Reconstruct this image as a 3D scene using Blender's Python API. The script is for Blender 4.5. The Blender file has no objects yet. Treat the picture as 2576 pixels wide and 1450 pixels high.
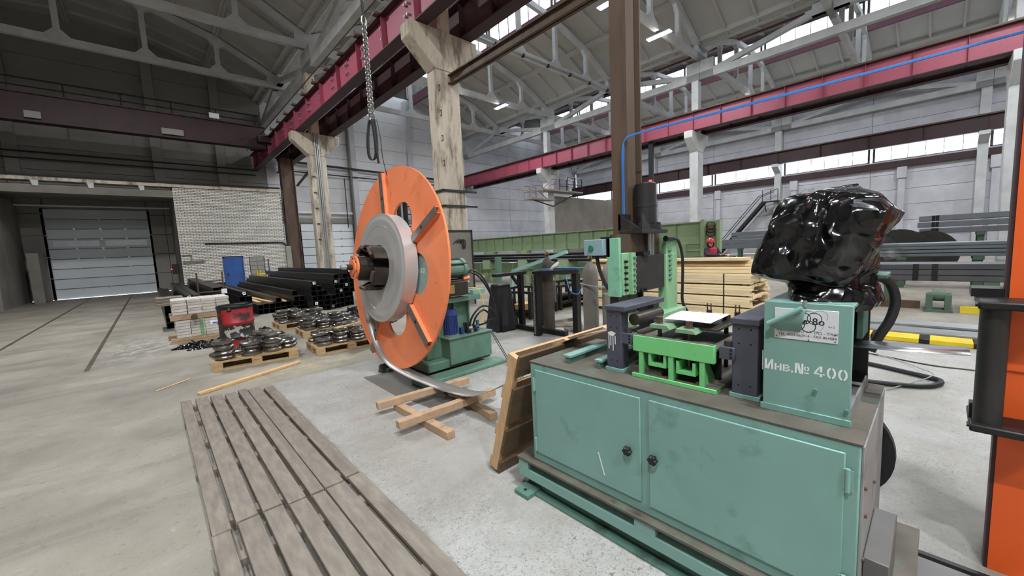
import bpy, math, random
from mathutils import Vector, Matrix
R = random.Random(7)
PI = math.pi
scene = bpy.context.scene
COL = scene.collection

# ------------------------------------------------------------------ camera
cam_d = bpy.data.cameras.new('camera')
cam_d.sensor_fit = 'HORIZONTAL'; cam_d.sensor_width = 36.0
cam_d.lens = 985.0 / 2576.0 * 36.0
cam_d.clip_start = 0.05; cam_d.clip_end = 300
cam = bpy.data.objects.new('camera', cam_d); COL.objects.link(cam)
AX = Vector((-0.67877811, -0.04254186, 0.73311013))   # hall length (world Y) seen from the camera
BX = Vector((0.73278001, -0.1043484, 0.67241719))     # hall width (world X)
UX = Vector((-0.04789299, -0.99363052, -0.10200324))  # up (world Z)
m = Matrix(((BX[0], -BX[1], -BX[2], 0), (AX[0], -AX[1], -AX[2], 0), (UX[0], -UX[1], -UX[2], 1.7), (0, 0, 0, 1)))
cam.matrix_world = m
scene.camera = cam

# ------------------------------------------------------------------ world, view
world = bpy.data.worlds.new('overcast_sky'); scene.world = world
world.use_nodes = True
bg = world.node_tree.nodes['Background']
bg.inputs['Color'].default_value = (0.84, 0.92, 1.0, 1)
bg.inputs['Strength'].default_value = 5.0
vs = scene.view_settings
vs.view_transform = 'Standard'; vs.look = 'None'; vs.gamma = 1.0; vs.use_curve_mapping = False
vs.exposure = 0.42
cy = scene.cycles
cy.max_bounces = 7; cy.diffuse_bounces = 4; cy.glossy_bounces = 3; cy.transmission_bounces = 3; cy.transparent_max_bounces = 8
cy.use_adaptive_sampling = True; cy.adaptive_threshold = 0.1

LAMP_W = 210.0     # one high-bay lamp
def lamp_light(name, loc, size, power, color=(0.93, 0.97, 1.0), parent=None):
    l = bpy.data.lights.new(name, 'AREA'); l.shape = 'RECTANGLE'; l.size = size[0]; l.size_y = size[1]
    l.energy = power; l.color = color
    o = bpy.data.objects.new(name, l); COL.objects.link(o); o.location = loc
    if parent is not None: o.parent = parent
    return o
def portal(name, loc, rot, sx, sy):
    l = bpy.data.lights.new(name, 'AREA'); l.shape = 'RECTANGLE'; l.size = sx; l.size_y = sy
    l.cycles.is_portal = True
    o = bpy.data.objects.new(name, l); COL.objects.link(o); o.location = loc; o.rotation_euler = rot
    return o
# daylight enters through the lantern glazing of two bays and the window band of the wall
for xc in (16.0, 34.0):
    for s in (-1, 1):
        portal('window_portal', (xc + s * 3.06, 4.0, 16.38), (0, s * PI / 2, 0), 1.2, 58)
portal('window_portal', (43.75, 4.0, 7.95), (0, PI / 2, 0), 1.6, 58)

# ------------------------------------------------------------------ materials
def lin(c):
    c = c / 255.0
    return c / 12.92 if c <= 0.04045 else ((c + 0.055) / 1.055) ** 2.4
def rgb(t): return (lin(t[0]), lin(t[1]), lin(t[2]), 1.0)
MATS = {}
def M(name, col, rough=0.6, metal=0.0, var=0.12, scale=5.0, bump=0.0, bscale=None, dirt=None, rnd=0.0, soft=False, stretch=None, spec=0.5, detail=4.0, coat=0.0, alpha=None):
    """painted / plain surface: two tones from noise, optional dirt (colour, cover 0..1, scale), bump, per-object tone"""
    if name in MATS: return MATS[name]
    mt = bpy.data.materials.new(name); mt.use_nodes = True
    nt = mt.node_tree; N = nt.nodes; L = nt.links
    b = N['Principled BSDF']
    b.inputs['Roughness'].default_value = rough; b.inputs['Metallic'].default_value = metal
    b.inputs['Specular IOR Level'].default_value = spec
    if coat: b.inputs['Coat Weight'].default_value = coat
    tc = N.new('ShaderNodeTexCoord'); vec = tc.outputs['Object']
    if stretch:
        mp = N.new('ShaderNodeMapping'); mp.inputs['Scale'].default_value = stretch
        L.new(vec, mp.inputs['Vector']); vec = mp.outputs['Vector']
    nz = N.new('ShaderNodeTexNoise'); nz.inputs['Scale'].default_value = scale; nz.inputs['Detail'].default_value = detail
    L.new(vec, nz.inputs['Vector'])
    c = rgb(col)
    mr = N.new('ShaderNodeMapRange'); mr.inputs['From Min'].default_value = 0.3; mr.inputs['From Max'].default_value = 0.7
    mr.inputs['To Min'].default_value = 1 - var; mr.inputs['To Max'].default_value = 1 + var
    L.new(nz.outputs['Fac'], mr.inputs['Value'])
    mul = N.new('ShaderNodeVectorMath'); mul.operation = 'SCALE'; mul.inputs[0].default_value = c[:3]
    L.new(mr.outputs['Result'], mul.inputs['Scale'])
    out = mul.outputs['Vector']
    if rnd:
        oi = N.new('ShaderNodeObjectInfo')
        m2 = N.new('ShaderNodeMapRange'); m2.inputs['To Min'].default_value = 1 - rnd; m2.inputs['To Max'].default_value = 1 + rnd
        L.new(oi.outputs['Random'], m2.inputs['Value'])
        s2 = N.new('ShaderNodeVectorMath'); s2.operation = 'SCALE'
        L.new(out, s2.inputs[0]); L.new(m2.outputs['Result'], s2.inputs['Scale']); out = s2.outputs['Vector']
    if dirt:
        dc, cover, ds = dirt
        n2 = N.new('ShaderNodeTexNoise'); n2.inputs['Scale'].default_value = ds; n2.inputs['Detail'].default_value = 6; n2.inputs['Roughness'].default_value = 0.65
        L.new(vec, n2.inputs['Vector'])
        r2 = N.new('ShaderNodeMapRange'); t0 = 0.72 - 0.42 * cover
        r2.inputs['From Min'].default_value = t0 - 0.07; r2.inputs['From Max'].default_value = t0 + 0.1
        r2.inputs['To Min'].default_value = 0; r2.inputs['To Max'].default_value = 0.85
        if soft:
            r2.inputs['From Min'].default_value = t0 - 0.22; r2.inputs['From Max'].default_value = t0 + 0.22; r2.inputs['To Max'].default_value = 0.6
        L.new(n2.outputs['Fac'], r2.inputs['Value'])
        mx = N.new('ShaderNodeMix'); mx.data_type = 'RGBA'
        L.new(r2.outputs['Result'], mx.inputs['Factor']); L.new(out, mx.inputs['A']); mx.inputs['B'].default_value = rgb(dc)
        out = mx.outputs['Result']
    L.new(out, b.inputs['Base Color'])
    if bump:
        bn = N.new('ShaderNodeTexNoise'); bn.inputs['Scale'].default_value = bscale or scale * 6; bn.inputs['Detail'].default_value = 5
        L.new(vec, bn.inputs['Vector'])
        bp = N.new('ShaderNodeBump'); bp.inputs['Strength'].default_value = bump; bp.inputs['Distance'].default_value = 0.02
        L.new(bn.outputs['Fac'], bp.inputs['Height']); L.new(bp.outputs['Normal'], b.inputs['Normal'])
    if alpha is not None: b.inputs['Alpha'].default_value = alpha
    MATS[name] = mt
    return mt
def emit(name, col, strength):
    mt = bpy.data.materials.new(name); mt.use_nodes = True
    b = mt.node_tree.nodes['Principled BSDF']
    b.inputs['Base Color'].default_value = rgb(col); b.inputs['Emission Color'].default_value = rgb(col); b.inputs['Emission Strength'].default_value = strength
    MATS[name] = mt
    return mt
def glass_mat(name, tint, w):
    """thin clear sheet: mostly lets light straight through, with a weak shine"""
    mt = bpy.data.materials.new(name); mt.use_nodes = True
    nt = mt.node_tree; N = nt.nodes; L = nt.links
    N.remove(N['Principled BSDF'])
    t = N.new('ShaderNodeBsdfTransparent'); t.inputs['Color'].default_value = tint
    g = N.new('ShaderNodeBsdfGlossy'); g.inputs['Roughness'].default_value = 0.08
    mx = N.new('ShaderNodeMixShader'); mx.inputs['Fac'].default_value = w
    L.new(t.outputs[0], mx.inputs[1]); L.new(g.outputs[0], mx.inputs[2]); L.new(mx.outputs[0], N['Material Output'].inputs['Surface'])
    MATS[name] = mt
    return mt

# ------------------------------------------------------------------ mesh helpers
class MB:
    def __init__(s): s.v = []; s.f = []; s.sm = []
    def add(s, vs_, fs, smooth=False):
        o = len(s.v); s.v += [tuple(p) for p in vs_]
        for f in fs: s.f.append(tuple(i + o for i in f)); s.sm.append(smooth)
        return s
    def box(s, a, b):
        x0, y0, z0 = [min(p, q) for p, q in zip(a, b)]; x1, y1, z1 = [max(p, q) for p, q in zip(a, b)]
        return s.add([(x0, y0, z0), (x1, y0, z0), (x1, y1, z0), (x0, y1, z0), (x0, y0, z1), (x1, y0, z1), (x1, y1, z1), (x0, y1, z1)],
                     [(0, 3, 2, 1), (4, 5, 6, 7), (0, 1, 5, 4), (1, 2, 6, 5), (2, 3, 7, 6), (3, 0, 4, 7)])
    def obox(s, c, size, mat3):
        """box of the given size centred at c, turned by a 3x3 matrix"""
        c = Vector(c); h = [k / 2 for k in size]; P = []
        for sx, sy, sz in ((-1, -1, -1), (1, -1, -1), (1, 1, -1), (-1, 1, -1), (-1, -1, 1), (1, -1, 1), (1, 1, 1), (-1, 1, 1)):
            P.append(c + mat3 @ Vector((sx * h[0], sy * h[1], sz * h[2])))
        return s.add(P, [(0, 3, 2, 1), (4, 5, 6, 7), (0, 1, 5, 4), (1, 2, 6, 5), (2, 3, 7, 6), (3, 0, 4, 7)])
    def bar(s, p0, p1, w, h, up=(0, 0, 1)):
        """rectangular bar from p0 to p1: w across, h along up"""
        p0, p1 = Vector(p0), Vector(p1); d = (p1 - p0); L = d.length
        if L < 1e-6: return s
        d.normalize(); up = Vector(up)
        if abs(d.dot(up)) > 0.99: up = Vector((0, 1, 0)) if abs(d.y) < 0.9 else Vector((1, 0, 0))
        sd = d.cross(up).normalized(); u = sd.cross(d).normalized()
        m3 = Matrix((sd, d, u)).transposed()
        return s.obox((p0 + p1) / 2, (w, L, h), m3)
    def cyl(s, p0, p1, r, n=16, r2=None, caps=True, smooth=True):
        p0, p1 = Vector(p0), Vector(p1); d = (p1 - p0).normalized()
        a = Vector((0, 0, 1)) if abs(d.z) < 0.9 else Vector((1, 0, 0))
        u = d.cross(a).normalized(); w = d.cross(u); r2 = r if r2 is None else r2
        A = [p0 + (u * math.cos(2 * PI * i / n) + w * math.sin(2 * PI * i / n)) * r for i in range(n)]
        B = [p1 + (u * math.cos(2 * PI * i / n) + w * math.sin(2 * PI * i / n)) * r2 for i in range(n)]
        s.add(A + B, [(i, n + i, n + (i + 1) % n, (i + 1) % n) for i in range(n)], smooth)
        if caps:
            s.add(A, [tuple(range(n))]); s.add(B, [tuple(reversed(range(n)))])
        return s
    def tube(s, pts, r, n=8, closed=False, caps=True):
        pts = [Vector(p) for p in pts]; k = len(pts); rings = []; prev = None
        for i, p in enumerate(pts):
            if closed: d = pts[(i + 1) % k] - pts[i - 1]
            else: d = pts[min(i + 1, k - 1)] - pts[max(i - 1, 0)]
            d.normalize()
            if prev is None:
                a = Vector((0, 0, 1)) if abs(d.z) < 0.9 else Vector((1, 0, 0)); u = d.cross(a).normalized()
            else: u = (prev - d * prev.dot(d)).normalized()
            prev = u; w = d.cross(u); rr = r[i] if isinstance(r, (list, tuple)) else r
            rings.append([p + (u * math.cos(2 * PI * j / n) + w * math.sin(2 * PI * j / n)) * rr for j in range(n)])
        V = [q for ring in rings for q in ring]; F = []
        for i in range(k if closed else k - 1):
            a, b = i * n, ((i + 1) % k) * n
            F += [(a + j, b + j, b + (j + 1) % n, a + (j + 1) % n) for j in range(n)]
        s.add(V, F, True)
        if caps and not closed:
            s.add(rings[0], [tuple(range(n))]); s.add(rings[-1], [tuple(reversed(range(n)))])
        return s
    def lathe(s, prof, n=24, axis_p=(0, 0, 0), smooth=True, m3=None):
        """profile of (radius, height) turned about z, placed at axis_p, optionally rotated"""
        P = []; F = []; k = len(prof)
        for r, h in prof:
            for j in range(n):
                q = Vector((r * math.cos(2 * PI * j / n), r * math.sin(2 * PI * j / n), h))
                P.append((m3 @ q if m3 else q) + Vector(axis_p))
        for i in range(k - 1):
            a, b = i * n, (i + 1) * n
            F += [(a + j, a + (j + 1) % n, b + (j + 1) % n, b + j) for j in range(n)]
        return s.add(P, F, smooth)
    def prism(s, poly, axis, a, b):
        """flat outline extruded along an axis: poly holds the two other coordinates in x,y,z order"""
        def pt(p, t):
            return {'x': (t, p[0], p[1]), 'y': (p[0], t, p[1]), 'z': (p[0], p[1], t)}[axis]
        n = len(poly); A = [pt(p, a) for p in poly]; B = [pt(p, b) for p in poly]
        s.add(A + B, [tuple(range(n)), tuple(reversed(range(n, 2 * n)))] + [(i, i + n, (i + 1) % n + n, (i + 1) % n) for i in range(n)])
        return s
    def sheet(s, grid, smooth=True, close=False):
        """grid of points [row][col]"""
        nr, nc = len(grid), len(grid[0]); V = [p for row in grid for p in row]
        F = [(i * nc + j, i * nc + j + 1, (i + 1) * nc + j + 1, (i + 1) * nc + j) for i in range(nr - 1) for j in range(nc - 1)]
        if close: F += [(i * nc + nc - 1, i * nc, (i + 1) * nc, (i + 1) * nc + nc - 1) for i in range(nr - 1)]
        return s.add(V, F, smooth)
    def mesh(s, name, fix=True):
        me = bpy.data.meshes.new(name); me.from_pydata(s.v, [], s.f)
        me.polygons.foreach_set('use_smooth', s.sm)
        if fix:
            import bmesh
            bm = bmesh.new(); bm.from_mesh(me); bmesh.ops.recalc_face_normals(bm, faces=bm.faces); bm.to_mesh(me); bm.free()
        me.set_sharp_from_angle(angle=0.7)
        me.update()
        return me
    def build(s, name, mat, parent=None, bevel=0.0, seg=2, solid=0.0, fix=True):
        if parent is not None:
            off = wloc(parent)
            s.v = [(p[0] - off[0], p[1] - off[1], p[2] - off[2]) for p in s.v]
        me = s.mesh(name, fix); o = bpy.data.objects.new(name, me); COL.objects.link(o)
        me.materials.append(MATS[mat] if isinstance(mat, str) else mat)
        if parent is not None: o.parent = parent
        if solid:
            md = o.modifiers.new('solid', 'SOLIDIFY'); md.thickness = solid; md.offset = 0
        if bevel:
            md = o.modifiers.new('edge', 'BEVEL'); md.width = bevel; md.segments = seg; md.limit_method = 'ANGLE'; md.angle_limit = 0.6
            md.harden_normals = False
        return o
def wloc(o):
    l = Vector(o.location)
    while o.parent is not None:
        o = o.parent; l += Vector(o.location)
    return l
def thing(name, label, cat, loc=(0, 0, 0), group=None):
    o = bpy.data.objects.new(name, None); COL.objects.link(o); o.location = loc; o.empty_display_size = 0.2
    o['label'] = label; o['category'] = cat
    if group: o['group'] = group
    return o
def tag(o, label, cat, group=None):
    o['label'] = label; o['category'] = cat
    if group: o['group'] = group
    return o
def struct(o): o['kind'] = 'structure'; return o
def smesh(me, name, mat=None, parent=None, loc=(0, 0, 0), rot=(0, 0, 0), scale=None):
    """another object on shared mesh data"""
    o = bpy.data.objects.new(name, me); COL.objects.link(o)
    if mat is not None and not me.materials: me.materials.append(MATS[mat] if isinstance(mat, str) else mat)
    o.location = loc; o.rotation_euler = rot
    if scale: o.scale = scale
    if parent is not None: o.parent = parent
    return o
def copy_tree(o, parent=None):
    c = o.copy(); COL.objects.link(c)
    if parent is not None: c.parent = parent
    for ch in list(o.children): copy_tree(ch, c)
    return c
def rot3(axis, a): return Matrix.Rotation(a, 3, axis)
def spline(pts, k=8):
    """smooth curve through points"""
    P = [Vector(p) for p in pts]; out = []
    P = [P[0] * 2 - P[1]] + P + [P[-1] * 2 - P[-2]]
    for i in range(1, len(P) - 2):
        for j in range(k):
            t = j / k; a, b, c, d = P[i - 1], P[i], P[i + 1], P[i + 2]
            out.append(0.5 * ((2 * b) + (c - a) * t + (2 * a - 5 * b + 4 * c - d) * t * t + (3 * b - a - 3 * c + d) * t ** 3))
    out.append(P[-2]); return out
def text_mesh(body, size, name, mat, parent, m4, bold=0.0, extrude=0.0008, align='CENTER', xscale=1.0):
    cu = bpy.data.curves.new(name, 'FONT'); cu.body = body; cu.size = size; cu.align_x = align; cu.align_y = 'CENTER'
    cu.offset = bold; cu.extrude = extrude; cu.resolution_u = 3
    o = bpy.data.objects.new('tmp_text', cu); COL.objects.link(o)
    bpy.context.view_layer.update()
    dg = bpy.context.evaluated_depsgraph_get()
    me = bpy.data.meshes.new_from_object(o.evaluated_get(dg)); bpy.data.objects.remove(o); bpy.data.curves.remove(cu)
    me.name = name
    me.transform(m4 @ Matrix.Diagonal((xscale, 1, 1, 1)))
    if parent is not None: me.transform(Matrix.Translation(-wloc(parent)))
    t = bpy.data.objects.new(name, me); COL.objects.link(t); me.materials.clear(); me.materials.append(MATS[mat])
    if parent is not None: t.parent = parent
    return t
def frame4(origin, xdir, ydir):
    x = Vector(xdir).normalized(); y = Vector(ydir).normalized(); z = x.cross(y)
    return Matrix(((x.x, y.x, z.x, origin[0]), (x.y, y.y, z.y, origin[1]), (x.z, y.z, z.z, origin[2]), (0, 0, 0, 1)))

# palette
M('concrete', (150, 147, 140), 0.85, var=0.1, scale=1.3, bump=0.2, bscale=9)
M('concrete_white', (205, 206, 206), 0.85, var=0.06, scale=0.8, bump=0.15, bscale=7, dirt=((150, 146, 140), 0.25, 1.1), soft=True)
M('concrete_column', (200, 188, 170), 0.85, var=0.12, scale=1.6, bump=0.3, bscale=12, dirt=((84, 72, 60), 0.42, 3.0), stretch=(1, 1, 0.25))
M('roof_slab', (186, 184, 180), 0.9, var=0.06, scale=0.7, bump=0.1, rnd=0.05)
M('wall_panel', (206, 206, 212), 0.85, var=0.05, scale=0.5, bump=0.1, rnd=0.04, dirt=((138, 136, 138), 0.25, 0.45), soft=True)
M('wall_white', (226, 226, 228), 0.85, var=0.04, scale=0.5, bump=0.1, rnd=0.03, dirt=((176, 172, 168), 0.22, 0.5), soft=True)
M('wall_dark', (156, 153, 146), 0.88, var=0.1, scale=0.6, bump=0.2, dirt=((104, 101, 96), 0.35, 0.6), rnd=0.05, soft=True)
M('dirty_pier', (134, 128, 120), 0.9, var=0.12, scale=0.8, bump=0.3, dirt=((92, 86, 80), 0.35, 0.7), soft=True)
M('red_paint', (160, 76, 94), 0.5, var=0.08, scale=0.8, dirt=((120, 50, 62), 0.15, 0.5), rnd=0.03)
M('red_dark', (60, 34, 37), 0.6, var=0.15, scale=1.0, dirt=((45, 30, 30), 0.4, 1.3))
M('rail_steel', (92, 78, 66), 0.55, metal=0.4, var=0.2, scale=2)
M('rust_steel', (90, 72, 58), 0.62, metal=0.2, var=0.22, scale=2.5, bump=0.15, dirt=((60, 42, 34), 0.35, 3.0), stretch=(1, 1, 0.15))
M('steel_dark', (52, 50, 48), 0.5, metal=0.3, var=0.15, scale=6, dirt=((72, 60, 50), 0.2, 5))
M('black_metal', (26, 26, 27), 0.45, metal=0.2, var=0.25, scale=4, rnd=0.15)
M('brick_white', (226, 221, 210), 0.9, var=0.08, scale=9, bump=0.35, bscale=40, rnd=0.09)
M('mortar', (58, 54, 49), 0.95, var=0.2, scale=6, bump=0.3)
M('door_bright', (236, 241, 246), 0.5, var=0.02, scale=1)  # daylight shining through the door is put into this paler white
M('door_white', (206, 212, 216), 0.5, var=0.03, scale=1, rnd=0.02)
M('door_blue', (44, 84, 150), 0.5, var=0.12, scale=2, dirt=((30, 54, 98), 0.2, 3))
M('white_tube', (232, 236, 240), 0.4, var=0.02)
M('galv', (168, 172, 174), 0.4, metal=0.6, var=0.1, scale=3)
glass_mat('window_glass', (0.96, 0.98, 1.0, 1), 0.06)
M('mullion', (96, 88, 96), 0.6, var=0.08)
M('sill_red', (112, 74, 86), 0.7, var=0.1, scale=1.5)
# ------------------------------------------------------------------ floor
def floor_material():
    mt = bpy.data.materials.new('concrete_floor'); mt.use_nodes = True; MATS['concrete_floor'] = mt
    nt = mt.node_tree; N = nt.nodes; L = nt.links; b = N['Principled BSDF']
    tc = N.new('ShaderNodeTexCoord'); P = tc.outputs['Object']
    sep = N.new('ShaderNodeSeparateXYZ'); L.new(P, sep.inputs[0])
    def noise(sc, det=6, rough=0.6, vec=P, dist=0.0):
        n = N.new('ShaderNodeTexNoise'); n.inputs['Scale'].default_value = sc; n.inputs['Detail'].default_value = det
        n.inputs['Roughness'].default_value = rough; n.inputs['Distortion'].default_value = dist; L.new(vec, n.inputs['Vector']); return n.outputs['Fac']
    def rng(v, a, c, lo=0.0, hi=1.0):
        r = N.new('ShaderNodeMapRange'); r.inputs['From Min'].default_value = a; r.inputs['From Max'].default_value = c
        r.inputs['To Min'].default_value = lo; r.inputs['To Max'].default_value = hi; L.new(v, r.inputs['Value']); return r.outputs['Result']
    def op(o, a, c):
        n = N.new('ShaderNodeMath'); n.operation = o
        for i, q in enumerate((a, c)):
            if isinstance(q, (int, float)): n.inputs[i].default_value = q
            else: L.new(q, n.inputs[i])
        return n.outputs[0]
    def mix(f, a, c):
        n = N.new('ShaderNodeMix'); n.data_type = 'RGBA'; L.new(f, n.inputs['Factor'])
        for k, q in (('A', a), ('B', c)):
            if isinstance(q, tuple): n.inputs[k].default_value = q
            else: L.new(q, n.inputs[k])
        return n.outputs['Result']
    # bare slab: broad patches, streaks along the traffic, small chips
    mp = N.new('ShaderNodeMapping'); mp.inputs['Rotation'].default_value = (0, 0, 0.35); mp.inputs['Scale'].default_value = (0.35, 1.6, 1); L.new(P, mp.inputs['Vector'])
    base = mix(rng(noise(0.8, 5), 0.32, 0.68), rgb((123, 116, 105)), rgb((156, 149, 137)))
    base = mix(rng(noise(1.1, 8, 0.7, mp.outputs['Vector'], 0.6), 0.5, 0.72, 0, 0.6), base, rgb((96, 91, 83)))
    base = mix(rng(noise(26, 4, 0.7), 0.6, 0.72, 0, 0.4), base, rgb((160, 156, 148)))
    base = mix(rng(noise(14, 6, 0.75), 0.57, 0.7, 0, 0.6), base, rgb((82, 77, 69)))
    base = mix(rng(noise(60, 5, 0.7, P, 0.8), 0.55, 0.68, 0, 0.35), base, rgb((92, 88, 80)))
    base = mix(rng(noise(7, 7, 0.8, P, 1.0), 0.6, 0.7, 0, 0.4), base, rgb((176, 171, 160)))
    # pale sawdust near the timber and the roller pallets
    d1 = op('POWER', op('ADD', op('POWER', op('DIVIDE', op('SUBTRACT', sep.outputs['X'], 1.5), 1.3), 2), op('POWER', op('DIVIDE', op('SUBTRACT', sep.outputs['Y'], 6.75), 0.7), 2)), 0.5)
    dust = op('MULTIPLY', rng(d1, 0.2, 1.1, 1, 0), rng(noise(5, 8, 0.75), 0.42, 0.62))
    base = mix(dust, base, rgb((170, 160, 128)))
    d2 = op('POWER', op('ADD', op('POWER', op('DIVIDE', op('ADD', sep.outputs['X'], 0.25), 0.9), 2), op('POWER', op('DIVIDE', op('SUBTRACT', sep.outputs['Y'], 11.2), 1.9), 2)), 0.5)
    base = mix(op('MULTIPLY', rng(d2, 0.3, 1.1, 1, 0), rng(noise(4, 8, 0.75), 0.45, 0.6)), base, rgb((176, 172, 164)))
    # white paint on the machine aisle, scuffed by boots and chips
    edge = op('MULTIPLY', op('SUBTRACT', noise(9, 5), 0.5), 0.10)
    ax = rng(op('ADD', sep.outputs['X'], edge), 1.045, 1.075)
    ay = rng(op('ADD', sep.outputs['Y'], edge), 6.17, 6.13)
    area = op('MULTIPLY', op('MULTIPLY', ax, ay), rng(op('ADD', sep.outputs['X'], edge), 8.1, 7.9))
    wear = noise(1.0, 9, 0.72, P, 0.4)
    paint = mix(rng(noise(0.9, 5), 0.35, 0.7), rgb((172, 172, 169)), rgb((150, 149, 145)))
    patch = rng(noise(1.4, 5, 0.6), 0.36, 0.62, 0.12, 1.0)
    fleck = op('MULTIPLY', rng(noise(48, 6, 0.72, P, 1.5), 0.52, 0.62, 0, 0.95), patch)
    paint = mix(fleck, paint, rgb((88, 84, 78)))
    paint = mix(rng(noise(3.2, 8, 0.8, P, 0.8), 0.55, 0.7, 0, 0.5), paint, rgb((112, 109, 104)))
    full = op('MULTIPLY', area, rng(wear, 0.40, 0.62, 1, 0.35))
    col = mix(full, base, paint)
    L.new(col, b.inputs['Base Color'])
    L.new(rng(noise(3, 5), 0.3, 0.7, 0.5, 0.72), b.inputs['Roughness'])
    bp = N.new('ShaderNodeBump'); bp.inputs['Strength'].default_value = 0.25; bp.inputs['Distance'].default_value = 0.012
    L.new(noise(22, 7, 0.7), bp.inputs['Height']); L.new(bp.outputs['Normal'], b.inputs['Normal'])
floor_material()
XL, XR, YB, YE = -11.0, 43.4, -26.0, 33.5
fl = MB(); nx, ny = 40, 44
fl.add([(XL, YB, -0.3), (XR, YB, -0.3), (XR, YE, -0.3), (XL, YE, -0.3), (XL, YB, 0), (XR, YB, 0), (XR, YE, 0), (XL, YE, 0)],
       [(0, 3, 2, 1), (4, 5, 6, 7), (0, 1, 5, 4), (1, 2, 6, 5), (2, 3, 7, 6), (3, 0, 4, 7)])
floor = struct(fl.build('floor', 'concrete_floor'))
# the slab is level with the ground outside, so that the hall floor closes the room
for x in (-2.6, -0.95):
    b = MB(); b.box((x - 0.03, 9.5, 0.0), (x + 0.03, 33.3, 0.006)); struct(b.build('trim_1' if x < -2 else 'trim_2', 'rail_steel'))

# ------------------------------------------------------------------ roof: ribbed slabs on arched trusses
BAYS = (-2.0, 16.0, 34.0)
PROF = [(-9, 12.75), (-6, 14.25), (-3, 15.1), (0, 15.4), (3, 15.1), (6, 14.25), (9, 12.75)]   # top of truss
TY = [-20.08 + 6 * k for k in range(9)]          # truss rows: ..., 9.92, 15.92, 21.92, 27.92
def slab_mesh(dx, dz):
    b = MB(); L_ = math.hypot(dx, dz)
    m3 = Matrix.Rotation(-math.atan2(dz, dx), 3, 'Y')
    def bx(x0, x1, y0, y1, z0, z1):
        b.obox(m3 @ Vector(((x0 + x1) / 2, (y0 + y1) / 2, (z0 + z1) / 2)), (x1 - x0, y1 - y0, z1 - z0), m3)
    bx(0.006, L_ - 0.006, 0.01, 5.99, 0.22, 0.34)
    bx(0.006, 0.13, 0.01, 5.99, 0.0, 0.22); bx(L_ - 0.13, L_ - 0.006, 0.01, 5.99, 0.0, 0.22)
    for y in (0.01, 1.45, 2.95, 4.45, 5.87): bx(0.13, L_ - 0.13, y, y + 0.12, 0.06, 0.22)
    return b.mesh('roof_slab')
ceil_root = bpy.data.objects.new('ceiling', None); COL.objects.link(ceil_root); struct(ceil_root)
for bi, xc in enumerate(BAYS):
    lantern = bi > 0
    for i in range(6):
        (x0, z0), (x1, z1) = PROF[i], PROF[i + 1]
        if lantern and i in (2, 3): continue
        me = slab_mesh(x1 - x0, z1 - z0)
        for y in [-26.08] + TY: 
            o = smesh(me, 'roof_slab', 'roof_slab', ceil_root, (xc + x0, y, z0 + 0.02))
    if lantern:
        me = slab_mesh(3.25, 0.12); me2 = slab_mesh(3.25, -0.12)
        for y in [-26.08] + TY:
            smesh(me, 'roof_slab', 'roof_slab', ceil_root, (xc - 3.25, y, 17.12)); smesh(me2, 'roof_slab', 'roof_slab', ceil_root, (xc, y, 17.24))
        for s in (-1, 1):                                 # kerb wall and head beam of the lantern
            b = MB(); x = xc + s * 3.0
            b.box((x - 0.1, YB, 15.0), (x + 0.1, YE, 15.72)); b.build('roof_kerb', 'sill_red', ceil_root)
            b = MB(); b.box((x - 0.1, YB, 17.0), (x + 0.1, YE, 17.14)); b.build('lantern_head_beam', 'mullion', ceil_root)
for bi, xc in enumerate(BAYS):                 # sheet added over the slabs to stop light leaking through their joints
    for i in range(6):
        (x0, z0), (x1, z1) = PROF[i], PROF[i + 1]
        if bi > 0 and i in (2, 3): continue
        b = MB(); b.prism([(xc + x0, z0 + 0.38), (xc + x1, z1 + 0.38), (xc + x1, z1 + 0.42), (xc + x0, z0 + 0.42)], 'y', -26.2, YE + 0.5); b.build('roof_light_seal', 'steel_dark', ceil_root)
    if bi > 0:
        b = MB(); b.prism([(xc - 3.3, 17.5), (xc, 17.63), (xc + 3.3, 17.5), (xc + 3.3, 17.54), (xc, 17.67), (xc - 3.3, 17.54)], 'y', -26.2, YE + 0.5); b.build('roof_light_seal', 'steel_dark', ceil_root)
# gutter beams closing the valleys between bays
for x in (-11, 7, 25, 43):
    b = MB(); b.box((x - 0.45, YB, 13.0), (x + 0.45, YE, 13.25)); b.build('valley_gutter', 'roof_slab', ceil_root)

# lantern glazing: one window per truss bay and side
wn = 0
pane_me = None
def window_strip(name, x, y0, y1, z0, z1, panes, thick=0.05):
    w = bpy.data.objects.new(name, None); COL.objects.link(w); w.location = (x, y0, z0); struct(w)
    b = MB(); f = 0.06
    b.box((x - thick, y0, z0), (x + thick, y1, z0 + f)); b.box((x - thick, y0, z1 - f), (x + thick, y1, z1))
    b.box((x - thick, y0, z0), (x + thick, y0 + 0.14, z1)); b.box((x - thick, y1 - 0.14, z0), (x + thick, y1, z1))
    b.build('window_frame', 'mullion', w)
    n = panes; st = (y1 - y0 - 0.28) / n
    for k in range(n):
        if k:
            b = MB(); yy = y0 + 0.14 + k * st; b.box((x - 0.03, yy - 0.018, z0 + f), (x + 0.03, yy + 0.018, z1 - f)); b.build('glazing_bar', 'mullion', w)
        b = MB(); b.box((x - 0.004, y0 + 0.14 + k * st + 0.018, z0 + f), (x + 0.004, y0 + 0.14 + (k + 1) * st - 0.018, z1 - f)); b.build('pane', 'window_glass', w)
    return w
for xc in BAYS[1:]:
    for s in (-1, 1):
        for y in TY:
            if y < -3 or y > 33: 
                continue
            wn += 1; window_strip('window_%d' % wn, xc + s * 3.0, y + 0.06, y + 5.94, 15.72, 17.0, 6)
# glazing further down the hall, behind the camera
for xc in BAYS[1:]:
    for s in (-1, 1):
        for y in TY:
            if -21 < y < -3:
                wn += 1; window_strip('window_%d' % wn, xc + s * 3.0, y + 0.06, y + 5.94, 15.72, 17.0, 1)

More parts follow.
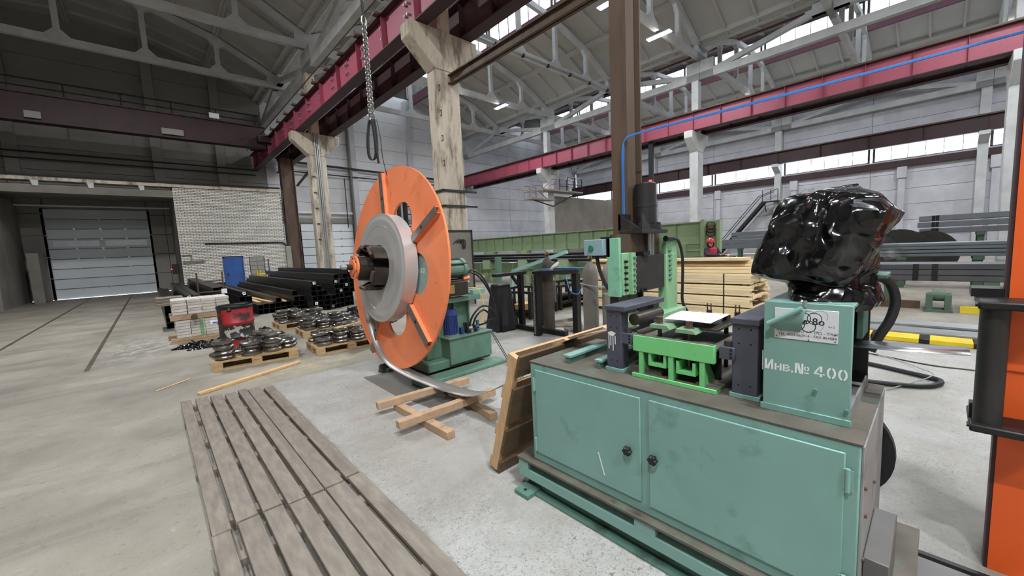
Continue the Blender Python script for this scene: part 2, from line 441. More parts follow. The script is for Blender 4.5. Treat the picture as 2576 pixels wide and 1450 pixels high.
def truss_mesh():
    """18 m concrete arch truss without diagonals: chords, posts and splayed corners"""
    b = MB(); t = 0.12
    b.box((-9.0, -t, 12.05), (9.0, t, 12.38))
    top = [(x, z - 0.02) for x, z in PROF]
    for (x0, z0), (x1, z1) in zip(top[:-1], top[1:]): b.bar((x0, 0, z0 - 0.15), (x1, 0, z1 - 0.15), 2 * t, 0.3)
    b.box((-9.0, -t, 12.05), (-8.35, t, 12.85)); b.box((8.35, -t, 12.05), (9.0, t, 12.85))
    for x, z in top[1:-1]:
        b.box((x - 0.11, -t + 0.01, 12.3), (x + 0.11, t - 0.01, z - 0.2))
        for s in (-1, 1):
            b.prism([(x + s * 0.1, 12.36), (x + s * 0.45, 12.36), (x + s * 0.1, 12.72)], 'y', -t + 0.012, t - 0.012)
            b.prism([(x + s * 0.1, z - 0.26), (x + s * 0.42, z - 0.26 + (0.1 if s * x < 0 else -0.16)), (x + s * 0.1, z - 0.6)], 'y', -t + 0.012, t - 0.012)
    return b.mesh('roof_truss')
tm = truss_mesh()
for bi, xc in enumerate(BAYS):
    for y in TY:
        o = smesh(tm, 'roof_truss', 'concrete_white' if False else 'concrete_white', None, (xc, y, 0))
        where = ('over the dim aisle', 'over the disc aisle', 'over the window wall aisle')[bi]
        k_ = int(round((27.92 - y) / 6)); nth = ('first', 'second', 'third', 'fourth', 'fifth', 'sixth', 'seventh', 'eighth', 'ninth')[k_]
        tag(o, '%s white arched roof truss from the end wall %s' % (nth, where), 'roof truss', 'roof trusses ' + where)

# lengthwise trusses above the column rows, carrying the trusses halfway between columns
def sub_mesh(LN=11.98):
    b = MB(); t = 0.16
    b.box((-t, 0, 11.0), (t, LN, 11.4))
    for s in (0, 12):
        d = 1 if s == 0 else -1
        if s > LN: s = LN
        b.bar((0, s + d * 0.5, 11.3), (0, 6 - d * 0.35, 12.42), 0.26, 0.26)
        b.box((-t, s if d > 0 else s - 0.75, 11.0), (t, s + 0.75 if d > 0 else s, 12.05))
    b.box((-t, 5.3, 12.2), (t, 6.7, 12.72))
    b.prism([(5.3, 12.2), (5.0, 12.5), (7.0, 12.5), (6.7, 12.2)], 'x', -t + .01, t - .01)
    return b.mesh('girder_truss')
sm = sub_mesh(); sm_end = sub_mesh(11.55)
for x in (6.95, 25.0, 42.75):
    for y in (-14.08, -2.08, 9.92, 21.92):
        o = smesh(sm if y < 20 else sm_end, 'girder_truss', 'concrete_white', None, (x, y + 0.01, 0))
        w = 'over the red chain-side beam' if x < 10 else ('over the pink cable-crossed beam' if x < 30 else 'over the window wall beam')
        tag(o, 'white slant-strutted girder ' + w + ', ' + {21.92: 'touching the end wall', 9.92: 'second from the end wall', -2.08: 'third from the end wall', -14.08: 'behind the photographer'}[y], 'girder', 'lengthwise girders ' + w)

# ------------------------------------------------------------------ columns with corbels
def column(x, y, mat, lab, bands=False):
    t = thing('crane_column', lab, 'column', (x, y, 0), )
    b = MB(); b.box((x - 0.4, y, 0), (x + 0.4, y + 0.5, 6.9)); b.build('shaft', mat, t, bevel=0.03, seg=1)
    b = MB(); b.prism([(x - 0.4, 6.9), (x + 0.4, 6.9), (x + 1.15, 7.62), (x + 1.15, 8.0), (x - 1.15, 8.0), (x - 1.15, 7.62)], 'y', y, y + 0.5); b.build('corbel', mat, t, bevel=0.02, seg=1)
    b = MB(); b.box((x - 0.22, y + 0.05, 8.0), (x + 0.22, y + 0.45, 11.0)); b.build('upper_shaft', mat, t, bevel=0.02, seg=1)
    return t
c1 = column(6.95, 9.92, 'concrete_column', 'stained concrete column with forked top standing behind the orange disc')
for z in (3.0, 3.45):
    b = MB(); b.box((6.53, 9.86, z), (7.37, 9.92, z + 0.06)); b.box((6.51, 9.86, z), (6.55, 10.44, z + 0.06)); b.box((7.35, 9.86, z), (7.75, 9.92, z + 0.05)); b.build('steel_band', 'steel_dark', c1)
b = MB(); b.box((6.5, 9.84, 0), (7.42, 9.92, 2.25)); b.box((6.5, 9.84, 0), (6.55, 10.46, 2.25)); b.build('steel_jacket', 'dirty_pier', c1)
b = MB(); b.box((6.5, 9.82, 2.25), (7.44, 9.93, 2.31)); b.box((7.4, 9.82, 0), (7.45, 9.93, 2.31)); b.build('jacket_frame', 'steel_dark', c1)
for z in (4.2, 4.9, 5.6, 6.3):
    b = MB(); b.tube([(6.62, 9.93, z), (6.62, 9.86, z), (6.62, 9.86, z + 0.14), (6.62, 9.93, z + 0.14)], 0.014, 6); b.build('lifting_loop', 'rust_steel', c1)
for a in (0.0, 0.13, 0.26):
    b = MB(); b.tube(spline([(6.72 + a, 9.83, 1.9), (6.86 + a * .6, 9.78, 2.02), (7.0 + a * .5, 9.78, 1.97), (7.05 + a * .3, 9.8, 1.75)], 5), 0.016, 6); b.build('cable_loop', 'steel_dark', c1)
c2 = column(6.95, 21.92, 'concrete_column', 'concrete column with two grey conduits beside the white roller door')
for dx in (-0.1, 0.0, 0.08):
    b = MB(); b.tube(spline([(6.95 + dx, 21.87, 8.0), (6.95 + dx, 21.87, 4), (6.95 + dx * 1.5, 21.87, 1.0), (6.95 + dx * 4, 21.85, 0.8), (6.95 + dx * 4, 21.85, 0.6)], 4), 0.026, 6); b.build('conduit', 'galv', c2)
for z in (2.6, 3.4, 4.2, 5.0, 5.8):
    b = MB(); b.box((6.6, 21.84, z), (6.74, 21.93, z + 0.05)); b.build('lifting_loop', 'rust_steel', c2)
column(6.95, -2.08, 'concrete_column', 'concrete column of the orange disc row behind the teal machine')
column(25.0, 9.92, 'concrete_white', 'white column under the pink crane beam right behind the seated worker')
c25 = column(25.0, 21.92, 'concrete_white', 'white column carrying a service platform above the long green beam')
column(25.0, -2.08, 'concrete_white', 'white column behind the orange steel post')
c43 = []
for y, lab in ((21.92, 'wall column at the far end of the window band'), (9.92, 'wall column beside the steep steel stair'), (-2.08, 'wall column beside the orange post on the window wall')):
    t = thing('wall_column', lab, 'column', (43.0, y, 0))
    b = MB(); b.box((42.75, y, 0), (43.39, y + 0.5, 11.0)); b.build('shaft', 'concrete_white', t, bevel=0.02, seg=1)
    b = MB(); b.prism([(42.75, 7.3), (42.75, 8.0), (41.75, 8.0), (41.75, 7.75)], 'y', y, y + 0.5); b.build('corbel', 'concrete_white', t)

# ------------------------------------------------------------------ crane runway beams
def runway(x, lab, mat, side, stiff=1.5, bolts=False, dark=False):
    """welded I beam with web stiffeners along the hall; web face on the side given"""
    t = thing('crane_beam', lab, 'crane beam', (x, YB + 0.3, 8.0))
    y0, y1 = YB + 0.3, 33.3
    b = MB(); b.box((x - 0.015, y0, 8.03), (x + 0.015, y1, 9.02)); b.build('web', mat, t)
    b = MB(); b.box((x - 0.2, y0, 8.0), (x + 0.2, y1, 8.03)); b.build('lower_flange', 'red_dark', t)
    b = MB(); b.box((x - 0.22, y0, 9.02), (x + 0.22, y1, 9.05)); b.build('upper_flange', 'red_dark', t)
    b = MB(); b.box((x - 0.05, y0, 9.05), (x + 0.05, y1, 9.16)); b.build('rail', 'rail_steel', t)
    me = None; k = 0; y = -8.0
    while y < 33.2:
        if me is None:
            b = MB(); b.box((-0.17, -0.006, 8.03), (-0.015, 0.006, 9.02)); b.box((0.015, -0.006, 8.03), (0.17, 0.006, 9.02)); me = b.mesh('stiffener')
        o = smesh(me, 'stiffener', 'red_dark' if dark else mat, t, (0, y - (YB + 0.3), -8.0)); y += stiff
    return t
l1 = runway(6.2, 'crimson crane beam with studs and clamps over the orange disc', 'red_paint', -1, 2.0)
l2 = runway(7.72, 'dark inner crane beam beside the crimson one on the stained columns', 'red_dark', 1, 1.5)  # unlit face of the pair: its shade is put into the dark colour
r1 = runway(24.25, 'pink crane beam with a blue cable crossing in front of it', 'red_paint', -1, 1.5)
r2 = runway(25.75, 'dark beam paired behind the pink crane beam', 'red_dark', 1, 1.5)
w1 = runway(42.2, 'dark brown-red crane beam along the window wall', 'red_dark', -1, 3.0)
# clamps and studs on the crimson beam, edge strip of the rail
for y in [10.5 + 1.55 * k for k in range(14)]:
    for z in (8.45, 8.75):
        for dy in (0, 0.16):
            b = MB(); b.cyl((6.185, y + dy, z), (6.09, y + dy, z), 0.035, 8); b.build('stud', 'galv', l1)
    b = MB(); b.box((5.82, y - 0.1, 9.02), (6.02, y + 0.1, 9.1)); b.cyl((5.86, y, 9.1), (5.86, y, 9.2), 0.03, 6); b.build('rail_clamp', 'rust_steel', l1)
b = MB(); b.cyl((5.8, -8, 9.3), (5.8, 33, 9.3), 0.025, 6)
tag(b.build('conductor_pipe', 'rail_steel'), 'thin yellowish pipe running along the top of the crimson beam', 'pipe')
# steel strut tying the stained columns together
b = MB(); b.box((6.95, -1.57, 6.55), (7.15, 9.91, 6.58)); b.box((6.95, -1.57, 6.78), (7.15, 9.91, 6.81)); b.box((7.03, -1.57, 6.55), (7.06, 9.91, 6.81))
tag(b.build('steel_strut', 'rust_steel'), 'rusty steel strut leaving the stained column at mid height', 'strut')
# crane bridge girder deep in the dim aisle
t = thing('crane_bridge', 'dark red crane bridge girder spanning the dim aisle above the roller door', 'crane', (-2.5, 28, 8.4))
b = MB(); b.box((-10.6, 27.9, 8.40), (5.95, 28.4, 8.45)); b.box((-10.6, 27.9, 9.62), (5.95, 28.4, 9.68)); b.box((-10.6, 28.0, 8.4), (5.95, 28.04, 9.65)); b.build('girder', 'red_dark', t)
b = MB(); b.box((-10.6, 28.4, 9.6), (5.9, 29.3, 9.66)); b.build('walkway', 'steel_dark', t)
b = MB()
b.cyl((-10.6, 29.25, 10.3), (5.9, 29.25, 10.3), 0.03, 6); b.cyl((-10.6, 29.25, 10.65), (5.9, 29.25, 10.65), 0.03, 6)
for x in range(-10, 7, 2): b.cyl((x - .2, 29.25, 9.6), (x - .2, 29.25, 10.65), 0.03, 6)
b.build('handrail', 'steel_dark', t)
b = MB(); b.box((5.5, 27.6, 8.7), (6.45, 30.2, 9.05)); b.build('end_carriage', 'red_dark', t)
for x, w in ((-3.4, 0.5), (1.2, 0.9)):
    b = MB(); b.box((x, 27.86, 8.55), (x + w, 27.9, 8.85)); b.build('paint_patch', 'wall_dark', t)
b = MB(); b.box((3.3, 27.8, 9.72), (3.75, 27.84, 10.0)); b.build('white_plate', 'white_tube', t)
# ------------------------------------------------------------------ end wall
def panel_wall(name, holes, x0, x1, z0, z1, y, mat, ph=1.2, pw=6.0, xs=None):
    """large precast panels, each a slab of its own with open joints, around rectangular holes"""
    root = bpy.data.objects.new(name, None); COL.objects.link(root); struct(root); root.location = (x0, y, z0)
    b = MB(); b.box((x0, y + 0.12, z0), (x1, y + 0.3, z1))
    if not holes: b.build('wall_core', 'mortar', root)
    z = z0
    while z < z1 - 0.01:
        ze = min(z + ph, z1); xx = x0
        while xx < x1 - 0.01:
            xe = min(xx + pw, x1)
            pieces = [(xx, xe, z, ze)]
            for hx0, hx1, hz0, hz1 in holes:
                nxt = []
                for a, c, d, e in pieces:
                    if hx1 <= a or hx0 >= c or hz1 <= d or hz0 >= e: nxt.append((a, c, d, e)); continue
                    if a < hx0: nxt.append((a, hx0, d, e))
                    if hx1 < c: nxt.append((hx1, c, d, e))
                    m0, m1 = max(a, hx0), min(c, hx1)
                    if d < hz0: nxt.append((m0, m1, d, hz0))
                    if hz1 < e: nxt.append((m0, m1, hz1, e))
                pieces = nxt
            for a, c, d, e in pieces:
                b = MB(); b.box((a + 0.012, y, d + 0.012), (c - 0.012, y + 0.3, e - 0.012)); b.build('panel', mat, root)
            xx = xe
        z = ze
    return root
D1 = (-4.0, 0.2, 0.0, 5.1); D2 = (8.9, 12.9, 0.0, 4.35)
wl = panel_wall('wall_far_left', [D1], -11.0, 6.95, 0, 15.6, YE, 'wall_dark')
wm = panel_wall('wall_far_middle', [D2], 6.95, 25.0, 0, 15.6, YE, 'wall_white')
wr = panel_wall('wall_far_right', [], 25.0, 43.4, 0, 15.6, YE, 'wall_panel')
b = MB(); b.box((-11, YE + 0.3, 0), (43.4, YE + 0.5, 17.6)); struct(b.build('wall_backing', 'mortar'))
for x, nm, m_ in ((-4.75, 'trim_3', 'wall_dark'), (1.05, 'trim_4', 'wall_dark'), (4.3, 'trim_5', 'wall_dark'), (13.3, 'trim_6', 'wall_panel'), (18.6, 'trim_7', 'wall_panel'), (23.6, 'trim_8', 'wall_panel')):
    b = MB(); b.box((x - 0.25, YE - 0.3, 0 if x > 7 else 6.0), (x + 0.25, YE - 0.001, 15.4)); struct(b.build(nm, m_, bevel=0.02, seg=1))
for z, nm in ((8.05, 'trim_9'), (7.7, 'trim_10'), (9.9, 'trim_11')):
    b = MB(); b.cyl((-10.9, YE - 0.36, z), (6.2, YE - 0.36, z), 0.045, 8); struct(b.build(nm, 'steel_dark'))
# ledge and pipe band across the middle bay wall
b = MB(); b.box((7.3, YE - 0.12, 4.4), (24.5, YE - 0.001, 4.75)); struct(b.build('trim_12', 'wall_dark', bevel=0.02, seg=1))
t = thing('roof_pipe', 'dark pipe running level across the pale wall behind the hanging straps', 'pipe', (8, YE - 0.5, 8.2))
b = MB(); b.cyl((7.6, YE - 0.5, 8.9), (24.3, YE - 0.5, 8.5), 0.09, 8); b.build('pipe_run', 'steel_dark', t)
b = MB(); b.cyl((8.0, YE - 0.45, 8.2), (24.3, YE - 0.45, 8.0), 0.05, 8); b.build('thin_pipe', 'steel_dark', t)
for x in (10, 13, 16, 19, 22):
    b = MB(); b.box((x, YE - 0.5, 7.95), (x + 0.04, YE - 0.001, 8.75)); b.build('bracket', 'steel_dark', t)
t = thing('steam_pipe', 'dark vertical pipe on the pale wall beside the white roller door', 'pipe', (13.0, YE - 0.3, 0))
b = MB(); b.cyl((12.95, YE - 0.42, 0), (12.95, YE - 0.42, 12.0), 0.11, 10); b.build('riser', 'dirty_pier', t)
b = MB(); b.cyl((12.4, YE - 0.36, 4.0), (12.4, YE - 0.36, 8.0), 0.04, 8); b.build('thin_riser', 'steel_dark', t)
# dark steel bays and stained pilasters low on the middle wall
for x, w in ((17.0, 0.16), (17.6, 0.22), (21.6, 0.16)):
    b = MB(); b.box((x, YE - 0.5, 0), (x + w, YE - 0.001, 9.3)); tag(b.build('wall_stanchion', 'steel_dark'), {17.0: 'thinner of two close dark steel stanchions on the stained wall', 17.6: 'thicker of two close dark steel stanchions on the stained wall', 21.6: 'lone dark steel stanchion behind the service platform'}[x], 'stanchion', 'stanchions on the stained wall')
for z in (3.6, 4.1, 5.2, 5.9):
    b = MB(); b.cyl((17.6, YE - 0.45, z), (21.7, YE - 0.45, z + 0.05), 0.05 if z > 4 else 0.1, 8); tag(b.build('wall_pipe', 'steel_dark'), 'dark pipe between two stanchions on the stained wall', 'pipe', 'pipes between the stanchions')
# partition with a battered top and railing behind the platform column
b = MB(); b.box((25.45, 22.3, 0), (40, 22.5, 5.9)); struct(b.build('wall_partition', 'dirty_pier'))

# roller doors
def roller_door(name, x0, x1, z1, y, n, lab_mat, glazed=None):
    r = bpy.data.objects.new(name, None); COL.objects.link(r); r.location = (x0, y, 0); struct(r)
    h = z1 / n
    for k in range(n):
        b = MB(); b.box((x0, y, k * h + (0.02 if k else 0.008)), (x1, y + 0.05, (k + 1) * h - 0.02)); o = b.build('panel', lab_mat, r, bevel=0.012, seg=1)
        if glazed == k:
            for a, c in ((0.04, 0.47), (0.53, 0.96)):
                b = MB(); b.box((x0 + (x1 - x0) * a, y - 0.012, k * h + 0.14), (x0 + (x1 - x0) * c, y, (k + 1) * h - 0.1)); b.build('light_strip', 'galv', o)
        if k:
            for q in (0.25, 0.5, 0.75):
                b = MB(); b.box((x0 + (x1 - x0) * q - 0.05, y - 0.02, k * h - 0.07), (x0 + (x1 - x0) * q + 0.05, y, k * h + 0.07)); b.build('hinge', 'galv', r)
    b = MB(); b.box((x0, y + 0.05, 0.012), (x1, y + 0.055, z1)); b.build('inner_skin', 'wall_dark', r)
    for xa in (x0 - 0.12, x1):
        b = MB(); b.box((xa, y - 0.06, 0), (xa + 0.12, y + 0.06, z1)); b.build('guide_rail', 'galv', r)
    return r
roller_door('door_1', -4.0, 0.2, 5.1, YE + 0.06, 9, 'door_white', 5)
roller_door('door_2', 8.9, 12.9, 4.35, YE + 0.06, 7, 'door_bright')
b = MB(); b.cyl((-4.9, YE - 0.5, 5.2), (1.3, YE - 0.5, 5.2), 0.05, 8); tag(b.build('door_tube', 'white_tube'), 'thin white tube hung across the head of the dim roller door', 'tube')
b = MB(); b.box((8.7, YE - 0.35, 5.1), (13.0, YE - 0.2, 5.26)); tag(b.build('door_shaft', 'white_tube'), 'white bar across the wall over the bright roller door', 'bar')

# ------------------------------------------------------------------ brick porch in front of the dim door
YP = 28.0
bl, bh, bw = 0.262, 0.0865, 0.06
proto = MB(); proto.box((0.008, 0, 0.012), (bl - 0.012, bw, bh - 0.012)); bme = proto.mesh('brick')
pw = bpy.data.objects.new('wall_brick_porch', None); COL.objects.link(pw); struct(pw); pw.location = (1.3, YP, 0)
b = MB(); b.box((1.3, YP + 0.02, 0), (6.45, YP + 0.4, 5.85)); b.build('wall_core', 'mortar', pw)
holes = [(3.13, 4.12, 0.0, 1.95), (4.42, 5.2, 0.0, 1.9)]
rest = MB(); cnt = 0; rows = int(5.85 / bh)
for r_ in range(rows - 1, -1, -1):
    z = r_ * bh; x = 1.3 - (0.13 if r_ % 2 else 0)
    while x < 6.4:
        segs = [(max(x, 1.3), min(x + bl, 6.45))]
        for h in holes:
            if z < h[3]:
                segs = [q for a_, c_ in segs for q in ((a_, min(c_, h[0])), (max(a_, h[1]), c_)) if q[1] - q[0] > 0.03]
                segs = [q for q in segs if not (q[0] < h[1] - 1e-6 and q[1] > h[0] + 1e-6)]
        for xa, xb in segs:
            if z < 0.45: continue
            jy = R.uniform(-0.006, 0.008)
            if xb - xa > bl - 0.01 and cnt < 300 and 1.5 < z < 5.75 and R.random() < 0.36:
                cnt += 1; smesh(bme, 'brick', 'brick_white', pw, (xa - 1.3, -0.02 + jy, z))
            else: rest.box((xa + 0.008, YP - 0.02 + jy, z + 0.012), (xb - 0.012, YP + 0.04, z + bh - 0.012))
        x += bl
o = rest.build('brick', 'brick_white', pw); o['kind'] = 'stuff'
# bricked-up window in grey block
for k in range(5):
    for j in range(2):
        b = MB(); z0 = 0.6 + k * 0.26; xo = 4.45 + j * 0.37 + (0.0 if k % 2 else 0.0); b.box((xo, YP - 0.005, z0 + 0.01), (xo + 0.355, YP + 0.05, z0 + 0.25)); b.build('grey_block', 'concrete', pw)
# side walls of the porch and its header with white brackets
b = MB(); b.box((1.3, YP + 0.4, 0), (1.62, YE - 0.01, 5.85)); struct(b.build('wall_porch_side', 'dirty_pier'))
b = MB(); b.box((-7.2, YP - 0.2, 0), (-4.9, YP + 0.35, 5.3)); struct(b.build('wall_porch_pier', 'dirty_pier'))
b = MB(); b.box((-5.4, YP + 0.35, 0), (-4.9, YE - 0.01, 5.3)); struct(b.build('wall_porch_left', 'dirty_pier'))
b = MB(); b.box((-4.55, 31.4, 0), (-4.15, YE - 0.01, 2.6)); struct(b.build('wall_porch_stub', 'dirty_pier'))
b = MB(); b.box((-11, YP - 0.05, 5.25), (1.3, YP + 0.4, 5.62)); struct(b.build('trim_13', 'dirty_pier'))
b = MB(); b.box((-11, YP - 0.12, 5.8), (6.45, YP + 0.5, 5.95)); struct(b.build('trim_14', 'concrete_column'))
for x in (-5.3, -3.5, -1.75, 0.05):
    b = MB(); b.prism([(x - 0.1, 5.95), (x + 0.2, 5.95), (x + 0.16, 5.55), (x, 5.55)], 'y', YP - 0.1, YP + 0.2); struct(b.build('trim_bracket', 'concrete_white'))
b = MB(); b.box((-11, YP + 0.5, 5.62), (1.3, YE - 0.01, 5.72)); struct(b.build('ceiling_porch', 'dirty_pier'))
b = MB(); b.box((1.3, YP + 0.4, 5.8), (6.45, YE - 0.01, 5.9)); struct(b.build('ceiling_store', 'dirty_pier'))
b = MB(); b.cyl((-7, YP - 0.16, 6.02), (6.4, YP - 0.16, 6.05), 0.05, 8); tag(b.build('ledge_pipe', 'steel_dark'), 'dark pipe lying along the ledge on top of the white brick wall', 'pipe')
# blue door, services on the brick
d3 = bpy.data.objects.new('door_3', None); COL.objects.link(d3); struct(d3); d3.location = (3.16, YP, 0)
b = MB(); b.box((3.2, YP - 0.03, 0.0), (4.06, YP + 0.03, 1.9)); b.build('leaf', 'door_blue', d3, bevel=0.01, seg=1)
b = MB(); b.box((3.13, YP - 0.05, 0), (3.2, YP + 0.05, 1.95)); b.box((4.06, YP - 0.05, 0), (4.12, YP + 0.05, 1.95)); b.box((3.13, YP - 0.05, 1.9), (4.12, YP + 0.05, 1.95)); b.build('door_frame', 'door_blue', d3)
b = MB(); b.box((3.26, YP - 0.07, 0.92), (3.34, YP - 0.03, 1.04)); b.build('handle', 'steel_dark', d3)
b = MB(); b.cyl((2.4, YP - 0.08, 2.76), (6.0, YP - 0.08, 2.74), 0.05, 8); b.tube(spline([(6.0, YP - 0.08, 2.74), (6.3, YP - 0.08, 2.7), (6.5, YP - 0.1, 2.5)], 4), 0.05, 8)
tag(b.build('brick_wall_pipe', 'steel_dark'), 'dark pipe fixed level across the white brick wall', 'pipe')
b = MB(); b.box((1.35, YP - 0.1, 1.72), (2.3, YP - 0.03, 1.84)); b.cyl((1.75, YP - 0.06, 1.8), (1.75, YP - 0.06, 2.15), 0.03, 6); b.cyl((1.35, YP - 0.06, 2.15), (1.76, YP - 0.06, 2.15), 0.025, 6)
tag(b.build('wall_conduit', 'dirty_pier'), 'short conduit channel on the white brick left of the blue door', 'conduit')
b = MB(); b.cyl((5.4, YP - 0.05, 0.5), (5.4, YP - 0.05, 1.75), 0.025, 6); tag(b.build('purple_rod', M('purple', (70, 66, 120))), 'purple rod leaning by the bricked-up window', 'rod')
# red control light by the dim door
t = thing('door_control', 'door control box with a small red light beside the dim roller door', 'control box', (0.75, 31, 1.0))
b = MB(); b.box((0.98, 30.9, 1.1), (1.29, 31.3, 1.7)); b.build('box', 'steel_dark', t, bevel=0.01)
b = MB(); b.cyl((0.98, 31.05, 1.4), (0.93, 31.05, 1.4), 0.035, 8); b.build('signal', emit('red_signal', (255, 40, 30), 6.0), t)
# rusty steel column at the end of the brick wall
t = thing('steel_column', 'tall rusty brown steel column at the end of the white brick wall', 'column', (7.0, 28.2, 0))
b = MB(); b.box((6.62, 28.0, 0), (6.66, 28.5, 8.0)); b.box((7.33, 28.0, 0), (7.37, 28.5, 8.0)); b.build('flange', 'rust_steel', t)
b = MB(); b.box((6.64, 28.12, 0), (7.35, 28.16, 8.0)); b.build('web', 'rust_steel', t)
b = MB(); b.tube(spline([(6.55, 27.97, 6), (6.5, 27.97, 4.5), (6.58, 27.97, 3.2), (6.52, 27.97, 2.2)], 6), 0.05, 6); b.build('cable', 'steel_dark', t)
b = MB(); b.box((6.42, 27.85, 0), (6.7, 28.0, 2.5)); b.build('footing', 'concrete', t)
b = MB(); b.bar((7.45, 27.9, 6.3), (7.5, 22.45, 7.3), 0.1, 0.1); tag(b.build('diagonal_brace', 'rust_steel'), 'rusty diagonal brace between the brown column and the conduit column', 'brace')

# ------------------------------------------------------------------ window wall of the third bay
def xwall(name, z0, z1, mat):
    r = bpy.data.objects.new(name, None); COL.objects.link(r); struct(r); r.location = (43.4, YB, z0)
    z = z0
    while z < z1 - 0.01:
        ze = min(z + 1.2, z1); y = YB - 2.08 + 2.0
        y = -26.08
        while y < YE:
            ye = min(y + 6, YE)
            b = MB(); b.box((43.4, y + 0.012, z + 0.012), (43.65, ye - 0.012, ze - 0.012)); b.build('panel', mat, r); y = ye
        z = ze
    b = MB(); b.box((43.6, YB, z0), (43.7, YE, z1)); b.build('wall_core', 'mortar', r)
    return r
xwall('wall_right_lower', 0, 7.1, 'wall_panel')
xwall('wall_right_upper', 8.75, 13.2, 'wall_panel')
for y in (-26.08, -20.08, -14.08, -8.08, -2.08, 3.92, 9.92, 15.92, 21.92, 27.92):
    wn += 1; a = max(y, YB) + 0.08; c = min(y + 5.92, YE)
    window_strip('window_%d' % wn, 43.5, a, c, 7.1, 8.75, 6 if y > -9 else 1)
b = MB(); b.box((43.05, YB, 6.45), (43.4, YE, 6.95)); struct(b.build('trim_15', 'red_dark'))
for y in (15.4, 9.0, 2.1, -2.5):
    b = MB(); b.box((43.1, y - 0.2, 0), (43.4, y + 0.2, 6.45)); b.box((43.0, y - 0.28, 5.6), (43.4, y + 0.28, 6.45)); struct(b.build('trim_16', 'wall_panel', bevel=0.02, seg=1))
# closing walls behind and beside the camera
b = MB(); b.box((XL - 0.2, YB - 0.2, 0), (XR + 0.3, YB, 15.5)); struct(b.build('wall_back', 'wall_panel'))
b = MB(); b.box((XL - 0.2, YB, 0), (XL, YE, 13.2)); struct(b.build('wall_left', 'wall_dark'))

# high-bay lamps
lm = None
def lamp(x, y, z, label, power=LAMP_W):
    t = thing('high_bay_lamp', label, 'lamp', (x, y, z), 'high-bay lamps in the bright aisle')
    b = MB(); b.box((x - 0.16, y - 0.62, z + 0.03), (x + 0.16, y + 0.62, z + 0.09)); b.build('housing', 'galv', t, bevel=0.01, seg=1)
    b = MB(); b.box((x - 0.14, y - 0.6, z), (x + 0.14, y + 0.6, z + 0.03)); b.build('diffuser', 'lamp_glow', t)
    
    for s in (-1, 1):
        b = MB(); b.cyl((x, y + s * 0.4, z + 0.09), (x, y + s * 0.06, z + 0.22), 0.012, 6); b.build('hanger', 'steel_dark', t)
    lamp_light('lamp_light', (0, 0, -0.03), (0.28, 1.2), power, parent=t)
emit('lamp_glow', (255, 255, 255), 60.0)
for y in (-14.08, -2.08, 9.92, 21.92):
    for x in (11.4, 15.6, 19.9):
        vis = {(9.92, 15.6): 'bright lamp at the picture top beside the brown steel post', (9.92, 19.9): 'long bright lamp right of the brown steel post',
               (21.92, 19.9): 'bright lamp glowing between the stained column and the brown post', (21.92, 11.4): 'lamp glimpsed in the gap under the crimson beam'}.get((y, x), 'high-bay lamp out of the picture down the bright aisle')
        lamp(x, y, 11.9, vis)
for y in (-14.08, -2.08, 9.92, 21.92):
    for x in (34.0,): lamp(x, y, 11.9, 'high-bay lamp of the window-wall aisle hidden behind the beams', 480.0)
for x, y in ((-2.0, -8.08), (-4.5, -2.08), (1.5, -2.08), (-1.0, 15.92)):  # the forward lamp is added out of view to brighten the brick wall
    lamp(x, y, 11.9, {(-2.0, -8.08): 'high-bay lamp of the dim aisle furthest behind the photographer', (-4.5, -2.08): 'high-bay lamp of the dim aisle behind the photographer, wall side', (1.5, -2.08): 'high-bay lamp of the dim aisle behind the photographer, column side', (-1.0, 15.92): 'added fill lamp of the dim aisle above the picture'}[(x, y)], 780.0 if y < 0 else 950.0)
# ------------------------------------------------------------------ teal strip machine
M('teal', (120, 158, 149), 0.42, var=0.06, scale=3, dirt=((88, 122, 114), 0.14, 4), bump=0.03, bscale=60)
M('teal_dark', (86, 120, 108), 0.5, var=0.12, scale=5, dirt=((54, 60, 54), 0.3, 6))
M('green_bright', (114, 196, 124), 0.42, var=0.05, scale=4, dirt=((92, 98, 74), 0.16, 11))
M('dirty_top', (86, 81, 72), 0.7, var=0.22, scale=7, dirt=((82, 104, 86), 0.28, 5), bump=0.1)
M('slate_paint', (72, 74, 86), 0.4, var=0.08, scale=5, dirt=((58, 56, 58), 0.2, 8))
M('oily_steel', (86, 80, 72), 0.38, metal=0.7, var=0.25, scale=5, dirt=((52, 46, 40), 0.3, 6))
M('bright_steel', (176, 176, 178), 0.28, metal=0.9, var=0.1, scale=3)
M('rust_bolt', (94, 74, 64), 0.55, metal=0.5, var=0.3, scale=30)
M('black_rubber', (22, 22, 23), 0.5, var=0.2, scale=8)
M('black_gap', (16, 15, 14), 0.8, var=0.2)  # near-black stands in for the shade inside holes, slots and openings
M('alu_plate', (140, 140, 139), 0.5, metal=0.2, var=0.16, scale=3, dirt=((104, 100, 96), 0.25, 4))
M('paper', (240, 242, 248), 0.7, var=0.01)
M('stencil_white', (222, 228, 226), 0.6, var=0.05, scale=20)
M('sign_plate', (214, 216, 220), 0.35, metal=0.1, var=0.03, scale=12, dirt=((176, 168, 140), 0.08, 9))
M('ink', (30, 34, 40), 0.6, var=0.02)
def plainbox(name, a, b_, mat, parent, bevel=0.0, seg=2):
    b = MB(); b.box(a, b_); return b.build(name, mat, parent, bevel, seg)

M('press_clamp', (116, 150, 116), 0.5, var=0.12, scale=8, dirt=((92, 88, 74), 0.35, 9))
mc = thing('strip_machine', 'long teal strip straightening machine with two cabinet doors and slate posts', 'machine', (2.2, 1.0, 0))
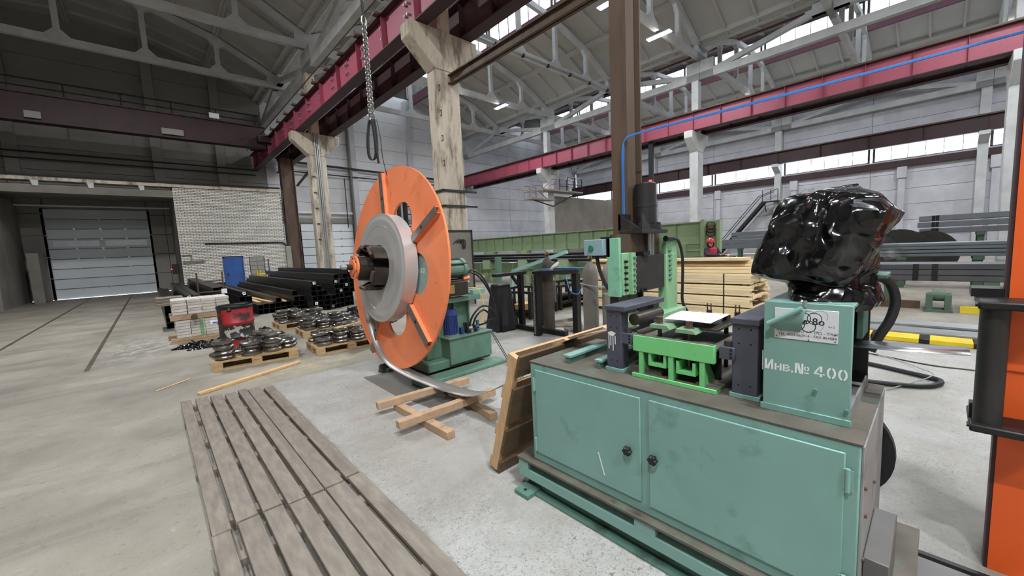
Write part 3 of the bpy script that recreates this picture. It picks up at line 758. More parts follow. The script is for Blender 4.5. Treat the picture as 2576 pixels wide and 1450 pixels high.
# base frame under the cabinet
plainbox('ledge', (1.765, 0.0, 0.222), (2.62, 1.96, 0.24), 'dirty_top', mc, 0.003)
for y0, y1 in ((1.86, 1.95), (0.93, 1.05), (0.0, 0.12)): plainbox('spacer', (1.775, y0, 0.165), (2.6, y1, 0.222), 'teal', mc)
plainbox('slot_back', (1.93, 0.0, 0.165), (1.95, 1.95, 0.222), 'black_gap', mc)
plainbox('band', (1.775, 0.0, 0.10), (1.79, 1.95, 0.166), 'teal', mc, 0.003)
plainbox('band_web', (1.84, 0.0, 0.015), (1.855, 1.93, 0.165), 'teal_dark', mc)
plainbox('floor_lip', (1.775, 0.0, 0.0), (1.88, 1.9, 0.016), 'teal_dark', mc, 0.003)
ft = plainbox('foot_plate', (1.70, 1.80, 0.0), (1.835, 1.93, 0.032), 'teal_dark', mc, 0.003)
b = MB(); b.cyl((1.745, 1.865, 0.0325), (1.745, 1.865, 0.0335), 0.013, 12); b.build('bolt_hole', 'black_gap', ft)
# cabinet
plainbox('cabinet', (1.82, 0.155, 0.24), (2.6, 1.84, 0.925), 'teal', mc, 0.006)
plainbox('worktop', (1.815, 0.15, 0.925), (2.605, 1.845, 0.934), 'dirty_top', mc, 0.002)
def knob(y, z, par):
    b = MB(); n = 48
    P0, P1, P2 = [], [], []
    for i in range(n):
        a = 2 * PI * i / n; r = 0.023 + 0.0035 * math.cos(6 * a)
        for L_, x, k in ((P0, 1.795, 1.0), (P1, 1.775, 1.0), (P2, 1.769, 0.82)): L_.append((x, y + r * k * math.cos(a), z + r * k * math.sin(a)))
    b.add(P0 + P1 + P2, [(i, (i + 1) % n, n + (i + 1) % n, n + i) for i in range(n)] + [(n + i, n + (i + 1) % n, 2 * n + (i + 1) % n, 2 * n + i) for i in range(n)] + [tuple(range(2 * n, 3 * n))], True)
    b.cyl((1.812, y, z), (1.79, y, z), 0.011, 12); return b.build('knob', 'black_rubber', par)
def panel_door(y0, y1, z0, z1, ky, kz, hy):
    d = plainbox('cabinet_door', (1.808, y0, z0), (1.8199, y1, z1), 'teal', mc, 0.004)
    knob(ky, kz, d)
    for z in (z0 + 0.06, z1 - 0.1):
        b = MB(); b.cyl((1.803, hy, z - 0.045), (1.803, hy, z + 0.045), 0.008, 10); b.box((1.806, hy - 0.016, z - 0.04), (1.81, hy + 0.016, z + 0.04)); b.build('hinge', 'teal', d)
    return d
panel_door(1.025, 1.79, 0.305, 0.885, 1.091, 0.579, 1.797)
panel_door(0.197, 0.977, 0.300, 0.887, 0.945, 0.582, 0.188)
b = MB(); b.bar((1.8068, 1.294, 0.49), (1.8068, 1.254, 0.364), 0.0012, 0.006, (0, 1, 0)); b.build('chalk_mark', 'stencil_white', mc)
# bare metal side, black wheel guard behind it, grey box at the foot
plainbox('side_plate', (1.83, 0.146, 0.26), (2.595, 0.1548, 0.92), 'alu_plate', mc, 0.002)
for x, z in ((1.86, 0.75), (1.9, 0.62), (1.88, 0.45), (1.92, 0.36), (2.2, 0.62)):
    b = MB(); b.cyl((x, 0.1455, z), (x, 0.138, z), 0.009, 8); b.build('bolt_head', 'rust_bolt', mc)
b = MB(); b.cyl((2.61, 0.38, 0.56), (2.66, 0.38, 0.56), 0.285, 40); b.build('wheel_guard', 'black_rubber', mc)
M('stock_box', (98, 96, 94), 0.5, metal=0.3, var=0.15, scale=4)
plainbox('side_box', (1.9, 0.07, 0.0), (2.3, 0.145, 0.45), 'stock_box', mc, 0.004)
# slate portals holding the rolls
def portal_frame(y0, y1, x0, x1, top, ya, yb, rolls):
    for x in (x0, x1 - 0.08):
        p = plainbox('post', (x, y0, 0.955), (x + 0.08, y1, top - 0.03), 'slate_paint', mc, 0.004)
        plainbox('post_foot', (x - 0.004, y0 - 0.01, 0.934), (x + 0.09, y1 + 0.01, 0.956), 'teal', p, 0.002)
        for zz in (1.0, 1.2, 1.27):
            for yy in (y0 + 0.03, y1 - 0.03):
                b = MB(); b.cyl((x - 0.0004, yy, zz), (x + 0.001, yy, zz), 0.005, 8); b.build('hole', 'black_gap', p)
    plainbox('top_plate', (x0 - 0.012, ya, top - 0.03), (x1 + 0.01, yb, top), 'slate_paint', mc, 0.004)
    for yy, zz, r in rolls:
        b = MB(); b.cyl((x0 + 0.08, yy, zz), (x1 - 0.08, yy, zz), r, 20); b.build('feed_roll', 'oily_steel', mc)
portal_frame(1.233, 1.335, 1.98, 2.44, 1.332, 1.2, 1.338, [(1.195, 1.245, 0.036), (1.2, 1.155, 0.034), (1.29, 1.1, 0.03)])
portal_frame(0.537, 0.647, 2.0, 2.47, 1.322, 0.53, 0.65, [(0.6, 1.24, 0.03), (0.6, 1.16, 0.03)])
# paint drips on the post
for y, z0, z1 in ((1.318, 1.07, 1.16), (1.305, 1.09, 1.15), (1.29, 1.06, 1.15), (1.275, 1.1, 1.15)):
    plainbox('paint_drip', (1.9792, y - 0.003, z0), (1.9802, y + 0.003, z1), 'stencil_white', mc)
b = MB(); b.add([(1.9791, 1.298 + 0.024 * math.cos(a) * (1 + .25 * math.sin(5 * a)), 1.163 + 0.014 * math.sin(a)) for a in [2 * PI * i / 20 for i in range(20)]], [tuple(range(20))]); b.build('paint_splash', 'stencil_white', mc)
# guide bars left of the posts
for y0, y1, x0, x1 in ((1.575, 1.635, 1.93, 2.55), (1.365, 1.415, 1.965, 2.55)):
    g = plainbox('guide_bar', (x0, y0 + 0.012, 0.934), (x1, y1 - 0.012, 0.985), 'teal_dark', mc, 0.003)
    plainbox('bar_top', (x0 - 0.005, y0, 0.972), (x1, y1, 0.99), 'teal', g, 0.003)
plainbox('cross_bar', (2.0, 1.0, 0.934), (2.5, 1.2, 0.985), 'dirty_top', mc, 0.003)
# bright green adjusting table
gt = plainbox('table_front', (1.968, 0.715, 1.085), (2.0, 1.154, 1.178), 'green_bright', mc, 0.004)
plainbox('table_top', (2.0, 0.717, 1.14), (2.42, 1.152, 1.155), 'dirty_top', gt, 0.002)
plainbox('lip_top', (1.971, 0.718, 1.1775), (1.998, 1.151, 1.1795), 'dirty_top', gt)
tbb = plainbox('table_base', (1.968, 0.705, 0.934), (2.42, 1.163, 0.957), 'green_bright', mc, 0.003)
plainbox('base_dirt', (1.976, 0.7, 0.9575), (2.425, 1.166, 0.9595), 'dirty_top', tbb)
for y0, y1 in ((1.094, 1.119), (0.922, 0.948), (0.762, 0.787)):
    b = MB(); b.box((1.972, y0, 0.957), (1.99, y1, 1.086)); b.prism([(1.99, 0.957), (2.14, 0.957), (2.03, 1.086), (1.99, 1.086)], 'y', y0 + 0.006, y1 - 0.006); b.build('table_leg', 'green_bright', mc)
plainbox('table_back', (2.12, 0.74, 0.96), (2.14, 1.13, 1.14), 'black_gap', mc)
for y0, y1, zb in ((0.962, 1.063, 1.015), (0.808, 0.907, 1.002)):
    b = MB(); b.box((1.975, y0, zb), (2.1, y1, zb + 0.018)); b.box((1.975, y0, zb + 0.018), (2.1, y0 + 0.015, zb + 0.068)); b.box((1.975, y1 - 0.015, zb + 0.018), (2.1, y1, zb + 0.068)); b.build('u_bracket', 'green_bright', mc)
def clamp(x, y0, y1, z, yb, mat='green_bright'):
    b = MB(); b.prism([(y0, z), (y1, z), (y1 - 0.006, z + 0.022), (y0 + 0.02, z + 0.022)], 'x', x, x + 0.1); c = b.build('clamp_bar', mat, mc, 0.002)
    b = MB(); b.cyl((x + 0.04, yb, 1.03), (x + 0.04, yb, z + 0.024), 0.011, 12); b.build('clamp_rod', 'oily_steel', c)
    b = MB(); b.cyl((x + 0.04, yb, z + 0.022), (x + 0.04, yb, z + 0.026), 0.026, 16); b.build('washer', 'bright_steel', c)
    b = MB(); b.cyl((x + 0.04, yb, z + 0.026), (x + 0.04, yb, z + 0.06), 0.019, 6, smooth=False); b.build('bolt_head', 'rust_bolt', c)
clamp(2.0, 0.95, 1.07, 1.222, 1.028, 'press_clamp')
clamp(2.0, 0.815, 0.925, 1.213, 0.866, 'press_clamp')
plainbox('clamp_plate', (2.09, 0.74, 1.222), (2.45, 1.06, 1.236), 'oily_steel', mc, 0.003)
for y in (1.0, 0.8):
    b = MB(); b.cyl((2.38, y, 0.95), (2.38, y, 1.222), 0.012, 10); b.build('clamp_rod', 'oily_steel', mc)
    b = MB(); b.cyl((2.38, y, 1.236), (2.38, y, 1.262), 0.022, 6, smooth=False); b.build('bolt_head', 'rust_bolt', mc)
for y in (0.93, 0.775):                # small hooks standing behind the paper
    b = MB(); b.tube([(2.45, y, 1.236), (2.45, y, 1.31), (2.45, y - 0.02, 1.31), (2.45, y - 0.02, 1.236)], 0.004, 6); b.cyl((2.45, y - .01, 1.236), (2.45, y - .01, 1.27), 0.016, 8); b.build('spring_clip', 'oily_steel', mc)
for (y0, y1, z0, z1) in ((1.168, 1.24, 1.11, 1.175), (0.63, 0.70, 1.115, 1.178)):
    k = plainbox('stop_block', (1.985, y0, z0), (2.05, y1, z1), 'slate_paint', mc, 0.004)
    b = MB(); b.cyl((2.012, (y0 + y1) / 2, z1), (2.012, (y0 + y1) / 2, z1 + 0.026), 0.02, 14); b.build('stop_screw', 'oily_steel', k)
    for zz in (z0 + 0.014, (z0 + z1) / 2, z1 - 0.014):
        b = MB(); b.cyl((1.9845, y0 + 0.017, zz), (1.986, y0 + 0.017, zz), 0.007, 10); b.build('hole', 'black_gap', k)
# tower with the open side
tw = plainbox('tower_front', (1.95, 0.205, 0.934), (1.968, 0.503, 1.418), 'teal', mc, 0.004)
plainbox('tower_flange', (1.943, 0.2, 0.934), (1.952, 0.51, 0.962), 'teal', mc, 0.002)
plainbox('tower_rear', (2.5, 0.205, 0.934), (2.52, 0.503, 1.40), 'black_gap', mc)
plainbox('tower_side', (1.968, 0.485, 0.934), (2.5, 0.503, 1.40), 'teal_dark', mc)
plainbox('tower_top', (1.953, 0.205, 1.402), (2.52, 0.5, 1.418), 'teal', mc, 0.003)
plainbox('tower_baffle', (2.3, 0.21, 1.22), (2.5, 0.23, 1.4), 'teal_dark', mc)
plainbox('tower_floor', (1.968, 0.21, 0.94), (2.5, 0.485, 0.96), 'alu_plate', mc)
plainbox('tower_skirt', (1.968, 0.206, 0.934), (2.55, 0.212, 1.0), 'alu_plate', mc)
for yy, zz in ((0.36, 1.25), (0.36, 1.12)):
    b = MB(); b.cyl((1.968, yy, zz), (2.5, yy, zz), 0.06, 24); b.build('feed_roll', 'oily_steel', mc)
b = MB(); b.cyl((1.95, 0.315, 1.06), (1.935, 0.315, 1.06), 0.008, 6); b.build('bolt_head', 'teal_dark', mc)
b = MB(); b.cyl((1.95, 0.215, 1.0), (1.935, 0.215, 1.0), 0.007, 6); b.build('bolt_head', 'teal_dark', mc)
# bent lid folded down over the sign plate
b = MB(); fx = 1.925
b.sheet([[(1.948, 0.475, 1.33), (1.948, 0.365, 1.402)], [(1.915, 0.478, 1.322), (1.915, 0.36, 1.396)], [(1.925, 0.445, 1.30), (1.925, 0.352, 1.39)], [(1.942, 0.42, 1.298), (1.942, 0.37, 1.30)]])
b.build('bent_lid', 'teal', mc, solid=0.003)
b = MB(); b.cyl((1.915, 0.478, 1.325), (1.915, 0.36, 1.40), 0.011, 12); b.build('lid_roll', 'teal', mc)
b = MB(); b.cyl((1.93, 0.355, 1.405), (1.93, 0.355, 1.43), 0.008, 8); b.build('lid_screw', 'alu_plate', mc)
# engraved sign plate
sp = plainbox('sign_plate', (1.9465, 0.249, 1.262), (1.9495, 0.462, 1.392), 'sign_plate', mc, 0.001)
SX = 1.9462
def on_plate(u, v): return frame4((SX, 0.462 - u, 1.262 + v), (0, -1, 0), (0, 0, 1))
text_mesh('BORGONOVO V.T. (PC) - ITALY', 0.0145, 'lettering', 'ink', sp, on_plate(0.112, 0.036), 0.0, 0.0002)
text_mesh('TEL. 0523-862914 - FAX 864584', 0.0145, 'lettering', 'ink', sp, on_plate(0.112, 0.019), 0.0, 0.0002)
text_mesh('s.r.l.', 0.013, 'lettering', 'ink', sp, on_plate(0.193, 0.066), 0.0, 0.0002)
text_mesh('g', 0.034, 'lettering', 'ink', sp, on_plate(0.074, 0.078), 0.0003, 0.0002)
text_mesh('a', 0.034, 'lettering', 'ink', sp, on_plate(0.108, 0.08), 0.0003, 0.0002)
text_mesh('8o', 0.04, 'lettering', 'ink', sp, on_plate(0.15, 0.081), 0.0003, 0.0002)
def ring(u, v, r, w, a0=0, a1=2 * PI):
    b = MB(); n = 40; P = []
    for i in range(n + 1):
        a = a0 + (a1 - a0) * i / n
        for rr in (r, r - w): P.append((SX, 0.462 - (u + rr * math.cos(a)), 1.262 + v + rr * math.sin(a)))
    b.add(P, [(2 * i, 2 * i + 1, 2 * i + 3, 2 * i + 2) for i in range(n)]); b.build('logo_ring', 'ink', sp)
ring(0.082, 0.064, 0.024, 0.003); ring(0.118, 0.06, 0.025, 0.003); ring(0.101, 0.092, 0.025, 0.0028); ring(0.137, 0.094, 0.025, 0.0028)
ring(0.156, 0.104, 0.024, 0.0009, -0.6, 2.4); ring(0.14, 0.066, 0.026, 0.0009, -1.8, 0.7); ring(0.119, 0.1, 0.024, 0.0009, 0.6, 2.6)
for u, v in ((0.008, 0.008), (0.205, 0.008), (0.205, 0.035), (0.12, 0.004)):
    b = MB(); b.cyl((1.9466, 0.462 - u, 1.262 + v), (1.945, 0.462 - u, 1.262 + v), 0.0028, 8); b.build('rivet', 'rust_bolt', sp)
# stencilled inventory number, painted with gaps as the stencil leaves them
def stencil(parent, mat, glyphs, origin, udir, s):
    o = Vector(origin); u = Vector(udir); b = MB(); nrm = u.cross(Vector((0, 0, 1))).normalized() * -0.0006
    for polys in glyphs:
        for poly in polys:
            P = [o + u * (x * s) + Vector((0, 0, y * s)) - nrm * 0 for x, y in poly]
            b.add(P, [tuple(range(len(P)))])
    return b.build('stencil_lettering', mat, parent, fix=False)
def rc(x0, y0, x1, y1): return [(x0, y0), (x1, y0), (x1, y1), (x0, y1)]
def sh(polys, dx): return [[(x + dx, y) for x, y in p] for p in polys]
def arc_half(cx, cy, rx, ry, wx, wy, a0, a1, n=10):
    o_ = [(cx + rx * math.cos(a0 + (a1 - a0) * i / n), cy + ry * math.sin(a0 + (a1 - a0) * i / n)) for i in range(n + 1)]
    i_ = [(cx + (rx - wx) * math.cos(a1 - (a1 - a0) * i / n), cy + (ry - wy) * math.sin(a1 - (a1 - a0) * i / n)) for i in range(n + 1)]
    return [[o_[k], o_[k + 1], i_[n - k - 1], i_[n - k]] for k in range(n)]
def oval(cx, cy, rx, ry, w, gap=0.22): return arc_half(cx, cy, rx, ry, w, w, -PI / 2 + gap, PI / 2 - gap) + arc_half(cx, cy, rx, ry, w, w, PI / 2 + gap, 3 * PI / 2 - gap)
g_I = [rc(0, 0, .17, 1), rc(.53, 0, .7, 1), [(.2, 0.0), (.34, 0.0), (.5, .62), (.5, 1.0), (.2, .3)]]
g_n = [rc(0, 0, .15, .68), rc(.42, 0, .57, .68), rc(.19, .27, .38, .41)]
g_v = [rc(0, 0, .15, .68), rc(.19, .55, .42, .68), rc(.19, .28, .42, .4), rc(.19, 0, .42, .13), rc(.4, .4, .52, .58), rc(.42, .1, .56, .3)]
g_dot = [rc(0, 0, .16, .17)]
g_No = [rc(0, 0, .16, 1), rc(.5, 0, .66, 1), [(.19, 1.0), (.33, 1.0), (.47, .3), (.47, 0), (.36, 0), (.19, .6)]] + oval(.9, .56, .2, .24, .11, 0.3) + [rc(.72, .1, 1.08, .2)]
g_4 = [rc(.42, 0, .6, .3), rc(.42, .46, .6, 1), rc(0, .2, .38, .34), rc(.64, .2, .78, .34), [(0, .36), (.17, .36), (.38, .75), (.38, 1.0)]]
g_0 = oval(.33, .5, .33, .52, .16)
adv = [(g_I, 0.0), (g_n, 0.82), (g_v, 1.5), (g_dot, 2.16), (g_No, 2.46), (g_4, 3.92), (g_0, 4.84), (g_0, 5.64)]
stencil(tw, 'stencil_white', [sh(g, dx) for g, dx in adv], (1.9493, 0.496, 1.118), (0, -1, 0), 0.0445)
plainbox('stencil_ghost', (1.9808, 0.50, 1.10), (1.9816, 0.515, 1.19), 'stencil_white', mc)

# paper sheet lying on the clamp plate
gr = []
for i in range(7):
    row = []
    for j in range(7):
        u, v = i / 6, j / 6
        a = Vector((2.075, 1.02, 0)) * (1 - u) * (1 - v) + Vector((2.36, 1.045, 0)) * u * (1 - v) + Vector((2.41, 0.79, 0)) * u * v + Vector((2.055, 0.765, 0)) * (1 - u) * v
        row.append((a.x, a.y, 1.2665 + 0.004 * math.sin(3 * u + 2 * v)))
    gr.append(row)
b = MB(); b.sheet(gr); tag(b.build('paper_sheet', 'paper', solid=0.001), 'blank white paper sheet lying on the bolts of the teal machine', 'paper')

# black plastic wrapped over the motor on the tower
from mathutils import noise as mnoise
def film_mat():
    """black polythene: glossy, crinkled by cell-shaped creases at two sizes"""
    mt = bpy.data.materials.new('black_plastic'); mt.use_nodes = True; MATS['black_plastic'] = mt
    nt = mt.node_tree; N = nt.nodes; L = nt.links; bs = N['Principled BSDF']
    bs.inputs['Base Color'].default_value = rgb((12, 12, 13)); bs.inputs['Roughness'].default_value = 0.17; bs.inputs['Specular IOR Level'].default_value = 0.5
    tc = N.new('ShaderNodeTexCoord')
    nz = N.new('ShaderNodeTexNoise'); nz.inputs['Scale'].default_value = 3.5; nz.inputs['Detail'].default_value = 2; L.new(tc.outputs['Object'], nz.inputs['Vector'])
    ad = N.new('ShaderNodeMixRGB'); ad.blend_type = 'ADD'; ad.inputs['Fac'].default_value = 0.22; L.new(tc.outputs['Object'], ad.inputs[1]); L.new(nz.outputs['Color'], ad.inputs[2])
    mp = N.new('ShaderNodeMapping'); mp.inputs['Scale'].default_value = (1.0, 1.0, 0.55); mp.inputs['Rotation'].default_value = (0.5, 0.3, 0.2); L.new(ad.outputs[0], mp.inputs['Vector'])
    prev = None
    for sc, st, di in ((6.0, 1.0, 0.09), (14.0, 0.9, 0.03)):
        v = N.new('ShaderNodeTexVoronoi'); v.inputs['Scale'].default_value = sc; L.new(mp.outputs['Vector'], v.inputs['Vector'])
        bp = N.new('ShaderNodeBump'); bp.inputs['Strength'].default_value = st; bp.inputs['Distance'].default_value = di; L.new(v.outputs['Distance'], bp.inputs['Height'])
        if prev: L.new(prev, bp.inputs['Normal'])
        prev = bp.outputs['Normal']
    L.new(prev, bs.inputs['Normal'])
film_mat()
FOLDS = []; RF = random.Random(23)
for k in range(6):
    v = Vector((RF.gauss(0, 1), RF.gauss(0, 1), RF.gauss(0, 0.8))).normalized(); FOLDS.append((v, RF.uniform(0.7, 1.9) * (1 + 0.25 * k), RF.uniform(0, 9), 1.0 / (1 + 0.35 * k)))
def crumple(p, amp, f=6.0):
    """sharp straight folds: triangle waves along random directions, bent by slow noise"""
    q = Vector(p) * f; w = Vector([mnoise.noise(q * 0.6 + Vector((1.7 * k_, 3.1 * k_, 5.3))) for k_ in (1, 2, 3)]) * 0.9; q = q + w; d = 0; tot = 0
    for v, fr, ph, a in FOLDS:
        t_ = (q.dot(v) * fr + ph) % 2.0; d += a * (abs(t_ - 1.0) - 0.5); tot += a
    return 1.6 * d / tot * amp * 2.0
rings = [(1.895, .26, .35, .03), (1.885, .225, .43, .09), (1.86, .20, .475, .15), (1.82, .15, .495, .20), (1.775, .098, .512, .24), (1.74, .108, .53, .26), (1.68, .15, .545, .27), (1.62, .16, .566, .28), (1.565, .17, .585, .28), (1.53, .18, .6, .27),
         (1.505, .195, .545, .24), (1.48, .19, .49, .2), (1.455, .165, .48, .22), (1.43, .158, .475, .25), (1.405, .152, .46, .27), (1.385, .16, .44, .28)]
def loft(rings_, n, xc, amp, f=6.0, dense=4):
    G = []; m_ = len(rings_)
    for k in range((m_ - 1) * dense + 1):
        i = min(k // dense, m_ - 2); t_ = k / dense - i
        z = rings_[i][0] * (1 - t_) + rings_[i + 1][0] * t_; y0 = rings_[i][1] * (1 - t_) + rings_[i + 1][1] * t_; y1 = rings_[i][2] * (1 - t_) + rings_[i + 1][2] * t_; hx = rings_[i][3] * (1 - t_) + rings_[i + 1][3] * t_
        row = []
        for j in range(n):
            a = 2 * PI * j / n; c, s_ = math.cos(a), math.sin(a)
            e = 0.75
            p = Vector((xc + hx * math.copysign(abs(c) ** e, c), (y0 + y1) / 2 + (y1 - y0) / 2 * math.copysign(abs(s_) ** e, s_), z))
            nrm = Vector((c, s_, 0.15)).normalized(); p += nrm * crumple(p, amp, f)
            p.z += 0.25 * crumple((p.y, p.z, p.x), amp, f)
            row.append(tuple(p))
        G.append(row)
    return G
G = loft(rings, 140, 2.24, 0.04, 4.2, 6)
b = MB(); b.sheet(G, True, True); b.add(G[0], [tuple(range(140))], True)
wrap = tag(b.build('plastic_wrap', 'black_plastic'), 'glossy black plastic sheet bundled over the motor on the teal tower', 'plastic sheet')
glass_mat('clear_film', (0.9, 0.9, 0.93, 1), 0.25)
def film(nm, pts, par):
    gg = []
    for i in range(6):
        u = i / 5; row = []
        for j in range(6):
            v = j / 5
            p = Vector(pts[0]) * (1 - u) * (1 - v) + Vector(pts[1]) * u * (1 - v) + Vector(pts[2]) * u * v + Vector(pts[3]) * (1 - u) * v
            row.append(tuple(p + Vector((crumple(p, 0.03, 14), 0, 0))))
        gg.append(row)
    b = MB(); b.sheet(gg); return b.build(nm, 'clear_film', par)
film('tape_flap', [(2.1, .42, 1.86), (2.1, .40, 1.89), (2.12, .37, 1.9), (2.1, .37, 1.87)], wrap)
film('tape_flap', [(2.0, .19, 1.67), (2.05, .12, 1.67), (2.06, .07, 1.60), (2.02, .13, 1.585)], wrap)
b = MB(); b.tube(spline([(2.48, .30, 1.465), (2.5, .24, 1.47), (2.52, .185, 1.478), (2.54, .15, 1.455), (2.55, .128, 1.40), (2.55, .125, 1.34), (2.54, .14, 1.27), (2.53, .17, 1.2), (2.52, .2, 1.12)], 6), 0.02, 12)
tag(b.build('thick_hose', 'black_rubber'), 'thick black hose arching out from under the black plastic wrap', 'hose')
plainbox('motor_plate', (2.3, 0.14, 1.492), (2.5, 0.23, 1.508), 'teal_dark', mc, 0.002)
plainbox('motor_stub', (2.1, 0.24, 1.418), (2.38, 0.44, 1.5), 'teal_dark', mc, 0.003)
# strip leaving the tower towards the orange post
b = MB(); b.sheet([[(2.27, 0.32, 1.185), (2.43, 0.32, 1.185)], [(2.27, 0.1, 1.19), (2.43, 0.1, 1.19)], [(2.27, -0.105, 1.205), (2.43, -0.105, 1.205)]])
tag(b.build('steel_strip', 'bright_steel', solid=0.002), 'narrow steel strip running from the teal tower to the black rollers', 'steel strip')

# ------------------------------------------------------------------ pallet leaning on the machine
M('wood_grey', (124, 114, 100), 0.8, var=0.16, scale=4, stretch=(1, 8, 8), bump=0.2, rnd=0.08, dirt=((96, 86, 72), 0.3, 3))
M('wood_fresh', (206, 168, 118), 0.7, var=0.12, scale=4, stretch=(1.5, 9, 9), bump=0.12, rnd=0.08)
M('wood_orange', (192, 156, 116), 0.75, var=0.14, scale=5, stretch=(8, 8, 1.5), bump=0.15, rnd=0.06)
M('wood_dark', (92, 73, 52), 0.8, var=0.22, scale=4, stretch=(1, 8, 8), bump=0.25, rnd=0.15, dirt=((60, 46, 32), 0.3, 4))
lp = thing('leaning_pallet', 'weathered wooden pallet propped on edge against the end of the teal machine', 'pallet', (2.35, 2.24, 0))
th = math.atan2(0.30, 0.96)      # lean towards the machine
def lean(x, s, dpt):             # s along the slope from the floor, dpt out of the face towards the machine
    return (x, 2.27 - s * math.sin(th) - dpt * math.cos(th), s * math.cos(th) - dpt * math.sin(th) + 0.03)
def lean_box(name, x0, x1, s0, s1, d0, d1, mat, par):
    b = MB(); P = [lean(x, s, q) for q in (d0, d1) for s in (s0, s1) for x in (x0, x1)]
    b.add(P, [(0, 1, 3, 2), (4, 6, 7, 5), (0, 4, 5, 1), (2, 3, 7, 6), (0, 2, 6, 4), (1, 5, 7, 3)]); return b.build(name, mat, par)
for s0, s1 in ((0.0, 0.1), (0.17, 0.385), (0.45, 0.74), (0.84, 1.0)):
    lean_box('board', 1.772, 2.96, s0, s1, 0.07, 0.092, 'wood_dark', lp)
for x0 in (1.765, 2.34, 2.88): lean_box('stringer', x0, x0 + 0.045, 0.02, 0.98, 0.0, 0.07, 'wood_orange', lp)
for s0 in (0.0, 0.3, 0.62, 0.88): lean_box('back_board', 1.77, 2.96, s0, s0 + 0.1, -0.022, 0.0, 'wood_orange', lp)
# ------------------------------------------------------------------ decoiler with the orange disc
M('orange', (238, 134, 88), 0.45, var=0.05, scale=2, dirt=((204, 106, 66), 0.16, 5), bump=0.03)
M('coil_steel', (196, 194, 192), 0.36, metal=0.45, var=0.05, scale=3)
M('arm_steel', (124, 118, 112), 0.4, metal=0.5, var=0.15, scale=6)
M('strip_steel', (160, 154, 150), 0.36, metal=0.45, var=0.06, scale=5)
M('motor_blue', (44, 62, 120), 0.4, var=0.12, scale=9)
M('machine_green', (96, 130, 112), 0.5, var=0.1, scale=4, dirt=((76, 98, 82), 0.25, 5), soft=True)
M('mandrel_dark', (64, 56, 48), 0.5, metal=0.5, var=0.25, scale=7, dirt=((92, 58, 40), 0.25, 8))
M('grey_green', (140, 158, 152), 0.55, var=0.1, scale=5, dirt=((178, 184, 178), 0.25, 8))
M('yellow', (214, 186, 40), 0.5, var=0.1, scale=6)
dc = Vector((2.455, 5.04, 1.50)); da, db = math.radians(0.5), math.radians(-5)
dn = Vector((math.cos(da) * math.cos(db), math.sin(da) * math.cos(db), math.sin(db)))
de = -dn; du = Vector((-math.sin(da), math.cos(da), 0)); dv = dn.cross(du)
if dv.z < 0: dv = -dv
def DL(u, v, w): return tuple(dc + du * u + dv * v + de * w)     # disc frame: w towards the mandrel tip
dk = thing('decoiler', 'decoiler with a huge orange slotted disc and green hydraulic stand', 'decoiler', (2.9, 4.9, 0))
# disc with five round openings, built as rings of quads between hole rims and the outer rim
def disc_part():
    b = MB(); RO, RC, RH = 1.362, 0.66, 0.265; hs = [math.radians(114 + 72 * k) for k in range(5)]
    n = 16
    for w_ in (0.0, 0.03):
        for k in range(5):
            a0 = hs[k]; cx, cy = RC * math.cos(a0), RC * math.sin(a0)
            sect = [a0 - math.radians(36) + math.radians(72) * i / n for i in range(n + 1)]
            hole = lambda t: (cx + RH * math.cos(t), cy + RH * math.sin(t))
            # outer half of the wedge
            outer = [(RO * math.cos(s), RO * math.sin(s)) for s in sect]
            rim = [hole(a0 - PI / 2 + PI * i / n) for i in range(n + 1)]
            e0 = (RC * math.cos(sect[0]), RC * math.sin(sect[0])); e1 = (RC * math.cos(sect[-1]), RC * math.sin(sect[-1]))
            inner = [(0.12 * math.cos(s), 0.12 * math.sin(s)) for s in sect]
            rim2 = [hole(a0 - PI / 2 - PI * i / n) for i in range(n + 1)]
            P = [DL(x, y, w_) for x, y in outer + rim]; m_ = n + 1
            b.add(P, [(i, i + 1, m_ + i + 1, m_ + i) for i in range(n)])
            P = [DL(x, y, w_) for x, y in inner + rim2]
            b.add(P, [(i, i + 1, m_ + i + 1, m_ + i) for i in range(n)])
            for q0, q1 in ((e0, rim[0]), (e1, rim[-1])):
                s = sect[0] if q0 is e0 else sect[-1]
                b.add([DL(*p_, w_) for p_ in ((RO * math.cos(s), RO * math.sin(s)), q1, (0.12 * math.cos(s), 0.12 * math.sin(s)))], [(0, 1, 2)])
    N_ = 120
    P = [DL(RO * math.cos(2 * PI * i / N_), RO * math.sin(2 * PI * i / N_), w_) for w_ in (0, 0.03) for i in range(N_)]
    b.add(P, [(i, (i + 1) % N_, N_ + (i + 1) % N_, N_ + i) for i in range(N_)])
    for a0 in hs:
        cx, cy = RC * math.cos(a0), RC * math.sin(a0); N2 = 32
        P = [DL(cx + RH * math.cos(2 * PI * i / N2), cy + RH * math.sin(2 * PI * i / N2), w_) for w_ in (0, 0.03) for i in range(N2)]
        b.add(P, [(i, (i + 1) % N2, N2 + (i + 1) % N2, N2 + i) for i in range(N2)])
    return b.build('disc', 'orange', dk, fix=False)
disc_part()
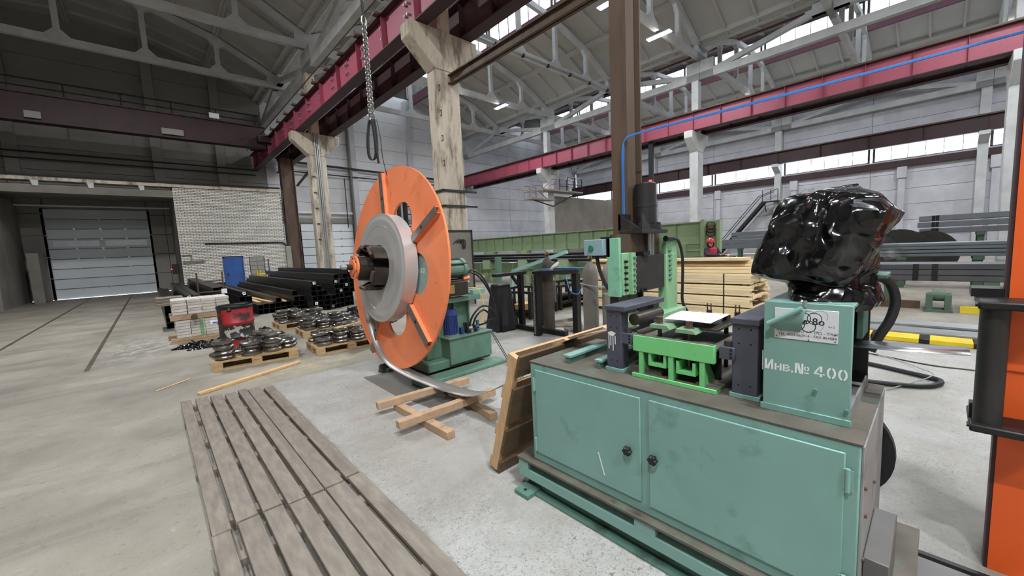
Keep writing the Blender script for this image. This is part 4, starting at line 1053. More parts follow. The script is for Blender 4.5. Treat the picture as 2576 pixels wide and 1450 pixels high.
for k in range(5):
    a = math.radians(78 + 72 * k); cr, sr = math.cos(a), math.sin(a)
    def AR(r, t, w): return DL(cr * r - sr * t, sr * r + cr * t, w)
    def abox(nm, r0, r1, t0, t1, w0, w1, mat, par):
        b = MB(); P = [AR(r, t, w) for w in (w0, w1) for t in (t0, t1) for r in (r0, r1)]
        b.add(P, [(0, 1, 3, 2), (4, 6, 7, 5), (0, 4, 5, 1), (2, 3, 7, 6), (0, 2, 6, 4), (1, 5, 7, 3)]); return b.build(nm, mat, par)
    arm = abox('radial_arm', 0.73, 1.34, -0.046, -0.038, 0.03, 0.085, 'orange', dk)
    abox('arm_side', 0.73, 1.34, 0.038, 0.046, 0.03, 0.085, 'orange', arm)
    abox('arm_face', 0.73, 1.345, -0.046, 0.046, 0.078, 0.086, 'arm_steel', arm)
    b = MB(); b.cyl(AR(0.98, 0, 0.0859), AR(0.98, 0, 0.0875), 0.022, 12); b.build('arm_hole', 'black_gap', arm)
# mandrel
b = MB(); b.cyl(DL(0, 0, -0.3), DL(0, 0, 0.535), 0.14, 40); b.build('mandrel', 'mandrel_dark', dk)
for a in (0.5, 1.75, 3.0, 4.3, 5.5):
    b = MB(); P = [DL(math.cos(a + t) * r, math.sin(a + t) * r, w) for r in (0.139, 0.1415) for w in (0.2, 0.5) for t in (-0.09, 0.09)]
    b.add(P, [(4, 5, 7, 6), (0, 2, 3, 1), (0, 1, 5, 4), (2, 6, 7, 3)]); b.build('mandrel_slot', 'black_gap', dk)
b = MB(); b.cyl(DL(0, 0, 0.535), DL(0, 0, 0.56), 0.146, 40); b.cyl(DL(0, 0, 0.56), DL(0, 0, 0.575), 0.09, 32); b.build('end_cap', 'orange', dk)
for k in range(6):
    a = k * PI / 3 + 0.4; b = MB(); b.cyl(DL(0.115 * math.cos(a), 0.115 * math.sin(a), 0.56), DL(0.115 * math.cos(a), 0.115 * math.sin(a), 0.568), 0.009, 8); b.build('cap_screw', 'steel_dark', dk)
b = MB(); b.cyl(DL(0, 0, 0.575), DL(0, 0, 0.65), 0.036, 20); b.build('spindle', 'mandrel_dark', dk)
b = MB(); b.cyl(DL(0, 0, 0.65), DL(0, 0, 0.70), 0.034, 6, smooth=False); b.cyl(DL(0, 0, 0.70), DL(0, 0, 0.72), 0.022, 12); b.build('spindle_nut', 'galv', dk)
for k in range(5):
    a = math.radians(60 + 72 * k)
    b = MB(); n = 10; P = []
    for w in (0.1, 0.40):
        for r in (0.262, 0.30):
            for i in range(n + 1):
                t = a - 0.42 + 0.84 * i / n; P.append(DL(r * math.cos(t), r * math.sin(t), w))
    m_ = n + 1; F = []
    for i in range(n):
        F += [(i, i + 1, m_ + i + 1, m_ + i), (2 * m_ + i, 3 * m_ + i, 3 * m_ + i + 1, 2 * m_ + i + 1), (m_ + i, m_ + i + 1, 3 * m_ + i + 1, 3 * m_ + i), (i, 2 * m_ + i, 2 * m_ + i + 1, i + 1)]
    F += [(0, m_, 3 * m_, 2 * m_), (n, 2 * m_ + n, 3 * m_ + n, m_ + n)]
    b.add(P, F); sg = b.build('expanding_segment', 'mandrel_dark', dk, 0.004, 1)
    ca, sa = math.cos(a), math.sin(a)
    for s in (-0.045, 0.045):
        b = MB(); b.bar(DL(ca * 0.13 - sa * s, sa * 0.13 + ca * s, 0.16), DL(ca * 0.27 - sa * s, sa * 0.27 + ca * s, 0.42), 0.02, 0.05, tuple(de)); b.build('link_arm', 'mandrel_dark', sg)
    b = MB(); b.cyl(DL(ca * 0.27 - sa * 0.07, sa * 0.27 + ca * 0.07, 0.42), DL(ca * 0.27 + sa * 0.07, sa * 0.27 - ca * 0.07, 0.42), 0.026, 14); b.build('link_pin', 'rust_bolt', sg)
# stand, table, drive
plainbox('skid', (2.35, 4.30, 0), (3.78, 4.56, 0.05), 'machine_green', dk, 0.01)
plainbox('skid', (2.35, 5.3, 0), (3.78, 5.6, 0.05), 'machine_green', dk, 0.01)
plainbox('stand', (2.62, 4.62, 0.05), (3.72, 5.45, 0.17), 'machine_green', dk, 0.01)
plainbox('stand_column', (2.72, 4.80, 0.17), (3.5, 5.3, 0.98), 'machine_green', dk, 0.01)
for x in (2.9, 3.18, 3.44): plainbox('stiffener', (x, 4.74, 0.5), (x + 0.02, 4.8, 0.95), 'machine_green', dk)
plainbox('stand_table', (2.66, 4.66, 0.96), (3.62, 5.42, 1.03), 'machine_green', dk, 0.006)
b = MB(); b.cyl((2.56, 5.04, 1.47), (3.0, 5.04, 1.42), 0.27, 36); b.build('bearing_housing', 'machine_green', dk)
b = MB(); b.prism([(4.72, 1.03), (5.36, 1.03), (5.26, 1.3), (4.82, 1.3)], 'x', 2.6, 2.98); b.build('bearing_pedestal', 'machine_green', dk)
hx, hy = 0.66 * math.cos(math.radians(186)), 0.66 * math.sin(math.radians(186))
b = MB(); n = 40; P = [DL(hx + 0.285 * math.cos(2 * PI * i / n), hy + 0.285 * math.sin(2 * PI * i / n), w) for w in (-0.002, -0.006) for i in range(n)]
b.add(P, [tuple(range(n)), tuple(reversed(range(n, 2 * n)))] + [(i, (i + 1) % n, n + (i + 1) % n, n + i) for i in range(n)]); ap = b.build('cover_plate', 'grey_green', dk)
b = MB()
for g, dx in adv[:-1]:
    for poly in g: b.add([DL(-0.42 - (x + dx) * 0.068, -0.06 + y * 0.068, -0.0012) for x, y in poly], [tuple(range(len(poly)))])
b.build('stencil_lettering', 'stencil_white', ap, fix=False)
b = MB(); b.cyl((2.95, 4.8, 1.43), (3.36, 4.8, 1.43), 0.13, 28); b.build('brake_cylinder', 'machine_green', dk)
b = MB(); b.cyl((3.36, 4.8, 1.43), (3.41, 4.8, 1.43), 0.155, 28); b.cyl((3.41, 4.8, 1.43), (3.52, 4.8, 1.40), 0.035, 12); b.build('cylinder_cap', 'machine_green', dk)
for k in range(6):
    a = k * PI / 3 + 0.5; b = MB(); b.cyl((2.95, 4.8 + 0.15 * math.cos(a), 1.43 + 0.15 * math.sin(a)), (3.42, 4.8 + 0.15 * math.cos(a), 1.43 + 0.15 * math.sin(a)), 0.011, 8); b.build('tie_rod', 'steel_dark', dk)
plainbox('gear_motor', (2.95, 4.6, 1.06), (3.36, 4.82, 1.26), 'mandrel_dark', dk, 0.015)
for y in (4.62, 4.8):
    for z in (1.085, 1.235):
        b = MB(); b.cyl((3.36, y, z), (3.385, y, z), 0.018, 10); b.build('bolt_head', 'bright_steel', dk)
plainbox('yellow_nameplate', (3.0, 4.597, 1.1), (3.12, 4.6, 1.22), M('brass', (150, 122, 60), 0.5), dk)
b = MB(); b.cyl((3.36, 4.72, 1.29), (3.46, 4.70, 1.29), 0.032, 12); b.build('connector', 'orange', dk)
b = MB(); b.bar((3.42, 4.9, 1.34), (3.66, 4.9, 1.05), 0.03, 0.06); b.build('brace', 'machine_green', dk)
# hydraulic tank with motor, valves and hoses
tk = plainbox('oil_tank', (2.97, 4.58, 0.09), (3.72, 5.0, 0.455), 'machine_green', dk, 0.008)
plainbox('tank_lid', (2.95, 4.56, 0.455), (3.74, 5.02, 0.475), 'machine_green', tk, 0.004)
b = MB(); b.cyl((3.1, 4.72, 0.475), (3.1, 4.72, 0.5), 0.1, 24); b.build('motor_flange', 'galv', dk)
mt_ = MB(); mt_.cyl((3.1, 4.72, 0.5), (3.1, 4.72, 0.78), 0.085, 24); mt_ = mt_.build('pump_motor', 'motor_blue', dk)
b = MB(); b.cyl((3.1, 4.72, 0.78), (3.1, 4.72, 0.86), 0.092, 24, 0.08); b.build('fan_cowl', 'motor_blue', mt_)
for k in range(16):
    a = k * PI / 8; b = MB(); b.bar((3.1 + 0.09 * math.cos(a), 4.72 + 0.09 * math.sin(a), 0.52), (3.1 + 0.09 * math.cos(a), 4.72 + 0.09 * math.sin(a), 0.77), 0.006, 0.02, (math.cos(a), math.sin(a), 0)); b.build('cooling_fin', 'motor_blue', mt_)
for x, y, s, z, m_ in ((3.27, 4.7, 0.06, 0.1, 'motor_blue'), (3.35, 4.66, 0.05, 0.16, 'steel_dark'), (3.43, 4.68, 0.05, 0.13, 'galv'), (3.5, 4.7, 0.06, 0.1, 'steel_dark'), (3.58, 4.72, 0.04, 0.16, 'machine_green'), (3.42, 4.82, 0.1, 0.14, 'steel_dark'), (3.3, 4.84, 0.07, 0.2, 'machine_green')):
    plainbox('valve_block', (x - s / 2, y - s / 2, 0.475), (x + s / 2, y + s / 2, 0.475 + z), m_, dk, 0.005)
for x in (3.34, 3.46):
    b = MB(); b.cyl((x, 4.62, 0.56), (x + 0.05, 4.6, 0.56), 0.024, 12); b.build('solenoid', 'motor_blue' if x > 3.4 else 'galv', dk)
for pts in ([(3.36, 4.66, 0.5), (3.4, 4.6, 0.72), (3.55, 4.55, 0.86), (3.72, 4.52, 0.8), (3.78, 4.52, 0.66), (3.66, 4.6, 0.62)], [(3.44, 4.68, 0.5), (3.46, 4.6, 0.7), (3.58, 4.56, 0.8), (3.7, 4.56, 0.7), (3.68, 4.6, 0.6), (3.58, 4.7, 0.55)],
            [(3.52, 4.8, 1.4), (3.62, 4.7, 1.36), (3.74, 4.62, 1.15), (3.82, 4.58, 0.8), (3.8, 4.6, 0.62)], [(3.5, 4.8, 1.38), (3.64, 4.72, 1.3), (3.78, 4.64, 1.05), (3.86, 4.6, 0.72), (3.8, 4.62, 0.55)]):
    b = MB(); b.tube(spline(pts, 6), 0.014, 8); b.build('hose', 'black_rubber', dk)
b = MB(); b.tube(spline([(3.36, 4.62, 1.15), (3.5, 4.56, 1.12), (3.58, 4.55, 0.9), (3.56, 4.6, 0.6)], 6), 0.008, 6); b.build('yellow_cable', 'yellow', dk)
for dy in (0, 0.03):
    b = MB(); b.tube(spline([(3.74, 4.75, 0.6), (3.72 + dy, 4.5, 0.35), (3.6 + dy, 4.1, 0.12), (3.45 + dy * 2, 3.75, 0.012), (3.25, 3.3, 0.012)], 6), 0.006, 6)
    tag(b.build('floor_cable', 'black_rubber'), 'thin black cable trailing from the oil tank to the propped pallet', 'cable', 'cables from the oil tank')
plainbox('table_bracket', (3.5, 4.68, 1.03), (3.72, 4.9, 1.1), 'teal', dk, 0.004)

# coil of strip and its hanging loop
ck = thing('steel_coil', 'shiny steel strip coil on the mandrel with its end hanging to the floor', 'steel coil', DL(0, 0, 0.14))
prof = [(0.30, 0.045), (0.718, 0.045), (0.718, 0.14), (0.7185, 0.22), (0.66, 0.219), (0.655, 0.222), (0.62, 0.22), (0.45, 0.219), (0.43, 0.2215), (0.41, 0.219), (0.30, 0.22), (0.30, 0.045)]
b = MB(); n = 96; P = [DL(r * math.cos(2 * PI * i / n), r * math.sin(2 * PI * i / n), w) for r, w in prof for i in range(n)]
b.add(P, [(k * n + i, k * n + (i + 1) % n, (k + 1) * n + (i + 1) % n, (k + 1) * n + i) for k in range(len(prof) - 1) for i in range(n)], False)
cb = b.build('coil_body', 'coil_steel', ck)
b = MB(); b.tube([DL(r0 * math.cos(t), r0 * math.sin(t), 0.2205) for r0, t in [(0.56, 2 * PI * i / 80) for i in range(80)]], 0.0015, 4, closed=True); b.build('wrap_line', 'bright_steel', ck)
path = [(0.702, 1.72), (0.70, 1.38), (0.66, 1.02), (0.54, 0.66), (0.32, 0.36), (0.02, 0.20), (-0.45, 0.15), (-0.95, 0.15), (-1.5, 0.172), (-2.0, 0.26), (-2.6, 0.58), (-3.05, 0.92), (-3.5, 1.10), (-3.9, 1.13)]
sp_ = spline([(0, dy, z) for dy, z in path], 8)
def sx(z): return 2.455 - (z - 1.5) * 0.087
G = [[(2.455 - 0.225, 5.04 + p.y, p.z), (2.455 - 0.04, 5.04 + p.y, p.z)] for p in sp_]
b = MB(); b.sheet(G); b.build('hanging_strip', 'strip_steel', ck, solid=0.0025)

# lifting chain, straps and cable over the coil
M('chain_steel', (150, 148, 144), 0.35, metal=0.8, var=0.2, scale=20)
M('strap_black', (30, 30, 30), 0.7, var=0.2, scale=10)
def link_mesh(r, w, l):
    b = MB(); pts = []
    for i in range(16):
        a = 2 * PI * i / 16; pts.append((w * math.cos(a), 0, l * math.sin(a) + (l * 0.5 if math.sin(a) > 0 else -l * 0.5)))
    b.tube(pts, r, 6, closed=True); return b.mesh('chain_link')
ch = thing('lifting_chain', 'bundle of shiny lifting chains hanging above the orange disc', 'chain', (2.3, 5.03, 3.5))
lk = link_mesh(0.006, 0.016, 0.014)
for s in range(4):
    n = 34
    for i in range(n):
        z = 4.58 - i * 0.033; t = i / n
        smesh(lk, 'chain_link', 'chain_steel', ch, ((s - 1.5) * (0.008 + 0.014 * t), (s % 2 - 0.5) * (0.03 + 0.02 * t), z - 3.5), (0, 0, (i % 2) * PI / 2 + s * 0.4))
b = MB(); b.tube([(2.3 + 0.03 * math.cos(a), 5.03, 4.63 + 0.06 * math.sin(a)) for a in [2 * PI * i / 20 for i in range(20)]], 0.011, 8, closed=True); b.build('master_link', 'chain_steel', ch)
b = MB(); b.tube(spline([(2.3, 5.03, 4.68), (2.29, 5.03, 5.2), (2.28, 5.03, 7), (2.28, 5.03, 11.9)], 4), 0.016, 8); b.build('hoist_rope', 'strap_black', ch)
for s in (-1, 1):
    b = MB(); b.tube([(2.3 + s * 0.03 + 0.018 * math.cos(a), 5.03, 3.46 + 0.035 * math.sin(a)) for a in [2 * PI * i / 14 for i in range(14)]], 0.008, 6, closed=True); b.build('hook', 'chain_steel', ch)
def strap(pts, w, nm, lab):
    P = spline(pts, 8); b = MB(); b.sheet([[(p.x - w / 2 * 0.5, p.y + w / 2 * 0.85, p.z), (p.x + w / 2 * 0.5, p.y - w / 2 * 0.85, p.z)] for p in P])
    return tag(b.build(nm, 'strap_black', solid=0.008), lab, 'strap')
strap([(2.29, 5.08, 3.44), (2.27, 5.13, 3.2), (2.27, 5.13, 3.0), (2.29, 5.07, 2.93), (2.31, 5.01, 2.99), (2.31, 5.0, 3.2), (2.30, 5.03, 3.44)], 0.045, 'lifting_strap', 'black lifting strap looped below the chain bundle')
strap([(2.32, 5.0, 3.44), (2.33, 4.99, 3.2), (2.32, 4.99, 2.98), (2.33, 4.99, 2.88)], 0.03, 'strap_tail', 'straight black strap tail beside the looped lifting strap')
b = MB(); b.tube(spline([(2.33, 4.95, 3.42), (2.35, 4.93, 3.2), (2.36, 4.93, 2.95), (2.40, 4.93, 2.72)], 5), 0.005, 6)
tag(b.build('hoist_cable', 'steel_dark'), 'thin cable from the chain bundle to the top of the orange disc', 'cable')

# timbers under the strip loop, sheet metal beside the stand
def timber(p0, p1, z0, w, h, lab, mat='wood_orange2'):
    a, c = Vector((p0[0], p0[1], z0 + h / 2)), Vector((p1[0], p1[1], z0 + h / 2))
    t = MB(); t.bar((a - (a + c) / 2), (c - (a + c) / 2), w, h); me = t.mesh('timber')
    o = bpy.data.objects.new('timber', me); COL.objects.link(o); me.materials.append(MATS[mat]); o.location = (a + c) / 2
    md = o.modifiers.new('edge', 'BEVEL'); md.width = 0.004; md.segments = 1
    return tag(o, lab, 'timber')
M('wood_orange2', (170, 142, 114), 0.8, var=0.14, scale=7, bump=0.15, rnd=0.08, dirt=((140, 110, 84), 0.25, 9))
timber((1.83, 3.95), (1.845, 2.92), 0.0, 0.085, 0.075, 'squared timber on the floor under the ends of two crossing timbers')
timber((2.52, 4.05), (2.36, 2.93), 0.0, 0.085, 0.075, 'squared timber on the floor under the hanging strip loop')
timber((1.60, 3.93), (2.72, 3.84), 0.0765, 0.07, 0.075, 'squared timber lying across two others, next to the disc')
timber((1.535, 3.335), (2.67, 3.30), 0.0765, 0.085, 0.075, 'squared timber lying across two others, in front of the strip loop')
b = MB(); b.prism([(2.02, 5.36), (2.62, 5.25), (2.48, 4.62), (2.2, 4.2), (2.0, 4.3)], 'z', 0.0, 0.004)
tag(b.build('sheet_metal', M('sheet_grey', (104, 102, 97), 0.5, metal=0.2, var=0.08, scale=2)), 'flat grey sheet of metal on the floor beside the orange disc', 'sheet metal')
b = MB(); b.prism([(2.05, 4.05), (2.55, 4.02), (2.45, 3.5), (2.3, 3.62), (2.1, 3.55)], 'z', 0.0, 0.004)
tag(b.build('sheet_offcut', 'sheet_grey'), 'ragged grey metal offcut on the floor between the crossed timbers', 'sheet metal')
b = MB(); b.prism([(5.32, 0.0), (5.45, 0.0), (5.38, 0.12)], 'x', 2.28, 2.5); tag(b.build('wheel_chock', 'steel_dark'), 'dark triangular chock at the foot of the orange disc', 'chock')
for (p0, p1, w, h, lab) in (((0.29, 6.4), (1.63, 6.98), 0.07, 0.035, 'long pale plank lying on the floor past the board walkway'), ((-0.11, 7.08), (0.28, 7.42), 0.03, 0.012, 'short splintered stick lying on the bare floor')):
    timber(p0, p1, 0.0, w, h, lab, 'wood_fresh')

# ------------------------------------------------------------------ board walkway
M('deck_wood', (134, 125, 115), 0.85, var=0.14, scale=5, stretch=(6, 1.2, 6), bump=0.25, rnd=0.07, dirt=((82, 74, 66), 0.32, 3.5), soft=True)
dkw = thing('board_walkway', 'worn walkway of grey boards laid on bearers over the floor', 'walkway', (0.55, 3.2, 0))
edges = [(0.105, 0.2), (0.226, 0.342), (0.370, 0.482), (0.510, 0.618), (0.642, 0.728), (0.74, 0.868), (0.898, 1.0)]
for k, (x0, x1) in enumerate(edges):
    dz = R.uniform(-0.010, 0.012); ye = 5.95 - 0.03 * k + R.uniform(-0.03, 0.03); yj = 2.83 + R.uniform(-0.02, 0.05)
    sk = R.uniform(-0.010, 0.010)
    for y0, y1 in ((yj + 0.012, ye), (0.35 + R.uniform(-.1, .1), yj - 0.008)):
        z1 = 0.09 + dz + R.uniform(-0.003, 0.003); b = MB()
        b.add([(x0, y0, 0.05), (x1, y0, 0.05), (x1 + sk, y1, 0.05), (x0 + sk, y1, 0.05), (x0, y0, z1), (x1, y0, z1 + sk * .3), (x1 + sk, y1, z1), (x0 + sk, y1, z1 - sk * .3)],
              [(0, 3, 2, 1), (4, 5, 6, 7), (0, 1, 5, 4), (1, 2, 6, 5), (2, 3, 7, 6), (3, 0, 4, 7)]); b.build('board', 'deck_wood', dkw, 0.004, 1)
for y in (0.8, 1.7, 2.55, 3.0, 3.85, 4.5, 5.2, 5.75):
    plainbox('bearer', (0.085 + R.uniform(0, .03), y, 0.0), (0.985, y + 0.09, 0.048), 'deck_wood', dkw)
# ------------------------------------------------------------------ pallets of roller dies
M('pallet_wood', (176, 148, 108), 0.8, var=0.15, scale=5, stretch=(1.5, 6, 6), bump=0.15, rnd=0.06, dirt=((120, 98, 72), 0.3, 4))
M('die_steel', (142, 138, 134), 0.25, metal=0.9, var=0.22, scale=6, dirt=((70, 64, 58), 0.25, 7), rnd=0.15)
def pallet(x, y, a, lab):
    t = thing('euro_pallet', lab, 'pallet', (x, y, 0)); t.rotation_euler.z = a
    def pb(nm, p, q):
        b = MB(); b.box(p, q); me = b.mesh(nm); o = smesh(me, nm, 'pallet_wood', t); return o
    for yy, w in ((-0.4, 0.145), (-0.235, 0.1), (-0.07, 0.145), (0.135, 0.1), (0.255, 0.145)): pb('deck_board', (-0.6, yy, 0.122), (0.6, yy + w, 0.144))
    for xx in (-0.6, -0.0725, 0.455): pb('cross_board', (xx, -0.4, 0.1), (xx + 0.145, 0.4, 0.122))
    for yy, w in ((-0.4, 0.1), (-0.07, 0.145), (0.3, 0.1)):
        pb('skid_board', (-0.6, yy, 0.0), (0.6, yy + w, 0.022))
        for xx, ww in ((-0.6, 0.145), (-0.0725, 0.145), (0.455, 0.145)): pb('block', (xx, yy, 0.022), (xx + ww, yy + w, 0.1))
    return t
PALS = [(1.18, 7.88, -0.118, 'pallet loaded with roller dies in front of the red drum'), (2.58, 7.55, -0.066, 'pallet loaded with roller dies next to the orange disc'),
        (2.72, 10.95, 0.0, 'pallet of roller dies furthest back by the black plastic'), (2.85, 9.4, -0.05, 'pallet of roller dies in the middle of the roller group')]
for p in PALS: pallet(*p)
def die(prof, n=28):
    b = MB(); b.lathe(prof, n); return b.mesh('roller_die')
dies = [die([(0.045, 0.0), (0.15, 0.0), (0.165, 0.015), (0.165, 0.045), (0.12, 0.075), (0.11, 0.1), (0.12, 0.125), (0.16, 0.155), (0.165, 0.18), (0.15, 0.2), (0.045, 0.2), (0.045, 0.0)]),
        die([(0.05, 0.0), (0.13, 0.0), (0.15, 0.02), (0.16, 0.06), (0.14, 0.09), (0.125, 0.1), (0.16, 0.115), (0.175, 0.13), (0.175, 0.16), (0.16, 0.175), (0.05, 0.175), (0.05, 0.0)]),
        die([(0.05, 0.0), (0.17, 0.0), (0.185, 0.012), (0.185, 0.05), (0.17, 0.062), (0.12, 0.066), (0.115, 0.08), (0.06, 0.085), (0.06, 0.13), (0.04, 0.13), (0.04, 0.0)]),
        die([(0.05, 0.0), (0.12, 0.0), (0.155, 0.025), (0.165, 0.05), (0.155, 0.075), (0.13, 0.09), (0.155, 0.105), (0.165, 0.13), (0.155, 0.155), (0.12, 0.18), (0.05, 0.18), (0.05, 0.0)])]
DH = [0.2, 0.175, 0.13, 0.18]
def put_dies(pi, spots, where, sc=0.86):
    px, py, pa, _ = PALS[pi]; c, s = math.cos(pa), math.sin(pa)
    for lx, ly, kinds in spots:
        z = 0.145
        for lvl, k in enumerate(kinds):
            o = smesh(dies[k], 'roller_die', 'die_steel', None, (px + lx * c - ly * s, py + lx * s + ly * c, z), (0, 0, R.uniform(0, 6)), (sc * 1.05, sc * 1.05, sc))
            lv = ('bottom' if lvl == 0 and len(kinds) > 1 else ('top' if len(kinds) > 1 else 'single'))
            shape = ('deep-grooved', 'stepped', 'flat flanged', 'twin-ridged')[k]
            tag(o, '%s %s steel roller die %s' % (lv, shape, where), 'roller die', '%s %s dies %s' % (lv, shape, where)); z += DH[k] * sc + 0.001
put_dies(0, [(-0.42, -0.22, (3, 1)), (-0.06, -0.2, (0, 2)), (0.25, -0.2, (1, 0)), (0.49, -0.05, (3,)), (0.14, 0.13, (0, 1)), (0.44, 0.26, (1,)), (-0.2, 0.16, (2,)), (-0.47, 0.12, (2,))], 'on the pallet before the red drum')
def grid_spots(seed, cols=4, rows=3):
    rr = random.Random(seed); out = []
    for i in range(cols):
        for j in range(rows):
            k = rr.choice((0, 1, 2, 3)); out.append((-0.44 + i * 0.295 + rr.uniform(-.01, .01), -0.26 + j * 0.27 + rr.uniform(-.01, .01), (k, rr.choice((1, 2, 2))) if rr.random() < 0.6 else (k,)))
    return out
put_dies(1, grid_spots(3), 'on the pallet beside the orange disc', 0.78)
put_dies(2, grid_spots(5), 'on the pallet furthest back', 0.78)
put_dies(3, grid_spots(8), 'on the middle pallet of the roller group', 0.78)
b = MB(); b.bar((2.3, 7.18, 0.435), (3.1, 7.45, 0.44), 0.07, 0.02); tag(b.build('lath', 'wood_fresh'), 'pale lath lying across the dies beside the orange disc', 'lath')

# ------------------------------------------------------------------ drum
def drum_mat():
    mt = bpy.data.materials.new('drum_paint'); mt.use_nodes = True; MATS['drum_paint'] = mt
    nt = mt.node_tree; N = nt.nodes; L = nt.links; bs = N['Principled BSDF']; bs.inputs['Roughness'].default_value = 0.45
    tc = N.new('ShaderNodeTexCoord'); sep = N.new('ShaderNodeSeparateXYZ'); L.new(tc.outputs['Object'], sep.inputs[0])
    nz = N.new('ShaderNodeTexNoise'); nz.inputs['Scale'].default_value = 5; nz.inputs['Detail'].default_value = 5; L.new(tc.outputs['Object'], nz.inputs['Vector'])
    n2 = N.new('ShaderNodeTexNoise'); n2.inputs['Scale'].default_value = 9; n2.inputs['Detail'].default_value = 3; L.new(tc.outputs['Object'], n2.inputs['Vector'])
    def ramp(v, a, c):
        r = N.new('ShaderNodeMapRange'); r.inputs['From Min'].default_value = a; r.inputs['From Max'].default_value = c; L.new(v, r.inputs['Value']); return r.outputs['Result']
    def mix(f, a, c):
        m_ = N.new('ShaderNodeMix'); m_.data_type = 'RGBA'; L.new(f, m_.inputs['Factor'])
        for k, q in (('A', a), ('B', c)):
            if isinstance(q, tuple): m_.inputs[k].default_value = q
            else: L.new(q, m_.inputs[k])
        return m_.outputs['Result']
    red = mix(ramp(nz.outputs['Fac'], 0.5, 0.6), rgb((164, 34, 40)), rgb((52, 24, 25)))
    blk = mix(ramp(n2.outputs['Fac'], 0.56, 0.6), rgb((40, 40, 40)), rgb((172, 170, 160)))
    band = N.new('ShaderNodeMath'); band.operation = 'MULTIPLY'
    L.new(ramp(sep.outputs['Z'], 0.235, 0.25), band.inputs[0]); L.new(ramp(sep.outputs['Z'], 0.53, 0.515), band.inputs[1])
    col = mix(band.outputs[0], red, blk)
    L.new(col, bs.inputs['Base Color'])
drum_mat()
dr = thing('steel_drum', 'battered red and black steel drum among the roller pallets', 'drum', (1.1, 9.0, 0))
prof = [(0.0, 0.01), (0.27, 0.01), (0.285, 0.0), (0.288, 0.03), (0.28, 0.04), (0.28, 0.27), (0.292, 0.285), (0.292, 0.3), (0.28, 0.315), (0.28, 0.54), (0.292, 0.555), (0.292, 0.57), (0.28, 0.585), (0.28, 0.84)]
b = MB(); b.lathe(prof, 40, (1.1, 9.0, 0)); b.build('drum_shell', 'drum_paint', dr)
b = MB(); b.lathe([(0.281, 0.82), (0.292, 0.835), (0.296, 0.865), (0.285, 0.88), (0.272, 0.87), (0.268, 0.845), (0.0, 0.845)], 40, (1.1, 9.0, 0)); b.build('lid', 'black_metal', dr)
b = MB(); b.cyl((0.98, 8.76, 0.84), (0.98, 8.735, 0.79), 0.035, 16); b.build('label_dot', 'steel_dark', dr)
b = MB(); b.cyl((1.25, 9.1, 0.845), (1.25, 9.1, 0.87), 0.03, 12); b.build('bung', 'black_metal', dr)
# ------------------------------------------------------------------ strapped packs of white brick
M('brick_stock', (196, 190, 181), 0.9, var=0.1, scale=9, bump=0.35, bscale=40, rnd=0.14)
def brick_pack(x0, y0, z0, nx_, ny_, nz_, lab, jitter):
    t = thing('brick_pack', lab, 'brick pack', (x0, y0, z0))
    bm_ = MB(); bm_.box((0.004, 0.003, 0.001), (0.246, 0.117, 0.058)); me = bm_.mesh('brick')
    for k in range(nz_):
        for i in range(nx_):
            for j in range(ny_):
                if 0 < i < nx_ - 1 and 0 < j < ny_ - 1 and k < nz_ - 1: continue
                smesh(me, 'brick', 'brick_stock', t, (i * 0.25 + R.uniform(-jitter, jitter), j * 0.12 + R.uniform(-jitter, jitter), k * 0.063))
    return t
p1_ = brick_pack(0.27, 10.95, 0.11, 4, 7, 6, 'lower pack of white bricks with a green strap behind the drum', 0.006)
brick_pack(0.25, 10.95, 0.61, 4, 7, 5, 'upper pack of white bricks behind the red drum', 0.008)
plainbox('strap', (0.68, 10.935, 0.11), (0.74, 10.947, 0.49), M('strap_green', (120, 160, 120), 0.4), p1_)
plainbox('sticker', (0.86, 10.938, 0.33), (1.05, 10.946, 0.42), 'paper', p1_)
plainbox('sticker', (0.9, 10.934, 0.34), (0.99, 10.9375, 0.37), M('sticker_blue', (60, 110, 170)), p1_)
for (a_, c_, lab) in (((0.14, 10.9, 0.0), (1.35, 11.0, 0.05), 'timber under the lower brick pack, nearer the drum'), ((0.14, 11.5, 0.0), (1.35, 11.6, 0.105), 'timber under the lower brick pack, nearer the tubes'), ((0.17, 10.92, 0.055), (1.32, 11.02, 0.105), 'batten resting on the timber under the lower brick pack'), ((0.2, 10.93, 0.495), (1.3, 11.03, 0.605), 'squared timber between the two brick packs, nearer the drum'), ((0.2, 11.5, 0.495), (1.3, 11.6, 0.605), 'squared timber between the two brick packs, nearer the tubes')):
    b = MB(); b.box(a_, c_); tag(b.build('bearer_timber', 'wood_orange2'), lab, 'timber')
b = MB(); b.cyl((0.58, 10.7, 0.55), (0.6, 10.92, 0.55), 0.055, 16); tag(b.build('log_end', 'wood_dark'), 'round log end sticking out between the brick packs', 'log')
# black plastic heaps
def heap(cx, cy, rx, ry, h, lab, rot=0.0, seed=0):
    nr, nc = 28, 36; G = []
    for i in range(nr + 1):
        row = []
        for j in range(nc):
            a = 2 * PI * j / nc; r = i / nr
            w = 1 + 0.28 * math.sin(3 * a + seed) + 0.15 * math.sin(5 * a + 2 * seed)
            x, y = rx * r * math.cos(a) * w, ry * r * math.sin(a) * w
            p = Vector((cx + x * math.cos(rot) - y * math.sin(rot), cy + x * math.sin(rot) + y * math.cos(rot), 0))
            z = h * (1 - r ** 1.6) * (0.75 + 0.5 * mnoise.noise(p * 3 + Vector((seed, 0, 0)))) + 0.012 + max(0, crumple(p * 1.6 + Vector((0, 0, seed)), 0.12 * (1 - r * r * 0.8), 4))
            if i == nr: z = 0.004
            row.append((p.x, p.y, max(0.004, z)))
        G.append(row)
    b = MB(); b.sheet(G, True, True); return tag(b.build('plastic_heap', 'black_plastic'), lab, 'plastic sheet')
heap(0.72, 10.15, 0.5, 0.3, 0.07, 'crumpled black plastic on the floor left of the red drum', 0.3, 1.0)
